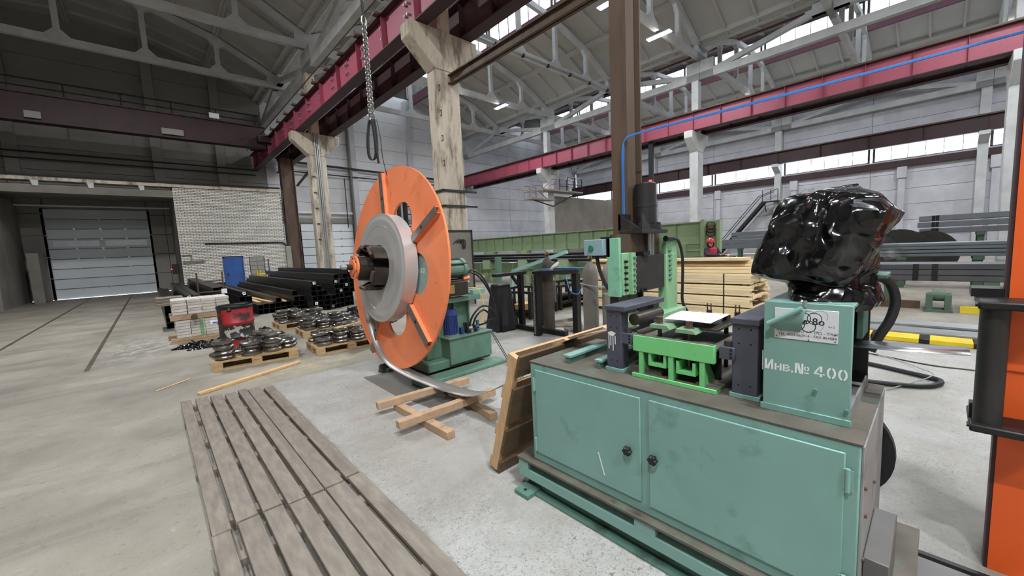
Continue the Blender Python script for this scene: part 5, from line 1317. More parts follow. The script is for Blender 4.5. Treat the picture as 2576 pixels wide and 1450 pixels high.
heap(1.75, 10.2, 0.3, 0.3, 0.16, 'small black plastic heap right of the red drum', 0.2, 2.3)
heap(4.1, 10.9, 0.75, 0.4, 0.3, 'large heap of black plastic behind the roller dies', 0.25, 3.1)
heap(4.1, 9.4, 0.4, 0.3, 0.12, 'low black plastic scrap between the dies and the orange disc', -0.2, 4.4)

# ------------------------------------------------------------------ square steel tubes
M('tube_black', (44, 42, 40), 0.42, metal=0.35, var=0.22, scale=3, stretch=(4, 0.4, 4), rnd=0.3)
def tube_mesh(s, L_):
    b = MB(); t_ = 0.008
    b.box((0, 0.0, 0), (s, L_, t_)); b.box((0, 0, s - t_), (s, L_, s)); b.box((0, 0, t_), (t_, L_, s - t_)); b.box((s - t_, 0, t_), (s, L_, s - t_))
    b.box((t_, 1.2, t_), (s - t_, 1.21, s - t_))
    return b.mesh('steel_tube')
S_ = 0.155; tmesh = [tube_mesh(S_, 10.5), tube_mesh(S_, 9.6), tube_mesh(S_, 11.2)]
stk_me = MB(); stk_me.box((0.0, -0.004, 0.0), (0.085, -0.001, 0.085)); stk_me = stk_me.mesh('sticker')
stb_me = MB(); stb_me.box((0.03, -0.006, 0.03), (0.065, -0.0045, 0.065)); stb_me = stb_me.mesh('sticker_print')
def tube_at(x, y, z, lab, grp, rz=0.0, sticker=False):
    o = smesh(R.choice(tmesh), 'steel_tube', 'tube_black', None, (x, y, z), (0, 0, rz)); tag(o, lab, 'steel tube', grp)
    if sticker:
        s = smesh(stk_me, 'sticker', 'paper', o, (0.05, 0, 0.05), (0, R.uniform(-0.3, 0.3), 0)); smesh(stb_me, 'sticker_print', 'sticker_blue', s)
    return o
def pile(x, y, cols, rows, where, rz=0.0, z0=0.0, tops=(), st=()):
    for r_ in range(rows):
        for c_ in range(cols):
            tube_at(x + c_ * (S_ + 0.004), y + R.uniform(-0.12, 0.12), z0 + r_ * (S_ + 0.003) + 0.001, 'black square tube stacked ' + where, 'black tubes ' + where, rz, (r_, c_) in st)
    for k, (dx, dy, stt) in enumerate(tops):
        lab = ('white-stickered black tube lying on top ' if stt else 'bare black tube lying on top ') + where
        tube_at(x + dx, y + dy, z0 + rows * (S_ + 0.003) + 0.001, lab, 'top tubes ' + where if sum(1 for q in tops if q[2] == stt) > 1 else None, rz, stt)
def clean_group(o):
    pass
pile(0.17, 13.8, 2, 4, 'beside the brick packs', tops=())
pile(0.66, 14.3, 3, 4, 'behind the brick packs', tops=((0.0, 0.2, True), (0.17, -0.1, False)))
pile(1.30, 14.4, 2, 5, 'behind the rusty frame', tops=((0.0, 0.1, False), (0.16, 0.3, False)))
pile(1.86, 14.1, 2, 4, 'in front of the blue door', tops=((0.03, -0.2, True),))
pile(2.33, 14.3, 6, 2, 'in the low wide layer', tops=((0.5, -0.1, False),))
pile(3.31, 14.1, 2, 3, 'between the low layer and the tall stack', tops=((0.05, 0.3, False),))
pile(3.66, 13.3, 2, 5, 'in the stack under the yellow frame', tops=((0.0, 0.0, True), ), st=((1, 0),))
pile(4.0, 13.2, 2, 3, 'in the stack with the tilted sticker', tops=((0.0, 0.2, False),), st=((0, 1),))
pile(4.36, 13.4, 2, 6, 'in the stack next to the disc edge', tops=((0.1, 0.2, False),), st=((5, 0), (3, 1)))
pile(4.76, 13.6, 2, 7, 'in the tall stack at the disc edge', tops=((0.1, -0.1, True),), st=((4, 0),))
for k, (x, y, a, lab) in enumerate(((2.45, 15.0, 0.02, 'pale board lying along the low tube layer beside the rusty frame'), (2.72, 14.6, 0.05, 'pale board lying along the middle of the low tube layer'), (3.1, 14.9, 0.0, 'pale board lying along the low tube layer by the tall stack'))):
    b = MB(); b.box((0, 0, 0), (0.12, 4.5, 0.025)); o = b.build('spacer_board', 'wood_fresh'); o.location = (x, y, 0.318); o.rotation_euler.z = a; tag(o, lab, 'board')
b = MB(); b.box((3.05, 14.25, 0.32), (3.14, 14.5, 0.36)); tag(b.build('wood_scrap', 'wood_fresh'), 'broken pale wood scrap on the end of the low tube layer', 'wood scrap')
# timbers between tubes at the far left
for k, (z, w) in enumerate(((0.66, 0.5), (0.72, 0.4), (0.8, 0.55))):
    b = MB(); b.box((0.02, 13.3 + 0.2 * k, 0.645 + k * 0.06), (0.02 + w, 13.4 + 0.2 * k + 0.6, 0.645 + k * 0.06 + 0.055)); tag(b.build('spacer_timber', 'wood_grey'), ('lowest', 'middle', 'topmost')[k] + ' grey spacer timber on the tubes beside the brick packs', 'timber')
# rusty stand
t = thing('rusty_frame', 'thin rusty steel frame standing up behind the brick packs', 'frame', (1.05, 12.6, 0))
for x in (0.82, 1.34):
    b = MB(); b.cyl((x, 12.6, 0), (x + 0.02, 12.6, 1.45), 0.018, 8); b.build('upright', 'rust_steel', t)
for z in (0.95, 1.22):
    b = MB(); b.cyl((0.82, 12.6, z), (1.35, 12.6, z), 0.014, 8); b.build('rung', 'rust_steel', t)
plainbox('tag', (1.3, 12.57, 0.88), (1.42, 12.59, 1.0), 'paper', t)
# yellow frame in front of the brick wall
t = thing('yellow_frame', 'bright yellow low frame behind the tube stacks at the brick wall', 'frame', (4.9, 25.6, 0))
for x in (4.45, 5.9):
    for y in (25.4, 26.2):
        b = MB(); b.cyl((x, y, 0), (x, y, 1.15), 0.035, 8); b.build('upright', 'yellow', t)
for y in (25.4, 26.2):
    for z in (0.9, 0.65):
        b = MB(); b.cyl((4.45, y, z), (5.9, y, z), 0.03, 8); b.build('rail', 'yellow', t)
# ------------------------------------------------------------------ hydraulic press on the brown post
M('press_green', (134, 176, 134), 0.5, var=0.08, scale=5, dirt=((96, 122, 92), 0.2, 6))
M('press_teal', (128, 186, 156), 0.5, var=0.06, scale=5, dirt=((104, 140, 118), 0.18, 7))
M('press_dark', (50, 48, 48), 0.42, metal=0.35, var=0.15, scale=4, dirt=((72, 60, 52), 0.2, 4))
M('box_blue', (138, 166, 172), 0.45, var=0.05, scale=5)
M('cable_blue', (52, 120, 196), 0.5, var=0.03)
bp_ = thing('steel_post', 'tall brown steel post behind the press, with blue cables', 'post', (3.85, 2.3, 0))
b = MB(); b.box((3.7, 2.2, 0), (3.72, 2.38, 8.6)); b.box((3.98, 2.2, 0), (4.0, 2.38, 8.6)); b.build('flange', 'rust_steel', bp_)
plainbox('web', (3.72, 2.28, 0), (3.98, 2.295, 8.6), 'rust_steel', bp_)
plainbox('cover_plate', (3.705, 2.196, 0.9), (3.86, 2.2, 8.6), 'rust_steel', bp_)
plainbox('base_plate', (3.6, 2.12, 0), (4.1, 2.46, 0.02), 'steel_dark', bp_)
for k in range(4):
    o_ = 0.008 * k
    b = MB(); b.tube(spline([(3.68 - o_ * .3, 2.245 - o_, 1.96), (3.68 - o_ * .3, 2.245 - o_, 2.35), (3.675, 2.24 - o_, 2.62), (3.675, 2.2, 2.73 + o_ * .5), (3.69, 2.05, 2.765 + o_ * .5), (3.7, 1.2, 2.76 + o_ * .6), (3.7, 0.0, 2.755 + o_ * .4), (3.7, -1.5, 2.76)], 6), 0.0048, 6)
    tag(b.build('blue_cable', 'cable_blue'), ('first', 'second', 'third', 'fourth')[k] + ' blue cable from the brown post face, running on across the pink beam', 'cable', 'blue cables on the brown post')
pr_ = thing('hydraulic_press', 'green hydraulic press with bolted side plates and a black ram cylinder', 'press', (3.8, 2.1, 0))
plainbox('side_plate', (3.2, 2.0, 1.19), (3.235, 2.13, 1.745), 'press_teal', pr_, 0.004)
plainbox('side_leg', (3.235, 2.04, 0.0), (3.4, 2.13, 1.2), 'press_dark', pr_)
blk = plainbox('guide_block', (3.236, 1.985, 1.2), (3.42, 2.06, 1.6), 'press_green', pr_, 0.006)
plainbox('guide_rib', (3.35, 1.955, 1.2), (3.42, 1.985, 1.6), 'press_green', blk, 0.004)
for k in range(7):
    z = 1.23 + k * 0.054
    b = MB(); b.cyl((3.385, 1.955, z), (3.385, 1.935, z), 0.014, 12); b.build('bolt_head', 'machine_green', blk)
    if k < 6:
        b = MB(); b.cyl((3.27, 1.985, z + 0.02), (3.27, 1.955, z + 0.02), 0.013, 10); b.build('bolt_head', 'black_metal', blk)
ram = plainbox('ram_plate', (3.42, 2.0, 1.2), (4.09, 2.08, 1.56), 'press_dark', pr_, 0.006)
for x in (3.5, 3.58, 3.66):
    b = MB(); b.cyl((x, 2.0, 1.22), (x, 1.975, 1.22), 0.018, 10); b.build('bolt_head', 'black_metal', ram)
plainbox('bed', (3.3, 1.9, 0.0), (4.4, 2.2, 0.95), 'press_green', pr_, 0.01)
rp = plainbox('side_plate', (4.10, 1.98, 0.9), (4.36, 2.08, 1.56), 'press_green', pr_, 0.01)
b = MB(); b.prism([(4.10, 1.56), (4.36, 1.56), (4.34, 1.66), (4.28, 1.73), (4.12, 1.74), (4.10, 1.74)], 'y', 1.985, 2.075); b.build('plate_crown', 'press_green', rp)
for k in range(7):
    z = 1.28 + k * 0.052; b = MB(); b.cyl((4.16, 1.98, z), (4.16, 1.955, z), 0.02, 6, smooth=False); b.build('bolt_head', 'machine_green', rp)
plainbox('head_frame', (3.24, 2.06, 1.56), (4.1, 2.12, 1.78), 'rust_steel', pr_)
plainbox('head_plate', (3.5, 1.93, 1.78), (4.03, 2.18, 1.82), 'press_dark', pr_, 0.005)
b = MB(); b.cyl((3.85, 2.08, 1.82), (3.85, 2.08, 1.87), 0.155, 36); b.build('flange_ring', 'press_dark', pr_)
for k in range(12):
    a = k * PI / 6; b = MB(); b.cyl((3.85 + .132 * math.cos(a), 2.08 + .132 * math.sin(a), 1.87), (3.85 + .132 * math.cos(a), 2.08 + .132 * math.sin(a), 1.89), 0.014, 6, smooth=False); b.build('bolt_head', 'steel_dark', pr_)
b = MB(); b.lathe([(0.0, 2.3), (0.095, 2.3), (0.108, 2.285), (0.108, 2.08), (0.111, 2.078), (0.111, 2.05), (0.108, 2.048), (0.108, 1.87)], 40, (3.85, 2.08, 0)); b.build('ram_cylinder', 'press_dark', pr_)
for x in (3.8, 3.86):
    b = MB(); b.cyl((x, 2.02, 1.56), (x, 2.02, 1.78), 0.022, 16); b.build('ram_rod', 'bright_steel', pr_)
b = MB(); b.prism([(3.5, 1.82), (3.68, 1.82), (3.5, 1.985)], 'y', 1.93, 1.945); b.build('gusset', 'press_dark', pr_)
b = MB(); b.prism([(2.19, 1.82), (1.94, 1.82), (2.19, 1.985)], 'x', 3.5, 3.515); b.build('gusset', 'press_dark', pr_)
plainbox('bracket_back', (3.5, 2.165, 1.82), (3.7, 2.19, 1.985), 'press_dark', pr_)
plainbox('clamp_nut', (3.6, 1.97, 1.56), (3.72, 2.05, 1.6), 'black_metal', ram)
b = MB(); b.cyl((4.06, 1.97, 1.72), (4.2, 1.97, 1.72), 0.03, 12); b.cyl((4.2, 1.97, 1.72), (4.24, 1.97, 1.72), 0.018, 10); b.build('hose_fitting', 'black_metal', pr_)
b = MB(); b.tube(spline([(4.24, 1.97, 1.72), (4.36, 1.965, 1.68), (4.42, 1.95, 1.5), (4.42, 1.95, 1.2), (4.42, 1.95, 1.0), (4.5, 1.92, 0.85)], 6), 0.016, 8); b.build('hydraulic_hose', 'black_rubber', pr_)
cb_ = plainbox('control_box', (3.145, 2.14, 1.585), (3.26, 2.36, 1.74), 'box_blue', pr_, 0.006)
b = MB(); b.cyl((3.145, 2.27, 1.66), (3.13, 2.27, 1.66), 0.028, 16); b.build('green_button', M('button_green', (40, 130, 90), 0.3), cb_)
plainbox('box_back', (3.2, 2.1, 1.57), (3.24, 2.2, 1.76), 'black_metal', pr_)
b = MB(); b.tube(spline([(3.2, 2.25, 1.585), (3.2, 2.22, 1.45), (3.21, 2.17, 1.32), (3.22, 2.13, 1.26)], 6), 0.018, 8); b.build('box_conduit', 'black_rubber', pr_)

# ------------------------------------------------------------------ gas cylinders, racks and clutter behind the machine
M('gas_grey', (120, 116, 110), 0.5, var=0.1, scale=5, dirt=((98, 72, 54), 0.22, 4))
M('gas_brown', (74, 66, 58), 0.55, var=0.15, scale=5, dirt=((50, 44, 40), 0.3, 4))
def gas(x, y, h, r, mat, lab, band=None, cap=False):
    t = thing('gas_cylinder', lab, 'gas cylinder', (x, y, 0))
    b = MB(); b.lathe([(0.0, 0.0), (r * 0.95, 0.0), (r, 0.02), (r, h - 0.22), (r * 0.95, h - 0.15), (r * 0.75, h - 0.08), (r * 0.4, h - 0.03), (r * 0.3, h)], 28, (x, y, 0)); b.build('bottle', mat, t)
    b = MB(); b.cyl((x, y, h), (x, y, h + 0.07), 0.026, 12); b.build('neck', 'steel_dark', t)
    b = MB(); b.cyl((x - 0.05, y, h + 0.05), (x + 0.04, y, h + 0.05), 0.016, 8); b.cyl((x, y, h + 0.07), (x, y, h + 0.1), 0.03, 10); b.build('valve', 'brass', t)
    if band:
        b = MB(); b.lathe([(r + 0.001, band[0]), (r + 0.001, band[1])], 28, (x, y, 0)); b.build('paint_band', band[2], t)
    return t
gas(4.72, 3.44, 1.45, 0.112, 'gas_grey', 'grey gas cylinder with a rusty shoulder beside the press control box')
gas(4.77, 3.14, 1.45, 0.112, 'gas_grey', 'grey gas cylinder with a green paint mark right under the control box', (0.98, 1.01, 'press_green'))
gas(5.66, 5.13, 1.5, 0.112, 'gas_brown', 'dark brown gas cylinder with a pale top behind the black rack post', (1.19, 1.275, 'galv'))
b = MB(); b.tube(spline([(4.63, 3.55, 1.13), (4.58, 3.42, 1.12), (4.6, 3.3, 1.1), (4.63, 3.15, 1.09), (4.68, 3.0, 1.1)], 6), 0.012, 8); tag(b.build('cylinder_strap', 'galv'), 'thin steel loop holding the two grey gas cylinders', 'strap')
rk = thing('black_rack', 'black steel rack with square posts in front of the brown gas cylinder', 'rack', (5.6, 4.9, 0))
for x, y in ((5.28, 5.08), (5.85, 4.58), (5.95, 5.6), (6.5, 5.1)): plainbox('rack_post', (x, y, 0), (x + 0.12, y + 0.12, 1.17), 'black_metal', rk, 0.004)
b = MB(); b.bar((5.33, 5.16, 1.2), (5.93, 4.62, 1.2), 0.13, 0.08); b.build('rack_beam', 'black_metal', rk)
b = MB(); b.bar((6.0, 5.66, 1.2), (6.56, 5.16, 1.2), 0.13, 0.08); b.build('rack_beam', 'black_metal', rk)
b = MB(); b.bar((5.33, 5.16, 1.2), (6.0, 5.66, 1.2), 0.1, 0.06); b.build('rack_beam', 'black_metal', rk)
b = MB(); b.tube(spline([(5.33, 5.12, 1.26), (5.5, 5.0, 1.27), (5.62, 4.9, 1.28), (5.8, 4.78, 1.27), (5.95, 4.62, 1.26), (6.1, 4.5, 1.26)], 5), 0.012, 6); b.tube(spline([(5.9, 4.7, 1.27), (5.97, 4.6, 0.9), (5.85, 4.55, 0.78), (5.7, 4.62, 0.86), (5.75, 4.78, 1.24)], 5), 0.008, 6)
tag(b.build('blue_hose', 'cable_blue'), 'blue air hose draped over the black rack beam', 'hose')
b = MB(); G = []
for i in range(9):
    r = 0.045 * math.sin(PI * (i + 0.6) / 9.6); G.append([(5.55 + 0.03 * i * 0.5 + r * math.cos(2 * PI * j / 10), 4.95 - 0.012 * i + r * math.sin(2 * PI * j / 10), 1.245 + 0.018 * i + 0.01 * math.sin(j * 2.1)) for j in range(10)])
b.sheet(G, True, True); tag(b.build('work_glove', M('glove', (206, 202, 192), 0.9, var=0.1)), 'pale work glove lying on the black rack beam', 'glove')
cl2 = link_mesh(0.006, 0.014, 0.018)
for cx, cy, z1, z0, lab in ((5.24, 5.12, 1.16, 0.05, 'light chain hanging down the black rack post to the floor'), (5.6, 4.9, 1.16, 0.62, 'short light chain hanging from the middle of the rack beam')):
    t = thing('hanging_chain', lab, 'chain', (cx, cy, z0)); z = z1; i = 0
    while z > z0: smesh(cl2, 'chain_link', 'chain_steel', t, (0.004 * (i % 3), 0, z - z0), (0, 0, (i % 2) * PI / 2)); z -= 0.045; i += 1
def stillage(x, y, lx, ly, h, a, lab):
    t = thing('steel_stillage', lab, 'stillage', (x, y, 0)); t.rotation_euler.z = a
    def pb(nm, p, q):
        b = MB(); b.box(p, q); return smesh(b.mesh(nm), nm, 'black_metal', t)
    for sx_ in (-1, 1):
        for sy in (-1, 1): pb('corner_post', (sx_ * lx / 2 - .04, sy * ly / 2 - .04, 0), (sx_ * lx / 2 + .04, sy * ly / 2 + .04, h))
        for z in (0.16, h - 0.06): pb('side_rail', (sx_ * lx / 2 - .025, -ly / 2, z), (sx_ * lx / 2 + .025, ly / 2, z + 0.06))
        for k in (-0.25, 0.0, 0.25): pb('side_bar', (sx_ * lx / 2 - .02, k * ly - .03, 0.2), (sx_ * lx / 2 + .02, k * ly + .03, h - 0.05))
    for sy in (-1, 1):
        for z in (0.16, h - 0.06): pb('end_rail', (-lx / 2, sy * ly / 2 - .025, z), (lx / 2, sy * ly / 2 + .025, z + 0.06))
        for k in (-0.25, 0.0, 0.25): pb('end_bar', (k * lx - .03, sy * ly / 2 - .02, 0.2), (k * lx + .03, sy * ly / 2 + .02, h - 0.05))
    pb('tray', (-lx / 2, -ly / 2, 0.14), (lx / 2, ly / 2, 0.16))
    return t
stillage(6.95, 7.1, 1.2, 1.1, 0.66, 0.2, 'black steel stillage of offcuts behind the draped box')
stillage(8.6, 7.2, 1.5, 1.0, 0.66, 0.0, 'black steel stillage with rails right behind the rack')
for k, (x, y, l, w, h, a) in enumerate(((6.9, 7.0, 0.7, 0.3, 0.14, 0.1), (7.2, 7.42, 0.4, 0.16, 0.1, 0.1))):
    b = MB(); b.box((-l / 2, -w / 2, 0), (l / 2, w / 2, h)); o = b.build('wood_block', 'wood_fresh'); o.location = (x, y, 0.162 + 0.0); o.rotation_euler.z = a; tag(o, ('larger', 'smaller')[k] + ' pale wood block inside the stillage of offcuts', 'wood block')
b = MB(); b.cyl((7.95, 7.15, 0.265), (9.2, 7.2, 0.265), 0.1, 20); tag(b.build('pipe_offcut', 'black_metal'), 'fat black pipe lying in the stillage behind the rack', 'pipe')
# box draped in black plastic
dz_ = [(0.97, 5.15, 5.45, 0.1), (0.95, 5.12, 5.5, 0.16), (0.7, 5.1, 5.52, 0.2), (0.35, 5.06, 5.56, 0.24), (0.02, 5.02, 5.6, 0.27)]
G = []
for k in range(25):
    i = min(int(k / 6), 3); t_ = k / 6 - i; row = []
    z, a0, a1, hh = [dz_[i][q] * (1 - t_) + dz_[i + 1][q] * t_ for q in range(4)]
    for j in range(48):
        a = 2 * PI * j / 48; c, s = math.cos(a), math.sin(a); f = 1 + 0.09 * math.sin(9 * a + 1) * (1 - z) + 0.05 * math.sin(17 * a) * (1 - z)
        row.append(((a0 + a1) / 2 + (a1 - a0) / 2 * math.copysign(abs(c) ** .6, c) * f, 6.15 + hh * math.copysign(abs(s) ** .6, s) * f, z))
    G.append(row)
b = MB(); b.sheet(G, True, True); b.add(G[0], [tuple(range(48))]); tag(b.build('draped_box', M('drape_plastic', (30, 30, 32), 0.3, var=0.2, scale=5)), 'box draped to the floor in black plastic behind the decoiler hoses', 'covered box')
tb = thing('low_bench', 'black steel bench arm reaching over the draped box', 'bench', (5.7, 6.0, 0))
plainbox('bench_top', (4.95, 5.82, 1.14), (5.75, 5.98, 1.2), 'black_metal', tb); plainbox('bench_post', (5.62, 5.84, 0), (5.7, 5.96, 1.14), 'black_metal', tb)
b = MB(); b.bar((5.66, 5.9, 0.85), (5.42, 5.9, 1.13), 0.05, 0.05); b.build('bench_brace', 'black_metal', tb)
b = MB(); b.bar((5.55, 6.1, 0.05), (5.6, 4.65, 0.05), 0.1, 0.09); tag(b.build('angle_iron', 'black_metal'), 'long black channel lying on the floor before the rack', 'steel channel')
for k, (p, q, w, h, z, lab) in enumerate((((5.95, 5.75), (6.6, 5.05), 0.35, 0.03, 0.0, 'wide worn board on the floor under the black rack'), ((5.95, 4.95), (6.55, 4.6), 0.25, 0.05, 0.0, 'chipped thick board on the floor before the grey cylinders'), ((6.05, 5.75), (6.95, 5.5), 0.08, 0.07, 0.0, 'narrow timber on the floor behind the black rack'))):
    timber(p, q, z, w, h, lab, 'wood_grey')
M('teal_light', (150, 190, 190), 0.5, var=0.05)
b = MB(); b.bar((8.6, 9.3, 0.95), (9.3, 7.6, 1.5), 0.16, 0.1); b.bar((8.55, 9.4, 0.0), (8.6, 9.3, 0.95), 0.1, 0.1); tag(b.build('slanted_arm', 'teal_light'), 'pale teal slanted arm standing before the long green beam', 'arm')
b = MB(); b.cyl((9.2, 10.7, 0.0), (9.2, 10.7, 1.4), 0.12, 16); tag(b.build('green_bollard', 'machine_green'), 'dark green round post before the long green beam', 'post')

# ------------------------------------------------------------------ long green beam machine
M('beam_green', (150, 170, 134), 0.5, var=0.06, scale=2, dirt=((112, 134, 98), 0.2, 2))
gb = thing('green_beam_machine', 'long green ribbed beam of a machine crossing behind the gas cylinders', 'machine', (14.0, 12, 0))
plainbox('beam_web', (14.0, 5.5, 1.55), (14.03, 24.0, 2.28), 'beam_green', gb)
plainbox('top_flange', (13.88, 5.5, 2.26), (14.2, 24.0, 2.29), 'beam_green', gb); plainbox('bottom_flange', (13.88, 5.5, 1.53), (14.2, 24.0, 1.56), 'beam_green', gb)
b = MB(); b.box((13.89, -0.012, 1.56), (14.0, 0.012, 2.26)); sme = b.mesh('stiffener')
y = 6.4
while y < 24: smesh(sme, 'stiffener', 'beam_green', gb, (-14.0, y - 12, 0)); y += 0.72
plainbox('end_plate', (13.85, 5.38, 0.2), (14.05, 5.5, 2.34), 'beam_green', gb); plainbox('end_plate', (13.85, 4.88, 0.2), (14.05, 4.98, 2.3), 'beam_green', gb)
plainbox('end_back', (14.02, 4.98, 0.2), (14.05, 5.38, 2.28), 'beam_green', gb)
plainbox('lower_panel', (13.92, 5.5, 0.2), (13.98, 8.2, 1.53), 'beam_green', gb); plainbox('panel_rail', (13.88, 5.5, 1.28), (13.95, 8.2, 1.34), 'beam_green', gb)
for k in range(5):
    b = MB(); b.tube([(13.9, 5.18 + 0.14 * math.cos(a), 1.9 + 0.06 * k - 0.02 + 0.12 * math.sin(a)) for a in [2 * PI * i / 16 for i in range(16)]], 0.016, 6, closed=True); b.build('hung_cable', M('cable_rust', (130, 80, 62), 0.7) if k % 2 else 'black_rubber', gb)
plainbox('lower_beam', (13.4, 5.6, 0.28), (13.5, 23.5, 0.95), 'beam_green', gb)
for y in (6, 9.2, 11.4, 13.8, 16.4, 19.2, 21.5): plainbox('beam_leg', (13.35, y, 0.0), (14.1, y + 0.3, 1.53), 'beam_green', gb)
y = 6.6
while y < 23.3: plainbox('lower_stiffener', (13.3, y, 0.3), (13.4, y + 0.03, 0.93), 'beam_green', gb); y += 1.3
for k, (x, z) in enumerate(((12.62, 1.105), (12.88, 1.105), (13.14, 1.09), (12.75, 1.225), (13.01, 1.22), (12.88, 1.345))):
    b = MB(); b.cyl((x, 7.4 + (k % 3) * .4, z), (x, 20.5 - (k % 2) * 2, z), 0.07, 12); tag(b.build('round_pipe', 'black_metal'), 'black round pipe racked below the long green beam', 'pipe', 'pipes racked below the green beam')
for k, y in enumerate((8.2, 10.2, 12.6, 15.2, 18)):
    b = MB(); P = [(12.45, 1.13), (12.5, 1.13), (12.62, 1.02), (12.75, 1.11), (12.88, 1.02), (13.01, 1.11), (13.14, 1.0), (13.24, 1.15), (13.27, 1.15), (13.27, 0.7), (12.45, 0.7)]
    b.prism(P, 'y', y, y + 0.5); b.box((12.8, y + 0.15, 0), (13.0, y + 0.35, 0.7)); tag(b.build('notched_rest', 'beam_green'), 'green notched pipe rest below the long green beam', 'pipe rest', 'notched rests below the green beam')

# ------------------------------------------------------------------ lumber
M('lumber', (222, 200, 160), 0.7, var=0.1, scale=3, stretch=(5, 0.6, 5), bump=0.1, rnd=0.1, dirt=((196, 164, 120), 0.2, 2))
zb = 0.08
for layer in range(4):
    t = thing('lumber_bundle', ('lowest', 'second lowest', 'third', 'topmost')[layer] + ' strapped bundle of pale lumber behind the press', 'lumber', (9.0, 3.8, zb))
    for r_ in range(4):
        for c_ in range(8):
            if 0 < c_ < 7 and r_ < 3 and layer < 3: continue
            b = MB(); e0 = R.uniform(-0.03, 0.03)
            b.box((8.5 + c_ * 0.152, 2.42 + e0, zb + r_ * 0.0505 + .001), (8.5 + c_ * 0.152 + 0.148, 6.4, zb + r_ * 0.0505 + 0.049)); b.build('plank', 'lumber', t)
    for yy in (2.9, 4.9):
        b = MB(); b.box((8.49, yy, zb - 0.004), (9.72, yy + 0.02, zb + 0.004)); b.box((8.49, yy, zb), (8.498, yy + 0.02, zb + 0.204)); b.build('strap', 'black_metal', t)
    for yy in (2.5, 4.2, 5.8):
        b = MB(); b.box((8.5, yy, zb - 0.028), (9.7, yy + 0.07, zb - 0.001)); b.build('spacer', 'wood_dark', t)
    zb += 0.23
for k in range(7):
    b = MB(); L0 = R.uniform(-0.1, 0.1); x0 = 8.58 + 0.12 * k * (0.9 if k < 4 else 0.2); z0 = zb - 0.02 + (0.062 * k if k < 5 else 0.062 * 4)
    b.box((x0, 2.35 + 0.05 * k + L0, z0), (x0 + 0.35, 6.3, z0 + 0.055)); tag(b.build('loose_plank', 'lumber'), ('first', 'second', 'third', 'fourth', 'fifth', 'sixth', 'seventh')[k] + ' loose pale plank up from the topmost lumber bundle', 'plank') if k < 5 else None
b = MB(); b.bar((9.78, 6.0, 0.05), (9.9, 4.6, 1.78), 0.1, 0.06); tag(b.build('leaning_plank', 'wood_fresh'), 'short plank end sticking up behind the lumber', 'plank')
wt = thing('worker_table', 'black steel table edge in front of the worker in the red helmet', 'table', (12.0, 4.3, 0))
plainbox('table_top', (11.7, 3.9, 1.08), (12.3, 5.6, 1.16), 'black_metal', wt)
for x, y in ((11.75, 3.95), (12.25, 3.95), (11.75, 5.5), (12.25, 5.5)): plainbox('table_leg', (x - .03, y - .03, 0), (x + .03, y + .03, 1.08), 'black_metal', wt)
# ------------------------------------------------------------------ worker
M('jacket', (52, 54, 64), 0.85, var=0.15, scale=8, bump=0.1)
M('vest_red', (206, 48, 62), 0.7, var=0.1, scale=6)
M('helmet_red', (206, 44, 60), 0.3, var=0.03)
M('skin', (206, 162, 142), 0.6, var=0.04, scale=20)
M('hood_dark', (38, 38, 42), 0.9, var=0.15)
M('boot', (30, 28, 28), 0.7)
def skinned(name, verts, edges, radii, mat, parent, root=0, sub=2):
    me = bpy.data.meshes.new(name); off = wloc(parent)
    me.from_pydata([tuple(Vector(v) - off) for v in verts], edges, []); o = bpy.data.objects.new(name, me); COL.objects.link(o); o.parent = parent
    md = o.modifiers.new('skin', 'SKIN'); md.use_smooth_shade = True
    if not me.skin_vertices: 
        bpy.context.view_layer.objects.active = o
        bpy.context.view_layer.update()
    lay = me.skin_vertices[0].data if me.skin_vertices else None
    if lay:
        for i, r in enumerate(radii):
            lay[i].radius = r if isinstance(r, tuple) else (r, r); lay[i].use_root = (i == root)
    s = o.modifiers.new('sub', 'SUBSURF'); s.levels = 1; s.render_levels = sub
    me.materials.append(MATS[mat]); return o
wx, wy = 12.66, 4.74
wk = thing('person', 'worker in a red helmet and red vest over a dark jacket, looking over the lumber', 'person', (wx, wy, 0))
def W(f, s, z): # f: the way he faces, s: towards his right hand, the camera side
    return (wx - 0.45 * f - 0.89 * s, wy - 0.89 * f + 0.45 * s, z)
V = [W(0, 0, 0.95), W(0.03, 0.02, 1.15), W(0.06, 0.04, 1.33), W(0.09, 0.06, 1.42),           # pelvis, waist, chest, neck base
     W(0.07, 0.2, 1.36), W(0.2, 0.27, 1.2), (12.36, 4.36, 1.195), (12.3, 4.3, 1.2),        # right shoulder, elbow, wrist
     W(0.06, -0.17, 1.36), W(0.2, -0.22, 1.16), (12.45, 4.22, 1.2), (12.38, 4.17, 1.205),
     W(0.0, 0.1, 0.9), W(0.05, 0.12, 0.5), W(-0.02, 0.12, 0.1), W(0, -0.1, 0.9), W(0.03, -0.12, 0.5), W(-0.04, -0.12, 0.1)]
E_ = [(0, 1), (1, 2), (2, 3), (2, 4), (4, 5), (5, 6), (6, 7), (2, 8), (8, 9), (9, 10), (10, 11), (0, 12), (12, 13), (13, 14), (0, 15), (15, 16), (16, 17)]
rad = [(0.16, 0.12), (0.16, 0.12), (0.18, 0.12), (0.07, 0.07), 0.085, 0.062, 0.048, 0.045, 0.085, 0.062, 0.048, 0.045, 0.1, 0.075, 0.06, 0.1, 0.075, 0.06]
skinned('body', V, E_, rad, 'jacket', wk)
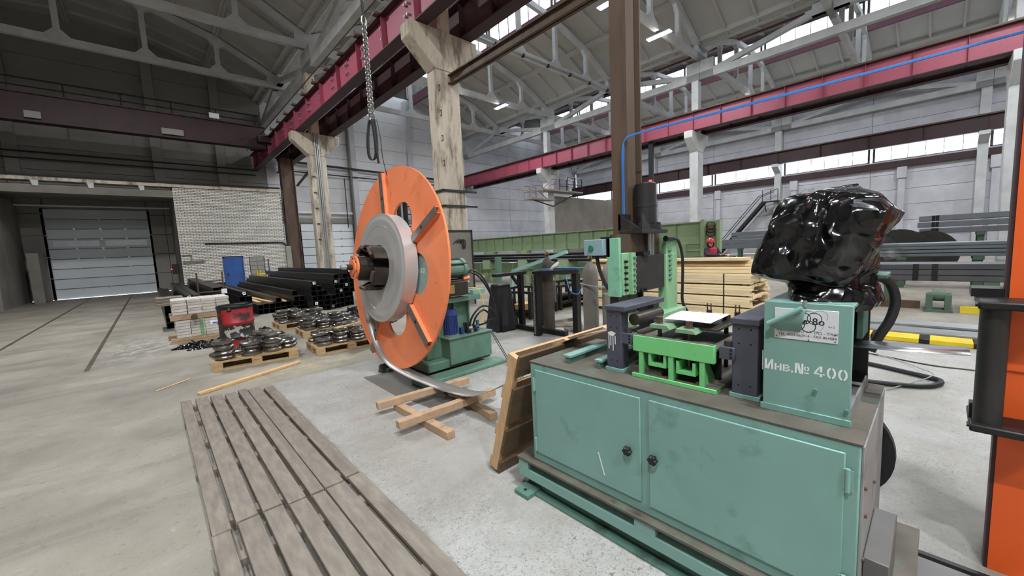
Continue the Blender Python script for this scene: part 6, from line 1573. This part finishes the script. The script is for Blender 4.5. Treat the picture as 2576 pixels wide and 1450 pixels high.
# vest over the chest
G = []
for z, rx, ry in ((1.02, 0.14, 0.175), (1.12, 0.145, 0.18), (1.22, 0.145, 0.185), (1.3, 0.15, 0.19), (1.37, 0.145, 0.185), (1.42, 0.1, 0.12)):
    f0 = 0.03 + (z - 1.0) * 0.12; G.append([W(f0 + rx * math.cos(2 * PI * j / 24), 0.03 + ry * math.sin(2 * PI * j / 24), z) for j in range(24)])
b = MB(); b.sheet(G, True, True); b.build('vest', 'vest_red', wk, solid=0.008)
hc = Vector(W(0.13, 0.10, 1.545)); fd = Vector((-0.74, -0.66, -0.1)).normalized()   # face turned towards the camera
hs_ = fd.cross(Vector((0, 0, 1))).normalized(); hu = hs_.cross(fd)
def HP(f, s, u): return tuple(hc + fd * f + hs_ * s + hu * u)
G = []
for i in range(15):
    th_ = PI * i / 14; row = []
    for j in range(24):
        ph = 2 * PI * j / 24; x, y, z = math.sin(th_) * math.cos(ph), math.sin(th_) * math.sin(ph), math.cos(th_)
        f, s, u = 0.092 * x, 0.074 * y, 0.112 * z
        if z < 0: s *= 1 + 0.22 * z; f *= 1 + 0.06 * z; f += 0.012 * -z
        if x > 0.85 and abs(z) < 0.25: f += 0.0
        row.append(HP(f, s, u))
    G.append(row)
b = MB(); b.sheet(G, True, True); hd = b.build('head', 'skin', wk)
b = MB(); b.add([HP(.088, -.012, .02), HP(.088, .012, .02), HP(.112, 0, -.018), HP(.088, -.018, -.025), HP(.088, .018, -.025)], [(0, 1, 2), (0, 2, 3), (1, 4, 2), (2, 4, 3)], True); b.build('nose', 'skin', hd)
for s in (-0.03, 0.03):
    b = MB(); b.cyl(HP(.078, s, .016), HP(.088, s, .016), 0.009, 10); b.build('eye', 'hood_dark', hd)
    b = MB(); b.bar(HP(.088, s - .016, .033), HP(.088, s + .016, .033), 0.006, 0.006); b.build('eyebrow', 'hood_dark', hd)
b = MB(); b.bar(HP(.088, -.022, -.05), HP(.088, .022, -.05), 0.006, 0.008); b.build('mouth', M('lips', (160, 96, 92), 0.6), hd)
b = MB(); G = []
for i in range(9):
    th_ = 0.5 + (PI - 0.9) * i / 8; row = []
    for j in range(17):
        ph = math.radians(62) + math.radians(236) * j / 16
        row.append(HP(0.108 * math.sin(th_) * math.cos(ph) - 0.008, 0.098 * math.sin(th_) * math.sin(ph), 0.128 * math.cos(th_) - 0.01))
    G.append(row)
b.sheet(G); b.build('hood', 'hood_dark', wk, solid=0.012)
G = []
for i in range(8):
    th_ = (PI / 2) * i / 7; G.append([HP(0.135 * math.sin(th_) * math.cos(2 * PI * j / 28), 0.112 * math.sin(th_) * math.sin(2 * PI * j / 28), 0.05 + 0.115 * math.cos(th_)) for j in range(28)])
G.append([HP(0.15 * math.cos(2 * PI * j / 28) * (1.12 if math.cos(2 * PI * j / 28) > 0 else 1), 0.12 * math.sin(2 * PI * j / 28), 0.044) for j in range(28)])
b = MB(); b.sheet(G, True, True); hm = b.build('helmet', 'helmet_red', wk, solid=0.004)
b = MB(); b.tube([HP(-0.1 + 0.03 * i, 0, 0.135 + 0.028 * math.sin(PI * i / 7)) for i in range(8)], 0.012, 6); b.build('helmet_ridge', 'helmet_red', hm)
def hand(wr, fwd, side, par, nm='hand'):
    wr, fwd, side = Vector(wr), Vector(fwd).normalized(), Vector(side).normalized(); up = fwd.cross(side)
    b = MB(); b.obox(wr + fwd * 0.045, (0.08, 0.085, 0.03), Matrix((side, fwd, up)).transposed()); o = b.build(nm, 'skin', par, 0.012)
    for k, L_ in enumerate((0.065, 0.075, 0.07, 0.055)):
        s0 = wr + fwd * 0.085 + side * (-0.03 + 0.02 * k)
        b = MB(); b.tube([s0, s0 + fwd * L_ * .45 - up * 0.004, s0 + fwd * L_ * .75 - up * 0.016, s0 + fwd * L_ * .9 - up * 0.034], 0.009, 8); b.build('finger', 'skin', o)
    s0 = wr + fwd * 0.03 - side * 0.04
    b = MB(); b.tube([s0, s0 + fwd * 0.03 - side * 0.02, s0 + fwd * 0.055 - side * 0.022 - up * 0.012], 0.01, 8); b.build('thumb', 'skin', o)
hand((12.3, 4.3, 1.2), (-0.75, -0.65, -0.05), (-0.65, 0.75, 0), wk); hand((12.38, 4.17, 1.205), (-0.8, -0.6, -0.05), (0.6, -0.8, 0), wk)
for s in (0.12, -0.12):
    b = MB(); b.box(W(-0.08, s - 0.05, 0), W(0.17, s + 0.05, 0.1)); b.build('boot', 'boot', wk, 0.03)

# ------------------------------------------------------------------ steel stock in the far aisle
M('stock_dark', (84, 84, 88), 0.42, metal=0.4, var=0.1, scale=2, rnd=0.12)
M('stock_grey', (120, 124, 130), 0.4, metal=0.45, var=0.08, scale=2, rnd=0.1)
M('stock_green', (116, 126, 132), 0.42, metal=0.3, var=0.06, scale=2, rnd=0.08)
def stack(x, y0, y1, zs, h, w, n, mat, lab, grp, straps=()):
    for k, z in enumerate(zs):
        for c_ in range(n):
            b = MB(); b.box((x + c_ * w + 0.004, y0 + R.uniform(-.05, .05), z), (x + (c_ + 1) * w - 0.004, y1, z + h)); o = b.build('steel_profile', mat, None, 0.012, 1)
            tag(o, ('lowest', 'second', 'third', 'fourth', 'fifth')[k] + ' layer ' + lab, 'steel profile', ('%s layer ' % k) + grp if n > 1 else None)
            for sy in straps:
                if c_ == 0: plainbox('strap', (x - 0.004, sy, z), (x + 0.003, sy + 0.09, z + h), 'black_metal', o)
stack(12.0, 1.15, -7.5, (0.585, 0.705, 0.825), 0.116, 0.42, 2, 'stock_dark', 'of dark steel profiles on the floor rests', 'dark profiles', (-0.03, 0.25))
stack(16.0, 1.35, -8, (0.90, 1.0, 1.10, 1.19), 0.085, 0.5, 2, 'stock_green', 'of pale green steel profiles behind the dark ones', 'green profiles')
stack(22.0, 0.55, -9, (1.47, 1.71, 1.95), 0.2, 0.6, 2, 'stock_grey', 'of galvanised profiles at the back of the stock', 'galvanised profiles', (0.1, 0.0))
stack(24.2, 9.3, 5.2, (1.06, 1.32), 0.24, 0.45, 1, 'stock_grey', 'of grey steel stock under the steep stair', 'grey stock')
stack(26.4, 8.6, 3.5, (1.0, 1.25, 1.5, 1.75), 0.23, 0.5, 1, 'stock_grey', 'of grey steel stock behind the seated worker', 'rear grey stock')
M('stand_green', (76, 98, 80), 0.55, var=0.12, scale=5)
def rest(x, y, z, w, lab, mat='stand_green'):
    t = thing('stock_rest', lab, 'rest', (x, y, 0))
    plainbox('cross_beam', (x, y - 0.1, z - 0.1), (x + w, y + 0.1, z - 0.002), mat, t)
    for dx in (0.05, w - 0.17): plainbox('rest_leg', (x + dx, y - 0.08, 0), (x + dx + 0.12, y + 0.08, z - 0.1), mat, t)
for y, lab in ((0.7, 'nearer the black plastic wrap'), (-0.75, 'nearer the orange post')):
    rest(12.0, y, 0.585, 0.85, 'green rest under the dark profiles ' + lab)
    rest(16.0, y, 0.90, 1.0, 'green rest under the pale green profiles ' + lab); rest(22.0, y - 0.3, 1.47, 1.2, 'green rest under the galvanised profiles ' + lab)
for y in (8.8, 5.6): rest(24.2, y, 1.06, 0.5, 'rest under the grey stock below the stair at ' + ('its tube end' if y > 7 else 'its wall end'))
for y in (8.2, 4.2): rest(26.4, y, 1.0, 0.55, 'rest under the rear grey stock at ' + ('its tube end' if y > 7 else 'its wall end'))
rs = thing('roller_stand', 'green cast roller stand on the floor below the dark profiles', 'roller stand', (11.7, -0.08, 0))
for y in (-0.24, 0.02): plainbox('cheek', (11.55, y, 0.0), (11.85, y + 0.1, 0.36), 'stand_green', rs, 0.01)
b = MB(); b.cyl((11.7, -0.16, 0.33), (11.7, 0.04, 0.33), 0.12, 20); b.build('roller', 'stand_green', rs); plainbox('base', (11.5, -0.26, 0), (11.9, 0.14, 0.05), 'stand_green', rs)
b = MB(); b.box((11.9, 0.2, 0.0), (12.0, 1.6, 0.16)); tag(b.build('floor_timber', 'wood_dark'), 'dark timber on the floor left of the roller stand', 'timber')
b = MB(); b.box((11.6, -2.2, 0.0), (11.75, -0.35, 0.12)); tag(b.build('striped_bar', 'yellow'), 'yellow bar on the floor right of the roller stand', 'bar')
for k, y in enumerate((0.95, 0.32)):
    t = thing('cable_reel', 'dark round reel ' + ('touching the black wrap' if k == 0 else 'next to the galvanised stack'), 'reel', (19.5, y, 0))
    b = MB(); b.cyl((19.5, y, 0.85), (19.56, y, 0.85), 0.85, 32); b.cyl((19.56, y, 0.85), (19.9, y, 0.85), 0.4, 24); b.cyl((19.9, y, 0.85), (19.96, y, 0.85), 0.85, 32); b.build('reel_body', 'steel_dark', t)
    break
b = MB(); b.cyl((20.4, 0.25, 0.8), (20.5, 0.25, 0.8), 0.8, 32); b.cyl((20.5, 0.25, 0.8), (20.8, 0.25, 0.8), 0.4, 24); b.cyl((20.8, 0.25, 0.8), (20.9, 0.25, 0.8), 0.8, 32)
t = thing('cable_reel', 'dark round reel next to the galvanised stack', 'reel', (20.6, 0.25, 0)); b.build('reel_body', 'steel_dark', t)
# striped kerb and floor rails
kb = thing('striped_kerb', 'yellow kerb with black stripes on the floor right of the teal tower', 'kerb', (8.4, 0, 0))
y = 3.2; k = 0
while y > -6:
    L_ = 0.42 if k % 2 == 0 else 0.11
    plainbox('kerb_segment', (8.25, y - L_, 0.0), (8.62, y, 0.07), 'yellow' if k % 2 == 0 else 'black_metal', kb, 0.006); y -= L_; k += 1
for x, nm in ((9.0, 'nearer the kerb'), (9.7, 'nearer the profiles')):
    b = MB(); b.box((x, -8, 0.0), (x + 0.42, 4, 0.035)); tag(b.build('floor_plate', 'galv', None, 0.006, 1), 'shiny steel floor plate ' + nm, 'floor plate')
b = MB(); b.tube(spline([(9.55, 1.5, 0.02), (9.5, 0.5, 0.015), (9.6, -0.5, 0.015), (9.5, -2, 0.015)], 6), 0.012, 6); tag(b.build('plate_cable', 'black_rubber'), 'black cable lying between the two shiny floor plates', 'cable')
b = MB(); b.tube(spline([(6.6, 0.75, 0.03), (6.5, 0.45, 0.03), (6.38, 0.2, 0.03), (6.27, -0.02, 0.03), (6.2, -0.085, 0.03), (6.05, -0.07, 0.03), (5.88, 0.05, 0.03), (5.75, 0.38, 0.03), (5.7, 0.7, 0.03)], 6), 0.026, 8); tag(b.build('floor_hose', 'black_rubber'), 'black hose doubled back in a bend on the floor', 'hose')
b = MB(); b.tube(spline([(7.2, 0.7, 0.01), (7.14, 0.48, 0.01), (6.95, 0.0, 0.01), (6.97, -0.4, 0.01), (7.0, -1.5, 0.01)], 6), 0.008, 6); tag(b.build('floor_wire', 'black_rubber'), 'thin dark wire across the floor behind the doubled hose', 'wire')
b = MB(); b.tube(spline([(7.15, 0.5, 0.01), (7.0, 0.3, 0.012), (6.6, 0.08, 0.04), (6.25, -0.02, 0.06), (5.6, 0.3, 0.012)], 6), 0.006, 6); tag(b.build('grey_wire', 'galv'), 'thin grey wire crossing over the doubled hose', 'wire')
for a_, c_, nm, lab, mt2 in (((2.78, -0.6, 0.0), (2.81, 0.12, 0.02), 'floor_angle', 'thin black angle on the floor beside the foot of the teal machine', 'black_metal'), ((2.5, -0.5, 0.0), (2.74, 0.1, 0.025), 'floor_board', 'grey board on the floor at the foot of the orange post', 'stock_box'), ((2.36, -0.4, 0.0), (2.48, 0.06, 0.04), 'floor_batten', 'dark batten on the floor beside the grey side box', 'wood_dark')):
    b = MB(); b.box(a_, c_); tag(b.build(nm, mt2), lab, 'floor piece')

# ------------------------------------------------------------------ orange post with the vertical rollers
M('orange_post', (226, 92, 30), 0.45, var=0.06, scale=3, dirt=((170, 62, 24), 0.15, 4))
op_ = thing('orange_post', 'bright orange steel post at the picture edge with black roller brackets', 'post', (3.1, -0.5, 0))
plainbox('post_face', (2.9, -0.62, 0.0), (2.93, -0.235, 3.4), 'orange_post', op_)
plainbox('post_body', (2.93, -0.6, 0.0), (3.25, -0.25, 3.4), 'red_dark', op_)
plainbox('post_edge', (2.905, -0.236, 0.0), (2.98, -0.222, 3.4), 'red_dark', op_)
plainbox('joint_plate', (2.89, -0.6, 1.02), (2.9, -0.24, 1.34), 'orange_post', op_)
for z0, z1 in ((1.325, 1.36), (0.755, 0.79)):
    br_ = plainbox('roller_bracket', (2.70, -0.45, z0), (3.0, -0.135, z1), 'black_metal', op_, 0.008)
    b = MB(); b.cyl((2.74, -0.128, z0 + 0.02), (2.74, -0.14, z0 + 0.02), 0.012, 6); b.build('bolt_head', 'black_metal', br_)
plainbox('bracket_tab', (2.8, -0.165, 0.79), (2.86, -0.135, 0.86), 'black_metal', op_)
b = MB(); b.cyl((2.78, -0.19, 0.79), (2.78, -0.19, 1.325), 0.046, 24); b.build('guide_roller', 'steel_dark', op_)
b = MB(); b.cyl((2.93, -0.19, 0.79), (2.93, -0.19, 1.325), 0.03, 20); b.build('guide_roller', 'bright_steel', op_)
plainbox('bracket_top', (2.9, -0.22, 1.36), (3.05, -0.12, 1.4), 'black_metal', op_)
# red signal lights on the ram cylinder top
sg = thing('signal_light', 'small red signal lamp glowing above the black ram cylinder', 'signal lamp', (25.0, 13.0, 7.0))
for k in range(3):
    b = MB(); b.cyl((24.3, 12.75, 5.25 + 0.15 * k), (24.2, 12.75, 5.25 + 0.15 * k), 0.09, 12); b.build('red_lens', 'red_signal', sg)
plainbox('signal_housing', (24.3, 12.6, 5.0), (24.45, 12.9, 7.999), 'black_metal', sg)
# ------------------------------------------------------------------ stair on the window wall and platform on the column
st = thing('steel_stair', 'steep dark steel stair with landing on the window wall', 'stair', (42.6, 12, 0))
for dx in (0.0, 0.7):
    b = MB(); b.bar((42.1 + dx, 15.05, 0.0), (42.1 + dx, 11.1, 4.8), 0.08, 0.22); b.build('stringer', 'steel_dark', st)
    b = MB(); b.cyl((42.1 + dx, 15.05, 1.0), (42.1 + dx, 11.5, 5.3), 0.03, 6); b.cyl((42.1 + dx, 11.5, 5.3), (42.1 + dx, 10.0, 5.85), 0.03, 6); b.build('handrail', 'steel_dark', st)
for k in range(20):
    t_ = (k + 0.5) / 20; plainbox('tread', (42.1, 15.05 - 3.95 * t_ - 0.1, 4.8 * t_), (42.8, 15.05 - 3.95 * t_ + 0.12, 4.8 * t_ + 0.03), 'steel_dark', st)
plainbox('landing', (42.05, 9.9, 4.75), (42.74, 11.2, 4.83), 'steel_dark', st)
for y in (11.15, 10.5, 9.95):
    b = MB(); b.cyl((42.1, y, 4.8), (42.1, y, 5.85), 0.03, 6); b.build('rail_post', 'steel_dark', st)
for k, y in enumerate((9.95, 11.0)):
    b = MB(); b.bar((42.1, y, 4.75), (42.74, y, 3.9), 0.06, 0.06); b.build('bracket', 'steel_dark', st)
b = MB()
pf = thing('service_platform', 'rusty service platform with railings around the white column', 'platform', (25, 21.6, 6))
M('platform_steel', (150, 138, 130), 0.6, metal=0.3, var=0.15, scale=3)
plainbox('deck', (23.0, 20.9, 6.05), (28.0, 21.88, 6.17), 'platform_steel', pf); plainbox('lower_deck', (21.6, 20.9, 5.3), (24.3, 21.7, 5.42), 'platform_steel', pf)
def rail(p, q, r=0.035, m_='platform_steel'):
    b = MB(); b.cyl(p, q, r, 6); b.build('railing_bar', m_, pf)
for x in (21.6, 22.2, 22.9):
    rail((x, 20.95, 5.4), (x, 20.95, 6.35)); rail((x, 21.65, 5.4), (x, 21.65, 6.35))
for z in (5.9, 6.35): rail((21.6, 20.95, z), (22.9, 20.95, z)); rail((21.6, 21.65, z), (22.9, 21.65, z)); rail((21.6, 20.95, z), (21.6, 21.65, z))
for x in (26.0, 26.9, 27.9): rail((x, 20.95, 6.15), (x, 20.95, 7.25), 0.035, 'steel_dark'); rail((x, 21.8, 6.15), (x, 21.8, 7.25), 0.035, 'steel_dark')
for z in (6.7, 7.25): rail((26.0, 20.95, z), (27.9, 20.95, z), 0.035, 'steel_dark'); rail((26.0, 21.8, z), (27.9, 21.8, z), 0.035, 'steel_dark')
rail((23.0, 20.95, 6.15), (24.2, 20.95, 7.1)); rail((24.3, 21.6, 5.4), (23.1, 21.6, 6.1)); rail((24.6, 21.4, 4.9), (27.6, 21.4, 6.05), 0.05, 'steel_dark'); rail((24.6, 21.4, 4.9), (22.4, 21.4, 5.3), 0.05, 'steel_dark')
for x in (24.2, 24.9):
    for z in (6.2, 6.6, 7.0, 7.4): rail((24.2, 21.2, z), (24.9, 21.2, z), 0.02)
    rail((x, 21.2, 6.15), (x, 21.2, 7.6), 0.03)
# conductor tray hung under a truss, seen across the bright aisle
ct = thing('cable_tray', 'grey cable tray fixed along the truss chord in the bright aisle', 'cable tray', (16, 15.7, 12))
b = MB(); b.box((7.4, 15.66, 12.02), (24.6, 15.78, 12.1)); b.build('tray', 'galv', ct)
for x in range(8, 25, 2): plainbox('clip', (x, 15.62, 11.95), (x + 0.1, 15.79, 12.12), 'steel_dark', ct)

# crumpled white plastic at the foot of the lumber
G = []
for i in range(15):
    row = []
    for j in range(30):
        u, v = i / 14 - 0.5, j / 29 - 0.5
        p = Vector((8.12 + 0.6 * u, 3.5 + 1.3 * v, 0)); edge_ = max(0.0, 1 - (2 * max(abs(u), abs(v))) ** 3)
        row.append((p.x, p.y, 0.012 + edge_ * (0.16 + 0.12 * mnoise.noise(p * 3)) + max(0, crumple(p, 0.05 * edge_, 5))))
    G.append(row)
b = MB(); b.sheet(G); tag(b.build('white_plastic', M('white_film', (214, 216, 220), 0.35, var=0.04, scale=8), solid=0.003), 'crumpled white plastic sheet at the foot of the lumber', 'plastic sheet')
